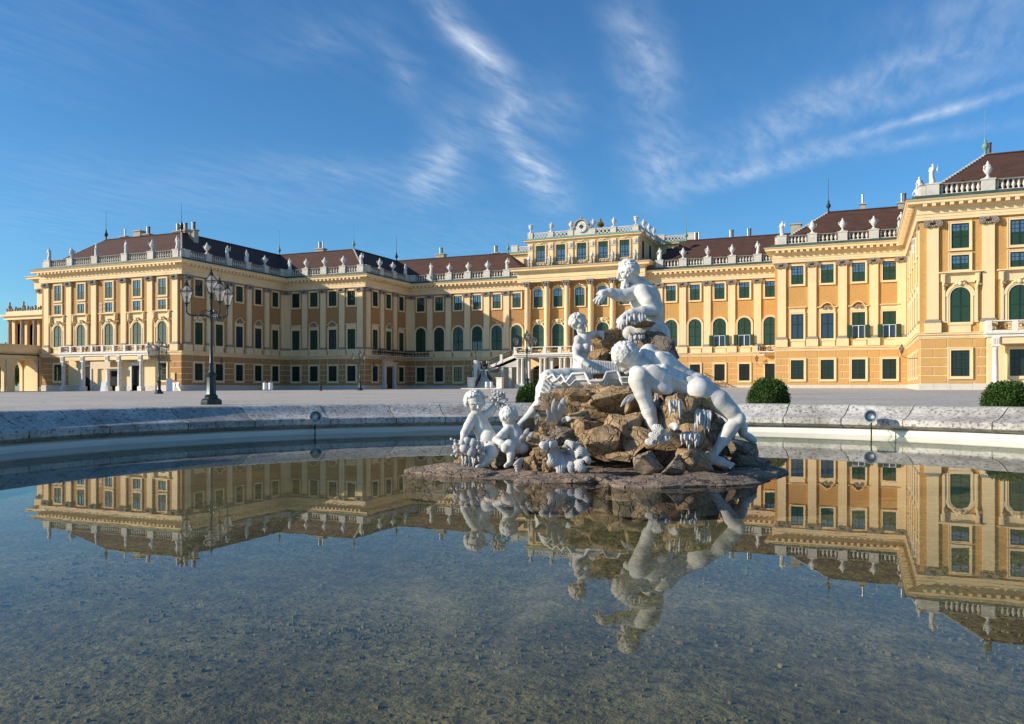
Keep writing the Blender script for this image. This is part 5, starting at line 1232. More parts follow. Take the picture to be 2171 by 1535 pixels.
def lamp_proto():
    root = empty('street_lamp', (0, 0, 0))
    b = MB(); n = 8; b.lathe([(.46, 0), (.47, .05), (.46, .22), (.36, .28), (.28, .32), (.30, .40), (.24, .44), (.21, .50), (.20, 1.22), (.24, 1.27), (.27, 1.31), (.22, 1.36), (.13, 1.44), (.001, 1.44)], n, a0=.39); obj('base', b, MT['lamp'], root, smooth=30)
    b = MB(); b.lathe([(.13, 1.42), (.10, 1.55), (.12, 1.62), (.085, 1.72), (.11, 1.80), (.075, 1.86), (.070, 2.6), (.062, 3.6), (.058, 3.72), (.09, 3.78), (.085, 3.9), (.13, 4.0), (.09, 4.12), (.06, 4.18), (.05, 4.6), (.08, 4.68), (.05, 4.75)], 14); obj('post', b, MT['lamp'], root, smooth=45)
    lantern(root, (0, 0, 4.73))
    for k in range(3):
        a = R(189)+k*R(120)+YAW; d = Vector((math.cos(a), math.sin(a))); P = lambda r, z: (d.x*r, d.y*r, z)
        b = MB(); L = 1.03
        b.tube([P(.05, 3.82), P(.2, 3.90), P(.45, 3.93), P(.7, 3.90), P(.9, 3.93), P(L-.02, 4.02), P(L, 4.18), P(L, 4.32)], [.04, .04, .036, .034, .034, .036, .03, .03], 7)
        b.tube([P(.08, 4.05), P(.18, 4.13), P(.30, 4.12), P(.36, 4.02), P(.30, 3.94)], .020, 5); b.tube([P(.4, 3.94), P(.46, 4.06), P(.36, 4.12), P(.30, 4.05)], .016, 5)
        for r0 in (.26, .48, .70): b.tube([P(r0+.10*math.cos(t), 3.80+.10*math.sin(t)) for t in [j*.55-2.4 for j in range(10)]], .017, 5)
        b.ball(P(.5, 3.92), .05, 7, 5); b.ball(P(L, 4.08), .05, 7, 5)
        obj('arm', b, MT['lamp'], root, smooth=45); lantern(root, P(L, 4.30), .96)
    return root
def copy_tree(o, parent=None):
    c = o.copy(); link(c); c.parent = parent
    for ch in o.children: copy_tree(ch, c)
    return c
def atZ(px, Z): X = (px-CX)/F*Z; return (cs*X-sn*Z, sn*X+cs*Z)
LP = lamp_proto()
for i, (px, Z, lab) in enumerate(((448, 36.0, 'tall dark green cast iron lamp post nearest the fountain, four lanterns'), (337, 87, 'dark lamp post with four lanterns before the left pavilion porch'),
                                   (763, 120, 'small distant lamp post in the shaded corner of the left wing'), (1117, 76.5, 'dark lamp post with four lanterns before the central staircase'))):
    o = LP if i == 0 else copy_tree(LP); u, v = atZ(px, Z); o.location = (u, v, gz(u, v)-.02); tag(o, lab, 'street lamp', 'lamp posts in the courtyard')

# wall lanterns and stair lanterns
def small_lantern(loc, d, lab, name='wall_lantern', arm=.9):
    root = empty(name, loc); b = MB(); D_ = Vector(d)
    if arm: b.tube([(0, 0, -.55), (D_.x*arm*.5, D_.y*arm*.5, -.6), (D_.x*arm, D_.y*arm, -.35), (D_.x*arm, D_.y*arm, -.1)], .035, 5)
    else: b.lathe([(.2, -.9), (.1, -.75), (.06, -.5), (.12, -.3), (.05, -.1), (.05, 0)], 8)
    obj('bracket' if arm else 'stand', b, MT['lamp'], root); lantern(root, (D_.x*arm, D_.y*arm, -.1), .95); tag(root, lab, 'lantern', 'small palace lanterns')
small_lantern((-98.2, 106.6, 5.1), (1, 0, 0), 'small lantern on a bracket on the shaded left pavilion side')
small_lantern((-80.9, 125.6, 4.7), (1, 0, 0), 'small lantern on a bracket at the left wing corner by the portal')
small_lantern((-15.6, 139.6, 5.4), (0, -1, 0), 'small lantern above the last grilled window right of the clock block')
small_lantern((5.75, 101.2, 4.9), (-1, 0, 0), 'lantern on a bracket on the right pavilion side wall', arm=1.6)
for q, (u, v, z, lab) in enumerate(((-60.5, 125.15, 2.9, 'black lantern on the left pedestal at the foot of the stairs'), (-55.2, 125.15, 2.9, 'black lantern on the right pedestal at the foot of the stairs'), (-62.1, 130.3, 5.95, 'black lantern on the post halfway up the stairs'))):
    small_lantern((u, v, z+.95), (0, 0, 0), lab, 'stair_lantern', 0)

# ------------------------------------------------------------------ small things in the court
def twin_bin(px, Z, lab):
    u, v = atZ(px, Z); root = empty('litter_bin', (u, v, gz(u, v)), YAW)
    b = MB(); b.box(-.04, .04, -.04, .04, 0, 1.1); b.box(-.3, .3, -.2, .2, 0, .03); obj('post', b, MT['steel'], root)
    for s in (-1, 1):
        b = MB(); b.lathe([(.26, .32), (.27, .35), (.27, 1.12), (.24, 1.15), (.22, 1.15), (.22, .5), (.001, .5)], 16, (s*.33, 0, 0)); o = obj('bin', b, MT['enamel'], root, smooth=40)
        b = MB(); b.tube([(s*.33-.2, 0, 1.14), (s*.33, 0, 1.3), (s*.33+.2, 0, 1.14)], .02, 5); obj('lid_bar', b, MT['steel'], root)
    tag(root, lab, 'litter bin', 'twin white litter bins'); 
twin_bin(568, 100, 'twin white litter bins before the shaded left pavilion side'); twin_bin(1037, 122, 'twin white litter bins at the foot of the stairs')
u, v = atZ(680, 118); b = MB(); b.lathe([(.24, 0), (.22, .12), (.13, .2), (.12, .55), (.17, .65), (.10, .75), (.13, .9), (.15, 1.0), (.09, 1.12), (.01, 1.15)], 10); o = obj('bollard', b, MT['iron'], None, (u, v, gz(u, v)), smooth=45); tag(o, 'short black hydrant-like bollard before the left wing front', 'bollard')
def a_board(px, Z, lab, rz, h=1.5):
    u, v = atZ(px, Z); root = empty('sign_board', (u, v, gz(u, v)), rz)
    for s, nm in ((-1, 'front_panel'), (1, 'back_panel')):
        b = MB(); w = .42
        b.add([(-w, s*.42, 0), (w, s*.42, 0), (w, s*.06, h), (-w, s*.06, h), (-w, s*.42+.03, 0), (w, s*.42+.03, 0), (w, s*.06+.03, h), (-w, s*.06+.03, h)], [(0, 1, 2, 3), (7, 6, 5, 4), (0, 4, 5, 1), (3, 2, 6, 7), (0, 3, 7, 4), (1, 5, 6, 2)]); obj(nm, b, MT['enamel'], root)
    tag(root, lab, 'sign board', 'folding sign boards'); 
a_board(221, 128, 'white folding sign board in the pavilion porch', .3); a_board(359, 123, 'white folding sign board left of the pavilion corner', .9, 1.9); a_board(367, 126, 'low white folding board leaning beside the pavilion corner', .2, 1.3); a_board(377, 127, 'white folding board nearest the pavilion corner', -.3, 1.3)
b = MB(); b.box(-.4, .4, -.1, .0, 0, 1.2); o = obj('notice_case', b, mat('yellow_notice', (.65, .48, .18), .6), None, (-99.9, 98.76, 2.3)); tag(o, 'small yellow notice case on the left pavilion corner', 'notice case')
# spotlights on the rim
def spot(px, py, Z, aim, lab):
    X = (px-CX)/F*Z; u, v = cs*X-sn*Z, sn*X+cs*Z; z = CAMZ+(HY-py)/F*Z; root = empty('spotlight', (u, v, z)); d = Vector(aim).normalized(); q = d.to_track_quat('Z', 'Y').to_matrix().to_4x4()
    b = MB(); b.lathe([(.03, -.20), (.085, -.18), (.10, -.10), (.105, .0), (.125, .11), (.138, .115), (.138, .135), (.122, .135), (.112, .11), (.085, -.06), (.001, -.07)], 24); me = b.mesh('housing', 40); me.transform(q); me.materials.append(MT['steel']); obj('housing', me, None, root)
    b = MB(); b.lathe([(.001, -.05), (.05, -.04), (.062, .0), (.04, .03), (.001, .04)], 14); me = b.mesh('lens', 40); me.transform(q); me.materials.append(MT['enamel']); obj('lens', me, None, root)
    b = MB(); b.tube([(0, 0, -.08), (0, 0, -(z+.3))], .012, 6); b.tube([tuple(-d*.2), (-d.x*.24, -d.y*.24, -.12), (-d.x*.08, -d.y*.08, -.2), (-d.x*.2, -d.y*.2, -.34), (-d.x*.02, -d.y*.02, -.46)], .008, 5)
    b.tube([tuple(-d*.12+Vector((.1, 0, 0))), (-d.x*.15, -d.y*.15, -.12), tuple(-d*.12+Vector((-.1, 0, 0)))], .014, 5); obj('stand_and_cable', b, MT['iron'], root)
    tag(root, lab, 'spotlight', 'steel spotlights in the basin')
RIGHT = Vector((cs, sn, 0)); FWD = Vector((-sn, cs, 0))
spot(668, 884, 17.9, RIGHT*.35-FWD*.92+Vector((0, 0, .05)), 'round steel spotlight before the shaded left rim')
spot(1847, 883, 17.2, RIGHT*-.45-FWD*.88+Vector((0, 0, .10)), 'round steel spotlight before the sunlit right rim')
# clipped box bushes
def bush(px, Z, w, h, lab, seed):
    u, v = atZ(px, Z); root = empty('box_bush', (u, v, gz(u, v)-.05)); rnd = random.Random(seed); b = MB(); r = w/2
    def shape(dx, dy, dz): return r*(1+.05*math.sin(5*dx+seed)*math.sin(4*dz+1)+.03*math.sin(11*dy+seed))
    vs = []; fs = []
    for i in range(9000):
        zz = rnd.uniform(-.35, 1); t = rnd.uniform(0, 2*math.pi); q = math.sqrt(max(0, 1-zz*zz)); d = Vector((q*math.cos(t), q*math.sin(t), zz)); R_ = shape(*d)*(rnd.uniform(.86, 1.02) if rnd.random() < .9 else rnd.uniform(1.0, 1.08))
        p = Vector((d.x*R_, d.y*R_, h*.40+d.z*(h*.60)*R_/r)); 
        ax = (d*1.2+Vector((rnd.gauss(0, .7), rnd.gauss(0, .7), rnd.gauss(.2, .6)))).normalized(); sd = ax.cross(Vector((rnd.gauss(0, 1), rnd.gauss(0, 1), rnd.gauss(0, 1)))).normalized(); l = rnd.uniform(.035, .06); ww = l*.32; k = len(vs)
        vs += [p, p+ax*l*.5+sd*ww, p+ax*l, p+ax*l*.5-sd*ww]; fs.append((k, k+1, k+2, k+3))
    b.add(vs, fs); obj('foliage', b, MT['box'], root)
    c = MB(); c.ball((0, 0, h*.42), (r*.84, r*.84, h*.50), 20, 12); obj('inner_foliage', c, MT['box'], root, smooth=True)
    c = MB(); c.lathe([(.06, -.1), (.05, h*.3)], 8); obj('stem', c, MT['bark'], root); tag(root, lab, 'bush', 'clipped box bushes behind the rim')
bush(1630, 23.5, 1.08, 1.0, 'round clipped green bush behind the rim right of the sculpture', 1); bush(2136, 19.5, 1.06, .88, 'round clipped green bush at the right edge behind the rim', 2); bush(1124, 24, .80, .86, 'small round clipped bush half hidden behind the seated woman', 3)
# trees beyond the arcade
def tree(u, v, z0, h, w, lab, seed):
    root = empty('tree', (u, v, z0)); rnd = random.Random(seed); b = MB(); b.tube([(0, 0, -1), (.1, 0, h*.3), (0, .2, h*.6)], [.4, .3, .15], 8)
    for i in range(6): a = i*1.1; b.tube([(0, 0, h*.35), (w*.3*math.cos(a), w*.3*math.sin(a), h*(.6+.04*i))], [.15, .05], 5)
    obj('trunk', b, MT['bark'], root); vs = []; fs = []
    cl = [(rnd.gauss(0, w*.22), rnd.gauss(0, w*.22), h*rnd.uniform(.25, .95), w*rnd.uniform(.12, .24)) for _ in range(38)]
    for i in range(9000):
        c = rnd.choice(cl); d = Vector((rnd.gauss(0, 1), rnd.gauss(0, 1), rnd.gauss(0, 1))).normalized(); p = Vector(c[:3])+d*c[3]*rnd.uniform(.6, 1.05); ax = (d+Vector((rnd.gauss(0, .8), rnd.gauss(0, .8), rnd.gauss(0, .8)))).normalized(); s = ax.orthogonal().normalized(); l = rnd.uniform(.18, .34); k = len(vs); vs += [p, p+ax*l*.5+s*l*.3, p+ax*l, p+ax*l*.5-s*l*.3]; fs.append((k, k+1, k+2, k+3))
    b = MB(); b.add(vs, fs); obj('crown', b, MT['tree'], root); tag(root, lab, 'tree', 'trees beyond the arcade')
tree(-150.5, 107.5, .5, 8.6, 7, 'dark tree showing just above the arcade parapet', 11); tree(-147.5, 103.5, .5, 6.2, 6, 'green tree seen through the arcade arch', 12); tree(-155, 107, .5, 6.5, 7, 'green tree farther off behind the arcade arch', 13)

# ------------------------------------------------------------------ fountain sculpture
RT = atZ(1340, 10.6); SC = empty('fountain_sculpture', (RT[0], RT[1], 0)); tag(SC, 'white marble figures, shell and fruit on a mound of brown rocks in the basin', 'sculpture')
# depths below are first sketched close together; each part of the group is then set at its own distance
KN = [(8.2, 8.25), (8.62, 9.1), (8.9, 9.7), (9.3, 10.4), (9.7, 11.5), (10.1, 12.2), (10.6, 12.9)]
def spread(D): return float(np.interp(D, [k[0] for k in KN], [k[1] for k in KN]))
DM = spread; PX = 9.9/F
def setting(D0=None, D1=None, k=1.1):
    global DM, PX
    if D0 is None: DM = spread; PX = 9.9/F
    else: DM = lambda D: D1+(D-D0)*k; PX = D1/F
def q(px, py, D, r=None):
    D = DM(D); p = ((px-CX)/F*D, (HY-py)/F*D, D); return p if r is None else p+(r*D/F,)
def T_cam(V): return np.stack([cs*V[:, 0]-sn*V[:, 2]-RT[0], sn*V[:, 0]+cs*V[:, 2]-RT[1], CAMZ+V[:, 1]], 1)
def wp(px, py, D): x, y, d = q(px, py, D); return Vector((cs*x-sn*d-RT[0], sn*x+cs*d-RT[1], CAMZ+y))
def ch(c, pts, k=None): c.chain([q(*p) for p in pts], k)
def head(c, px, py, D, r, fwd, up, hair=70, seed=1, beard=False, long=.5, child=False):
    """r in px; fwd/up unit-ish vectors in (x, y, depth)"""
    s = r*DM(D)/F; f = np.array(fwd, float); f /= np.linalg.norm(f); u = np.array(up, float); u -= f*(u@f); u /= np.linalg.norm(u); w = np.cross(u, f); o = np.array(q(px, py, D))
    P = lambda a, b, d: o+w*a*s+u*b*s+f*d*s
    c.ell(P(0, .18, -.08), (s*.88,)*3, .02); c.cone(P(0, .1, .1), P(0, -.62, .38), s*.70, s*(.34 if not child else .42), .03)
    for g in (-1, 1):
        c.ell(P(g*.36, -.22, .52), (s*.27,)*3, .02)                       # cheek
        c.cone(P(g*.14, .20, .84), P(g*.52, .20, .66), s*.11, s*.10, .015)   # brow
        c.ell(P(g*.34, .03, .90), (s*.15, s*.13, s*.13), .012, None, True)  # socket
        c.ell(P(g*.34, .02, .74), (s*.11,)*3, .006)                      # eye
        c.ell(P(g*.86, -.02, -.05), (s*.13, s*.24, s*.14), .012)        # ear
    c.cone(P(0, .14, .84), P(0, -.20, 1.04), s*.09, s*.13, .012); c.ell(P(0, -.22, .98), (s*.16, s*.10, s*.12), .012)
    c.cone(P(-.17, -.44, .70), P(.17, -.44, .70), s*.06, s*.06, .012); c.cone(P(-.13, -.55, .68), P(.13, -.55, .68), s*.06, s*.06, .012)
    c.cone(P(-.16, -.49, .79), P(.16, -.49, .79), s*.025, s*.022, .006, True); c.ell(P(0, -.74, .66), (s*.20,)*3, .02)
    rnd = random.Random(seed)
    for i in range(hair):                # locks over the skull, combed back from the brow
        a = rnd.uniform(0, 2*math.pi); b = rnd.uniform(-.35, 1.0)
        d = np.array([math.cos(a)*math.sqrt(1-b*b), b, math.sin(a)*math.sqrt(1-b*b)])
        if (d[2] > .12 and d[1] < .60 and abs(d[0]) < .88) or (d[2] > .4 and d[1] < .8): continue
        p0 = P(d[0]*.92, .18+d[1]*.92, -.08+d[2]*.92); t = np.array([d[0]*.2+rnd.gauss(0, .35), -.55+rnd.gauss(0, .3), -.25+rnd.gauss(0, .3)])
        t = t-d*(t@d); t = t/(np.linalg.norm(t)+1e-6); d1 = d+t*.30; d1 *= .97/np.linalg.norm(d1); d2 = d+t*.62; d2 *= (.90 if long < .6 else .95)/np.linalg.norm(d2)
        p1 = P(d1[0], .18+d1[1], -.08+d1[2]); p2 = P(d2[0], .18+d2[1], -.08+d2[2])
        c.cone(p0, p1, s*.085, s*.095, .007); c.cone(p1, p2, s*.095, s*.04, .007)
    if beard:
        for i in range(26):
            a = rnd.uniform(-.6, .6); p0 = P(a*.6, -.62+abs(a)*.25, .62-abs(a)*.3); p1 = P(a*.7+rnd.gauss(0, .06), -1.15, .72+rnd.gauss(0, .12)); p2 = P(a*.35+rnd.gauss(0, .1), -1.75+rnd.gauss(0, .2), .50+rnd.gauss(0, .12)); c.cone(p0, p1, s*.15, s*.13, .012); c.cone(p1, p2, s*.13, s*.04, .012)
        for g in (-1, 1): c.cone(P(g*.05, -.38, .92), P(g*.32, -.52, .78), s*.09, s*.06, .01)
def hand(c, wrist, tips, D, palm, rp=6.5, rf=3.1):
    """wrist, palm centre and finger tip lists in px; tips = [(knuckle, mid, tip)...]"""
    ch(c, [wrist, palm], .012)
    for pts in tips: ch(c, [p+(rf*(1-.14*i),) for i, p in enumerate(pts)], .006)
# -- the man seen from behind, reclining in front
setting(9.0, 9.85, 1.08)
c = Clay(.022)
ch(c, [(1374, 797, 9.03, 24), (1400, 803, 9.03, 31), (1426, 812, 9.04, 26), (1448, 818, 9.04, 22), (1472, 823, 9.03, 28)], .022)
ch(c, [(1380, 762, 9.22, 22), (1408, 774, 9.20, 28), (1440, 794, 9.17, 21), (1456, 801, 9.16, 19), (1478, 813, 9.16, 21)], .018)
c.ell(q(1390, 797, 8.90), (20*PX, 26*PX, 9*PX), .022, .5); c.ell(q(1404, 763, 9.10), (15*PX, 20*PX, 9*PX), .022, .6)        # shoulder blades
c.ell(q(1402, 822, 8.90), (26*PX, 13*PX, 12*PX), .018, -.35)                                                               # flank muscle
c.ell(q(1357, 803, 8.94), (22*PX, 25*PX, 23*PX), .020); c.ell(q(1350, 790, 9.0), (16*PX, 15*PX, 16*PX), .02); c.ell(q(1375, 750, 9.27), (19*PX, 22*PX, 20*PX), .022)
c.cone(q(1398, 790, 8.90), q(1452, 812, 8.94), 7*PX, 6*PX, .012); c.cone(q(1408, 778, 8.97), q(1456, 800, 9.02), 7*PX, 6*PX, .012)      # either side of the spine
c.cone(q(1382, 774, 8.93), q(1440, 800, 8.96), 3*PX, 2.5*PX, .022, True)                                                # spine furrow
c.cone(q(1372, 826, 8.82), q(1384, 838, 8.84), 3*PX, 3*PX, .014, True)
c.ell(q(1484, 829, 8.96), (31*PX, 27*PX, 27*PX), .018, -.5); c.ell(q(1480, 812, 9.13), (24*PX, 21*PX, 24*PX), .014, -.7)
c.ell(q(1462, 806, 8.97), (10*PX, 8*PX, 8*PX), .014)
ch(c, [(1490, 833, 8.99, 27), (1524, 851, 8.94, 24.5), (1550, 873, 8.90, 18), (1564, 887, 8.88, 14.5)], .02); c.ell(q(1568, 889, 8.86), (13*PX, 15*PX, 14*PX), .02)
ch(c, [(1563, 888, 8.88, 14.5), (1548, 910, 8.88, 15.5), (1535, 930, 8.87, 13.5), (1520, 952, 8.85, 9), (1511, 966, 8.83, 8.2)], .016)
ch(c, [(1503, 966, 8.85, 9.5), (1512, 974, 8.82, 11), (1528, 979, 8.76, 10), (1543, 984, 8.70, 7.5)], .02)
for i in range(5): c.cone(q(1541+i*1.2, 980+i*2.2, 8.76-.025*i), q(1554-i*1.4, 984+i*1.9, 8.72-.03*i), (3.6-.15*i)*PX, (3.3-.2*i)*PX, .006)
ch(c, [(1486, 818, 9.25, 23), (1536, 860, 9.32, 20), (1562, 890, 9.40, 14), (1572, 905, 9.46, 12), (1576, 920, 9.48, 8.5)], .03); ch(c, [(1574, 918, 9.48, 8), (1590, 928, 9.46, 8), (1599, 934, 9.45, 6)], .015)
ch(c, [(1356, 806, 8.93, 24), (1363, 834, 8.91, 18), (1371, 860, 8.91, 14.5), (1376, 872, 8.91, 15.5), (1381, 892, 8.90, 13), (1386, 916, 8.88, 9)], .016)
c.cone(q(1385, 914, 8.88), q(1392, 930, 8.84), 9*PX, 8*PX, .015)
for i in range(4): ch(c, [(1386+4*i, 930, 8.80, 3.2), (1384+4.5*i, 940, 8.76, 3), (1384+4.5*i, 947, 8.77, 2.6)], .006)
ch(c, [(1374, 752, 9.32, 20), (1352, 772, 9.45, 15), (1332, 784, 9.52, 11)], .02)
ch(c, [(1364, 780, 9.12, 20), (1345, 770, 9.12, 17), (1335, 764, 9.13, 17)], .02)
head(c, 1325, 758, 9.14, 29, (-.35, -.25, .9), (-.25, .95, .1), hair=330, seed=4, long=.75)
obj('reclining_man_figure', c.mesh('reclining_man_figure', .0075, T_cam), MT['marble'], SC)
# -- the bearded man sitting on top
setting(10.05, 12.2, 1.2)
c = Clay(.026)
ch(c, [(1356, 613, 10.1, 25), (1367, 632, 10.1, 32), (1374, 658, 10.1, 32), (1383, 690, 10.12, 24)], .03); ch(c, [(1383, 690, 10.12, 25), (1394, 708, 10.14, 25), (1404, 728, 10.16, 20)], .03)
c.ell(q(1376, 625, 9.98), (17*PX*1.07, 20*PX*1.07, 10*PX), .03, -.4); c.ell(q(1356, 626, 9.97), (13*PX, 17*PX, 10*PX), .025)
c.cone(q(1372, 612, 9.93), q(1386, 668, 9.92), 3.5*PX, 3*PX, .02, True)
ch(c, [(1345, 620, 10.02, 18), (1325, 627, 9.97, 14.5), (1308, 625, 9.94, 12.5), (1293, 620, 9.90, 9.5), (1284, 620, 9.88, 7.5)], .02)
hand(c, (1284, 620, 9.88, 7), [[(1275, 624, 9.83), (1267, 630, 9.80), (1258.5, 638, 9.79)], [(1276, 627, 9.80), (1268, 634, 9.77), (1263, 643, 9.77)], [(1278, 629, 9.79), (1272, 637, 9.76), (1269, 645, 9.77)], [(1281, 629, 9.80), (1277, 637, 9.78), (1275, 642, 9.79)], [(1280, 616, 9.86), (1272, 618, 9.86), (1266, 624, 9.86)]], 9.85, (1276, 624, 9.84, 7.2))
ch(c, [(1362, 622, 9.95, 19), (1375, 640, 9.88, 16), (1387, 659, 9.85, 13)], .02); ch(c, [(1387, 659, 9.85, 13), (1362, 661, 9.80, 12), (1340, 663, 9.77, 9), (1329, 667, 9.76, 7.5)], .018)
hand(c, (1329, 667, 9.76, 7), [[(1316, 676, 9.74), (1311, 685, 9.73), (1309, 694, 9.74)], [(1319, 678, 9.72), (1314, 687, 9.71), (1313, 696, 9.72)], [(1322, 680, 9.71), (1318, 689, 9.70), (1318, 697, 9.71)], [(1325, 680, 9.71), (1322, 688, 9.70), (1323, 694, 9.71)], [(1317, 672, 9.75), (1310, 678, 9.76), (1308, 684, 9.76)]], 9.74, (1321, 674, 9.74, 7.5))
ch(c, [(1352, 600, 10.06, 15), (1340, 590, 10.04, 13)], .02)
head(c, 1331, 578, 10.02, 24, (-.93, -.30, -.20), (-.25, .95, 0), hair=300, seed=9, beard=True, long=.5)
for i in range(9):                 # drapery falling from the hips
    t = i/8; ch(c, [(1352+44*t, 692+6*t, 9.92+.05*abs(t-.5), 9), (1350+56*t, 712+8*t, 9.93, 8), (1362+62*t, 730+10*t, 9.98, 6)], .010)
ch(c, [(1335, 706, 9.98, 15), (1355, 704, 9.98, 17), (1380, 700, 10.0, 20)], .02)
obj('seated_bearded_man_figure', c.mesh('seated_bearded_man_figure', .0075, T_cam), MT['marble'], SC)
# -- the woman
setting(9.7, 12.2, 1.2)
c = Clay(.022)
ch(c, [(1238, 722, 9.72, 15), (1234, 740, 9.70, 17.5), (1230, 760, 9.69, 14.5), (1231, 780, 9.68, 17), (1240, 790, 9.66, 18)], .024)
c.ell(q(1243, 737, 9.58), (9*PX, 9*PX, 8*PX), .015); c.ell(q(1228, 738, 9.57), (9*PX, 9*PX, 8*PX), .015)
c.cone(q(1225, 719, 9.70), q(1247, 713, 9.74), 8.5*PX, 8.5*PX, .015); ch(c, [(1247, 712, 9.75, 8.5), (1260, 709, 9.78, 7.5), (1272, 706, 9.78, 5.5)], .012)
for i in range(4): ch(c, [(1272, 704+2.2*i, 9.76, 2.6), (1278, 703+3.4*i, 9.74, 2.3), (1279, 709+3.4*i, 9.73, 2)], .005)
ch(c, [(1226, 721, 9.66, 8.5), (1221, 740, 9.58, 8), (1222, 757, 9.55, 7.5)], .014); ch(c, [(1222, 757, 9.55, 7.2), (1236, 766, 9.47, 6.5), (1248, 775, 9.44, 5)], .012)
for i in range(4): ch(c, [(1248, 774+1.8*i, 9.44, 2.3), (1255, 776+2.4*i, 9.43, 2)], .005)
ch(c, [(1235, 715, 9.74, 8), (1231, 702, 9.74, 8)], .015)
head(c, 1226, 686, 9.73, 19.5, (.74, -.12, -.66), (.10, .98, 0), hair=240, seed=21, long=.28)
c.ell(q(1213, 684, 9.80), (9*PX, 9*PX, 9*PX), .012)
for i in range(17):                # ribbed drapery sleeve
    t = i/16; x = 1232+80*t; r = 15-6.5*t; c.cone(q(x, 778-r*.9+1*t, 9.55), q(x+3, 778+r*.9+1*t, 9.55), 4.0*PX, 4.0*PX, .008)
ch(c, [(1235, 780, 9.62, 15), (1270, 780, 9.62, 13), (1312, 778, 9.62, 9)], .015)
ch(c, [(1240, 796, 9.62, 17), (1200, 799, 9.52, 19), (1166, 803, 9.44, 19.5)], .03); ch(c, [(1164, 804, 9.43, 20), (1152, 826, 9.40, 16), (1146, 845, 9.38, 12)], .025)
for i in range(6): t = i/5; ch(c, [(1160-14*t, 800+42*t-8, 9.27, 3.5), (1172-12*t, 806+38*t, 9.26, 3.2), (1184-18*t, 802+42*t-4, 9.32, 2.5)], .008)
ch(c, [(1205, 812, 9.42, 15), (1176, 822, 9.34, 15.5), (1155, 842, 9.32, 13.5), (1131, 870, 9.30, 9.5), (1110, 894, 9.28, 7.2)], .02); ch(c, [(1110, 893, 9.28, 7.5), (1100, 904, 9.24, 7), (1088, 911, 9.20, 4.5)], .012)
obj('draped_woman_figure', c.mesh('draped_woman_figure', .0072, T_cam), MT['marble'], SC)
# -- the cherub with raised arm
setting(9.22, 10.05, 1.08)
c = Clay(.02)
ch(c, [(1013, 886, 9.28, 17), (1021, 905, 9.28, 18.5), (1032, 927, 9.28, 20), (1036, 940, 9.28, 17)], .02); c.ell(q(1035, 928, 9.19), (17*PX, 16*PX, 14*PX), .018)
ch(c, [(1004, 884, 9.24, 11.5), (993, 903, 9.20, 10), (985, 918, 9.18, 8.5), (982, 934, 9.14, 6.5)], .014)
ch(c, [(1026, 882, 9.28, 11), (1040, 873, 9.26, 8.5), (1050, 860, 9.25, 7)], .014); c.ell(q(1052, 854, 9.24), (6.5*PX, 7*PX, 6*PX), .01)
for i in range(4): ch(c, [(1048+3*i, 851, 9.22, 2.4), (1050+3*i, 845, 9.21, 2.2), (1054+2.4*i, 843, 9.20, 2)], .005)
ch(c, [(1012, 880, 9.27, 9), (1008, 872, 9.26, 9)], .012); head(c, 1007, 853, 9.24, 22.5, (.35, -.30, -.88), (-.10, .96, -.2), hair=260, seed=31, long=.35, child=True)
ch(c, [(1036, 940, 9.24, 16), (1042, 953, 9.12, 15), (1044, 960, 9.06, 12.5)], .018); ch(c, [(1044, 960, 9.06, 12), (1034, 975, 9.04, 10), (1022, 988, 9.02, 6.5)], .014); ch(c, [(1022, 987, 9.02, 6.5), (1012, 990, 8.97, 4.5)], .01)
ch(c, [(1026, 942, 9.22, 14), (1008, 954, 9.12, 12), (998, 975, 9.10, 8), (996, 988, 9.08, 5.5)], .016)
obj('cherub_with_grapes_figure', c.mesh('cherub_with_grapes_figure', .0062, T_cam), MT['marble'], SC)
# -- the cherub seen from behind
c = Clay(.02)
ch(c, [(1086, 908, 9.22, 15), (1093, 924, 9.22, 18), (1100, 944, 9.22, 19)], .02); c.ell(q(1106, 950, 9.18), (15*PX, 13*PX, 14*PX), .015); c.ell(q(1090, 952, 9.15), (13*PX, 12*PX, 13*PX), .015)
c.cone(q(1092, 905, 9.08), q(1100, 940, 9.06), 2.5*PX, 2.5*PX, .012, True)
ch(c, [(1078, 909, 9.18, 10), (1063, 924, 9.12, 9), (1052, 933, 9.09, 8)], .014); ch(c, [(1052, 933, 9.09, 8), (1064, 940, 9.02, 7), (1074, 943, 9.0, 5.5)], .012)
ch(c, [(1082, 899, 9.20, 8), (1079, 893, 9.19, 8)], .012); head(c, 1077, 884, 9.18, 19.5, (-.55, -.1, .75), (.05, 1, 0), hair=280, seed=41, long=.3, child=True)
ch(c, [(1092, 948, 9.14, 13), (1080, 944, 9.03, 12), (1072, 950, 8.98, 10.5)], .016); ch(c, [(1080, 946, 9.0, 11), (1083, 964, 8.98, 8.5), (1081, 982, 8.96, 6)], .014); ch(c, [(1081, 981, 8.96, 6), (1072, 988, 8.92, 4.2)], .01)
obj('cherub_seen_from_behind_figure', c.mesh('cherub_seen_from_behind_figure', .0062, T_cam), MT['marble'], SC)
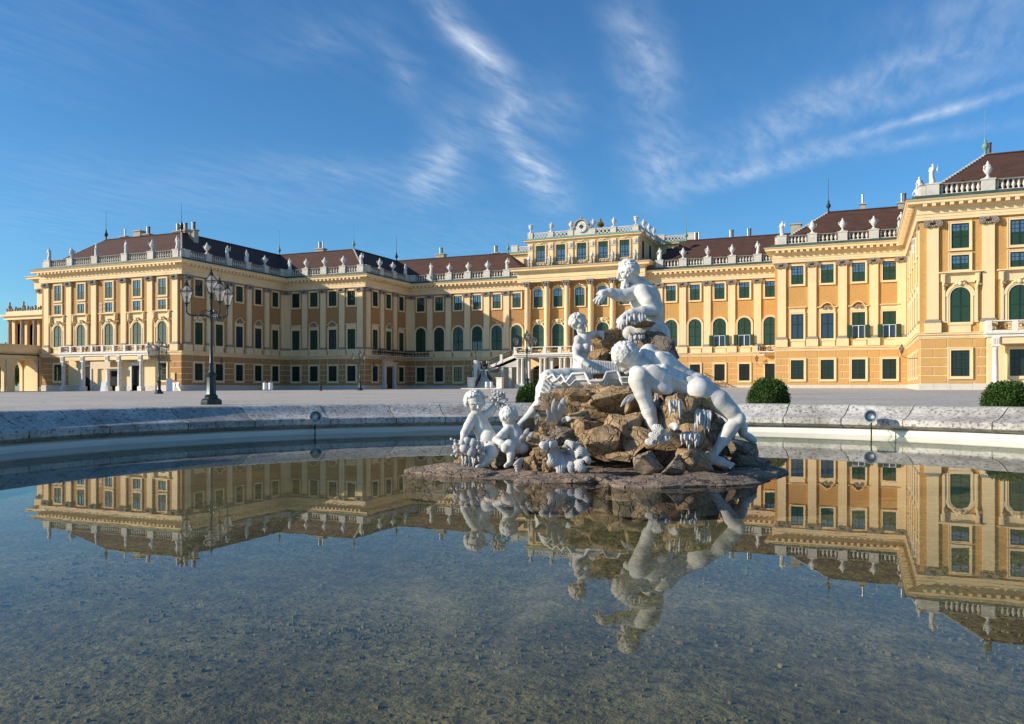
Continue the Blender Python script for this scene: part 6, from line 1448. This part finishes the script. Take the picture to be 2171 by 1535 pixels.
# -- grapes, fruit
def balls(name, lst, m=None):
    b = MB()
    for (px, py, D, r) in lst:
        p = wp(px, py, D); b.ball(tuple(p), r*PX, 9, 6)
    return obj(name, b, m or MT['leafstone'], SC, smooth=True)
rnd = random.Random(12)
balls('raised_grapes', [(1051+t*18+rnd.gauss(0, 5+6*t*(1-t)*4), 830+t*44+rnd.gauss(0, 2), 9.2+rnd.uniform(-.05, .05), rnd.uniform(2.4, 3.4)) for t in [i/85 for i in range(86)]])
balls('hanging_grapes', [(970+rnd.gauss(0, 6), 950+rnd.gauss(0, 9), 9.05+rnd.uniform(-.04, .04), rnd.uniform(2.6, 3.5)) for i in range(42)]); balls('hanging_grapes', [(1016+rnd.gauss(0, 5), 956+rnd.gauss(0, 10), 9.0+rnd.uniform(-.04, .04), rnd.uniform(2.6, 3.5)) for i in range(46)])
for (px, py, r) in ((999, 957, 11.5), (985, 950, 11), (1003, 939, 10), (990, 935, 9), (981, 938, 8)): balls('fruit', [(px, py, 9.0, r)])
setting()
def strands(name, x0, x1, y0, y1, D, n, r=2.6, seed=1, mat_='leafstone', droop=.04):
    b = MB(); g = random.Random(seed)
    n = int(n*1.8)
    for i in range(n):
        x = x0+(x1-x0)*(i+g.random())/n; ye = y0+(y1-y0)*g.uniform(.35, 1.0); pts = [wp(x+g.uniform(-1, 1), y0-g.uniform(0, 5), D+.05)]; dx = g.uniform(-2.5, 2.5); dd = g.uniform(0, .03)
        for k in range(1, 6): t = k/5; pts.append(wp(x+dx*t+g.uniform(-.7, .7), y0+(ye-y0)*t, D+dd-droop*math.sin(t*2)))
        b.tube([tuple(p) for p in pts], [r*.78*PX*w for w in (.8, 1.1, 1.0, .95, .7, .15)], 6)
    return obj(name, b, MT[mat_], SC, smooth=True)
strands('trailing_weed', 980, 1008, 965, 1004, 8.98, 8, 2.4, 3); strands('dripping_weed', 1418, 1446, 852, 890, 8.72, 6, 3, 5); strands('dripping_weed', 1474, 1508, 872, 921, 8.72, 8, 3.2, 6); strands('dripping_weed', 1444, 1482, 920, 958, 8.62, 8, 3.2, 7)
setting(10.05, 12.2, 1.2); strands('dripping_weed', 1330, 1372, 671, 692, 9.62, 6, 4, 8); strands('dripping_weed', 1335, 1365, 712, 732, 9.74, 6, 4, 9); setting(); strands('dripping_weed', 1376, 1396, 846, 890, 9.02, 4, 3.6, 10)
# -- leaves
def leaf(name, base, mid, tip, w, D0, D1, D2, cup=.25, lobes=0, mat_='leafstone'):
    a, m, t = wp(*base, D0), wp(*mid, D1), wp(*tip, D2); b = MB(); n = 12; vs = []
    for i in range(n+1):
        s = i/n; p = a*(1-s)**2+m*2*s*(1-s)+t*s*s; d = ((m-a)*(1-s)+(t-m)*s).normalized(); side = d.cross(-FWD).normalized()
        ww = w*PX*math.sin(math.pi*min(1, s*.93+.05))**.75*(1+(.22*math.sin(lobes*math.pi*s) if lobes else 0))
        for k in range(-6, 7):
            z = k/6; vs.append(p+side*ww*z-FWD*(ww*cup*(1-z*z))+FWD*(ww*.06*math.cos(k*math.pi)*(1-.3*abs(z))))
    m_ = 13; top = [tuple(v) for v in vs]; bot = [tuple(v+FWD*.010) for v in vs]; N = len(vs)
    fs = [(i*m_+k, i*m_+k+1, (i+1)*m_+k+1, (i+1)*m_+k) for i in range(n) for k in range(m_-1)]; fs += [tuple(N+x for x in f[::-1]) for f in fs]
    for i in range(n): fs += [(i*m_, (i+1)*m_, N+(i+1)*m_, N+i*m_), (i*m_+12, N+i*m_+12, N+(i+1)*m_+12, (i+1)*m_+12)]
    b.add(top+bot, fs); return obj(name, b, MT[mat_], SC, smooth=60)
for a in (((1183, 893), (1172, 868), (1176, 845), 7), ((1186, 893), (1188, 866), (1197, 842), 8.5), ((1182, 898), (1168, 884), (1159, 868), 7), ((1190, 897), (1200, 885), (1213, 888), 6), ((1183, 900), (1186, 916), (1192, 926), 8), ((1181, 893), (1165, 885), (1156, 893), 6), ((1186, 890), (1190, 870), (1186, 855), 6)): leaf('upright_leaf', *a, 9.08, 8.98, 8.98)
for a in (((1186, 958), (1160, 940), (1143, 946), 12), ((1190, 958), (1172, 972), (1166, 990), 14), ((1192, 955), (1186, 985), (1190, 1012), 13), ((1198, 958), (1222, 950), (1246, 962), 13), ((1198, 962), (1228, 985), (1240, 1002), 14), ((1200, 960), (1206, 985), (1213, 1008), 8), ((1196, 955), (1206, 938), (1222, 944), 10), ((1180, 955), (1176, 942), (1160, 942), 10), ((1215, 955), (1246, 962), (1250, 985), 9)): leaf('acanthus_leaf', *a, 8.75, 8.55, 8.62, .35, 5)
for i in range(5): leaf('curled_frond', (1118-3*i, 972+3*i), (1100-2*i, 974+7*i), (1088+3*i, 988+6*i), 4.5, 8.86, 8.78, 8.80, .5)
for a in (((1346, 836), (1330, 842), (1316, 863), 5), ((1350, 836), (1338, 845), (1326, 856), 4)): leaf('lance_leaf', *a, 8.98, 8.9, 8.92)
for a in (((1420, 920), (1400, 915), (1385, 935), 9), ((1418, 906), (1432, 900), (1440, 910), 8), ((1412, 925), (1408, 935), (1398, 940), 7)): leaf('husk_leaf', *a, 8.68, 8.6, 8.62, .5)
for a in (((1118, 930), (1112, 918), (1122, 908), 6), ((1116, 936), (1124, 925), (1132, 915), 5), ((1110, 940), (1104, 930), (1112, 921), 6)): leaf('small_leaf', *a, 9.05, 8.98, 9.0)
for (p0, p1, w) in (((1388, 905), (1404, 915), 10), ((1380, 922), (1396, 928), 9), ((1406, 938), (1416, 928), 8), ((1372, 936), (1386, 938), 8)):       # maize cobs
    b = MB(); A, B_ = wp(*p0, 8.66), wp(*p1, 8.60); d = (B_-A).normalized(); s1 = d.orthogonal().normalized(); s2 = d.cross(s1); b.tube([tuple(A), tuple(A.lerp(B_, .5)), tuple(B_)], [w*.7*PX, w*.9*PX, w*.5*PX], 10)
    for i in range(9):
        for j in range(12): a = j*math.pi/6+(i % 2)*.26; rr = w*PX*(.95-.10*abs(i-4)); p = A.lerp(B_, i/8)+(s1*math.cos(a)+s2*math.sin(a))*rr*.9; b.ball(tuple(p), 1.9*PX, 5, 4)
    obj('maize_cob', b, MT['leafstone'], SC, smooth=True)
# -- the scallop shell
setting(9.1, 10.9, 1.25)
def shell():
    b = MB(); n = 130; m = 14; vs = []
    rim = [(1160, 803, 9.42), (1172, 795, 9.36), (1180, 807, 9.27), (1191, 796, 9.25), (1200, 812, 9.16), (1213, 794, 9.16), (1240, 792, 9.12), (1249, 809, 9.0), (1279, 808, 8.97), (1286, 791, 9.04), (1309, 788, 9.06), (1316, 802, 8.97), (1346, 802, 8.98)]
    hinge = [(1205, 828, 9.42), (1230, 831, 9.36), (1255, 834, 9.28), (1285, 836, 9.24), (1320, 836, 9.22), (1346, 834, 9.22)]
    acc = [0]
    for p0, p1 in zip(rim[:-1], rim[1:]): acc.append(acc[-1]+math.hypot(p1[0]-p0[0], p1[1]-p0[1]))
    def lerpl(L, t):
        x = t*(len(L)-1); i = min(int(x), len(L)-2); f = x-i; return [L[i][k]*(1-f)+L[i+1][k]*f for k in range(3)]
    def onrim(t):
        d = t*acc[-1]; i = max(j for j in range(len(acc)-1) if acc[j] <= d+1e-9); f = (d-acc[i])/(acc[i+1]-acc[i]); return [rim[i][k]*(1-f)+rim[i+1][k]*f for k in range(3)]
    for i in range(n+1):
        t = i/n; r = onrim(t); h = lerpl(hinge, (r[0]-1160)/186)
        for k in range(m+1):
            s = k/m; px = h[0]+(r[0]-h[0])*s**.8; py = h[1]+(r[1]-h[1])*s**1.1-2.2*math.sin(s*9)*s; D = h[2]+(r[2]-h[2])*s**.6-.03*math.sin(s*math.pi); vs.append(wp(px, py, D))
    K = m+1; fs = [(i*K+k, i*K+k+1, (i+1)*K+k+1, (i+1)*K+k) for i in range(n) for k in range(m)]; N = len(vs); off = Vector((0, 0, .022))+FWD*.03
    vs2 = [v+off for v in vs]; fs += [tuple(N+x for x in f[::-1]) for f in fs]
    for i in range(n): fs.append((i*K+m, (i+1)*K+m, N+(i+1)*K+m, N+i*K+m))
    b.add([tuple(v) for v in vs+vs2], fs); obj('scallop_shell', b, MT['marble'], SC, smooth=50)
    b = MB(); e = [tuple(vs[i*K+m]) for i in range(0, n+1)]; b.tube(e, 2.6*PX, 6); obj('shell_lip', b, MT['marble'], SC, smooth=True)
    b = MB(); e = [tuple(vs[i*K+m-4]-FWD*.012) for i in range(0, n+1)]; b.tube(e, 1.6*PX, 5); obj('shell_ridge', b, MT['marble'], SC, smooth=True)
shell(); setting()
# -- the rocks
def rock(px, py, D, rx, ry, rd=None, m='rock', seed=0, rot=0.0, rough=.16, name='rock', pts=12):
    g = random.Random(seed*7+int(px)); rd = (rx+ry)/2 if rd is None else rd; bm = bmesh.new()
    for i in range(pts):
        d = Vector((g.gauss(0, 1), g.gauss(0, 1), g.gauss(0, 1))).normalized(); mx = max(abs(d.x), abs(d.y), abs(d.z)); bm.verts.new(d*(.62+.36/mx)*g.uniform(.86, 1.10))
    r = bmesh.ops.convex_hull(bm, input=bm.verts); bmesh.ops.delete(bm, geom=[v for v in bm.verts if not v.link_faces], context='VERTS')
    bmesh.ops.dissolve_limit(bm, angle_limit=R(10), verts=bm.verts, edges=bm.edges)
    bmesh.ops.bevel(bm, geom=list(bm.edges), offset=.03, segments=1, affect='EDGES', profile=.6)
    bmesh.ops.triangulate(bm, faces=bm.faces); bmesh.ops.subdivide_edges(bm, edges=[e for e in bm.edges if e.calc_length() > .35], cuts=3, use_grid_fill=True); bmesh.ops.triangulate(bm, faces=bm.faces)
    cr, sr = math.cos(rot), math.sin(rot); k = DM(D)/F*(1.20 if name == 'rock' else 1); o = wp(px, py, D)
    from mathutils import noise as nz
    for v in bm.verts:
        x, y, z = v.co; n = nz.fractal(v.co*2.1+Vector((seed*3.1, px*.1, 0)), 1.0, 2.0, 4)*rough; x, y, z = x*(1+n), y*(1+n), z*(1+n)
        X = (x*cr-y*sr)*rx*k if rx == ry else (x*rx*cr-y*ry*sr)*k; Y = (x*sr+y*cr)*rx*k if rx == ry else (x*rx*sr+y*ry*cr)*k
        v.co = o+RIGHT*X+Vector((0, 0, Y))+FWD*(z*rd*k)
    bmesh.ops.recalc_face_normals(bm, faces=bm.faces); me = bpy.data.meshes.new(name); bm.to_mesh(me); bm.free(); me.shade_smooth(); me.set_sharp_from_angle(angle=R(24)); return obj(name, me, MT[m], SC)
ROCKS = [(1262, 862, 9.50, 60, 34, 26, 'rockgrey', 91, 0), (1210, 870, 9.45, 60, 40, 26, 'rockgrey', 92, 0), (1180, 925, 9.4, 70, 34, 30, 'rockgrey', 93, 0), (1450, 960, 8.95, 60, 40, 30, 'rockgrey', 94, 0),  # px, py, depth, half sizes, material, seed, turn
    (1224, 847, 9.22, 28, 23, 20, 'rock', 1, .2), (1306, 862, 9.12, 58, 40, 34, 'rock', 2, .0), (1315, 913, 8.92, 47, 36, 30, 'rock', 3, .75), (1277, 940, 8.86, 45, 33, 28, 'rock', 4, .15), (1346, 936, 8.84, 40, 34, 28, 'rock', 5, .5),
    (1249, 921, 8.98, 30, 38, 26, 'rock', 6, -.1), (1226, 905, 9.05, 29, 31, 24, 'rock', 7, .3), (1158, 908, 9.12, 34, 26, 26, 'rock', 8, .2), (1172, 880, 9.16, 30, 33, 26, 'rock', 9, .5), (1243, 872, 9.22, 18, 28, 16, 'rock', 10, 0), (1204, 836, 9.32, 36, 16, 20, 'rock', 11, -.2),
    (1350, 892, 9.02, 28, 20, 20, 'rock', 12, -.3), (1338, 862, 9.10, 26, 30, 22, 'rock', 13, .1), (1200, 880, 9.12, 26, 30, 20, 'rock', 14, .1), (1190, 925, 8.98, 32, 22, 22, 'rockgrey', 15, .1), (1135, 936, 9.10, 26, 18, 20, 'rock', 16, .2), (1120, 905, 9.25, 22, 16, 18, 'rock', 17, .7),
    (1133, 984, 8.84, 20, 21, 18, 'rock', 18, .2), (1150, 962, 8.88, 23, 15, 18, 'rock', 19, -.2), (1163, 992, 8.74, 13, 19, 14, 'rock', 20, .1), (1132, 1010, 8.66, 36, 10, 26, 'slab', 21, .05), (1232, 945, 8.88, 18, 12, 16, 'rockgrey', 22, .0), (1157, 932, 8.98, 21, 11, 16, 'rockgrey', 23, .2), (1318, 968, 8.74, 32, 9, 22, 'rock', 24, .0),
    (1200, 1004, 8.66, 42, 14, 26, 'rock', 25, 0), (1369, 981, 8.62, 30, 24, 24, 'rockgrey', 26, .15), (1436, 888, 8.92, 36, 46, 34, 'rock', 27, .1), (1478, 878, 8.95, 34, 40, 30, 'rock', 28, -.2), (1412, 934, 8.76, 38, 22, 26, 'rock', 29, .2), (1465, 930, 8.80, 36, 30, 26, 'rock', 30, -.1), (1424, 987, 8.58, 32, 21, 24, 'rockgrey', 31, .1),
    (1474, 974, 8.62, 38, 26, 28, 'rock', 32, -.1), (1495, 918, 8.98, 26, 44, 26, 'rockgrey', 33, .0), (1567, 958, 9.22, 46, 30, 34, 'rockgrey', 34, -.35), (1592, 984, 9.10, 40, 16, 30, 'rockgrey', 35, -.15), (1540, 990, 8.95, 44, 16, 30, 'rockgrey', 36, -.05), (1530, 940, 9.30, 36, 40, 30, 'rockgrey', 37, .3),
    (1288, 738, 10.35, 34, 36, 24, 'rock', 38, .3), (1312, 720, 10.4, 26, 19, 22, 'rock', 39, .0), (1266, 756, 10.38, 22, 16, 20, 'rock', 40, .2), (1400, 744, 9.92, 36, 34, 34, 'rockgrey', 41, -.5), (1378, 726, 9.98, 30, 20, 26, 'rockgrey', 42, .0), (1285, 790, 10.3, 40, 16, 20, 'rock', 44, 0), (1330, 800, 10.1, 44, 30, 30, 'rockgrey', 45, .0),
    (992, 995, 9.12, 34, 20, 26, 'rock', 46, .0), (1060, 984, 9.16, 46, 20, 30, 'rockgrey', 47, 0), (1020, 1000, 9.02, 34, 11, 24, 'slab', 48, 0), (1000, 975, 9.22, 26, 26, 22, 'rock', 49, .2), (1066, 960, 9.26, 40, 16, 24, 'leafstone', 50, 0), (1120, 960, 9.2, 30, 20, 26, 'rockgrey', 51, 0), (1398, 858, 9.12, 30, 34, 26, 'rockgrey', 52, 0), (1400, 905, 8.98, 26, 30, 26, 'rockgrey', 53, 0), (1300, 945, 8.98, 30, 22, 22, 'rock', 54, .4), (1620, 996, 9.35, 40, 8, 30, 'slab', 55, -.08)]
setting(10.05, 12.2, 1.2); rock(1357, 684, 9.80, 29, 11, 24, 'rock', 43, -.05); setting()
for (px, py, D, rx, ry, rd, m, sd_, rot) in ROCKS: rock(px, py, D, rx, ry, rd, m, sd_, rot)
# heart of the mound behind the loose rocks
rock(1300, 900, 9.36, 118, 92, 80, 'rock', 71, 0, .2, 'rock_core', 30); rock(1440, 925, 9.36, 90, 80, 70, 'rock', 75, 0, .2, 'rock_core', 28); rock(1345, 800, 10.55, 88, 70, 40, 'rockgrey', 72, 0, .08, 'rock_core', 22); rock(1470, 930, 9.5, 90, 62, 50, 'rockgrey', 73, -.3, .08, 'rock_core', 22)
# flat ledges at the water line
def ledge(pts, z0, z1, m, seed):
    """pts: plan outline in photo x and depth; irregular flat slab with a broken edge"""
    from mathutils import noise as nz
    n = len(pts); N = 170; out = []
    for i in range(N):
        x = i/N*n; k = int(x); f = x-k; p0, p1, p2, p3 = [pts[(k+j-1) % n] for j in range(4)]
        out.append([.5*((2*p1[c])+(-p0[c]+p2[c])*f+(2*p0[c]-5*p1[c]+4*p2[c]-p3[c])*f*f+(-p0[c]+3*p1[c]-3*p2[c]+p3[c])*f**3) for c in (0, 1)])
    def P(px, D, z): u, v = atZ(px, D); return Vector((u-RT[0], v-RT[1], z))
    cx_ = sum(p[0] for p in out)/N; cd = sum(p[1] for p in out)/N; rings = []
    for (s, z, w) in ((.96, z0-.3, 0), (.99, z0-.02, .2), (1.0, z0+(z1-z0)*.3, 1), (.99, z0+(z1-z0)*.5, .8), (.97, z1*.62, .7), (.94, z1*.75, .7), (.90, z1*.9, .9), (.85, z1, .9), (.80, z1+.008, 1), (.74, z1+.012, .8), (.72, z1+.02, 1), (.55, z1+.03, 1.2), (.3, z1+.04, 1.2)):
        ring = []
        for p in out:
            v = P(cx_+(p[0]-cx_)*s, cd+(p[1]-cd)*s, z); h = nz.fractal(v*7+Vector((seed, 0, 0)), 1.0, 2.1, 5); e = nz.fractal(v*Vector((2.2, 2.2, 9))+Vector((0, seed, 0)), 1.0, 2.1, 4)
            dr = P(cx_, cd, z)-v; dr.z = 0; dr.normalize(); ring.append(v+dr*e*.11*w+Vector((0, 0, h*.022*w if s < .97 else 0)))
        rings.append(ring)
    b = MB(); vs = [v for r in rings for v in r]; vs.append(P(cx_, cd, z1+.04)); fs = [(k*N+i, k*N+(i+1) % N, (k+1)*N+(i+1) % N, (k+1)*N+i) for k in range(len(rings)-1) for i in range(N)]+[((len(rings)-1)*N+i, (len(rings)-1)*N+(i+1) % N, len(vs)-1) for i in range(N)]
    b.add(vs, fs); obj('rock_ledge', b, MT[m], SC, smooth=40)
ledge([(852, 9.86), (905, 9.55), (960, 9.32), (1030, 9.22), (1060, 9.6), (1000, 10.2), (930, 10.35), (880, 10.15)], 0, .045, 'slab', 1)
ledge([(1296, 8.45), (1340, 8.30), (1400, 8.28), (1470, 8.38), (1545, 8.45), (1610, 8.62), (1600, 9.0), (1500, 9.1), (1380, 9.1), (1310, 8.9)], 0, .03, 'slab', 2)
ledge([(1560, 9.0), (1620, 9.25), (1672, 9.68), (1650, 10.0), (1590, 10.1), (1540, 9.7)], 0, .035, 'slab', 3)
ledge([(1085, 8.80), (1130, 8.72), (1200, 8.70), (1260, 8.75), (1300, 8.7), (1330, 9.2), (1240, 9.5), (1120, 9.4)], 0, .03, 'slab', 4)
ledge([(1000, 9.3), (1100, 8.95), (1350, 8.75), (1560, 8.9), (1620, 9.8), (1580, 11.5), (1350, 13.2), (1140, 12.4), (1010, 10.8)], 0, .015, 'slab', 5)
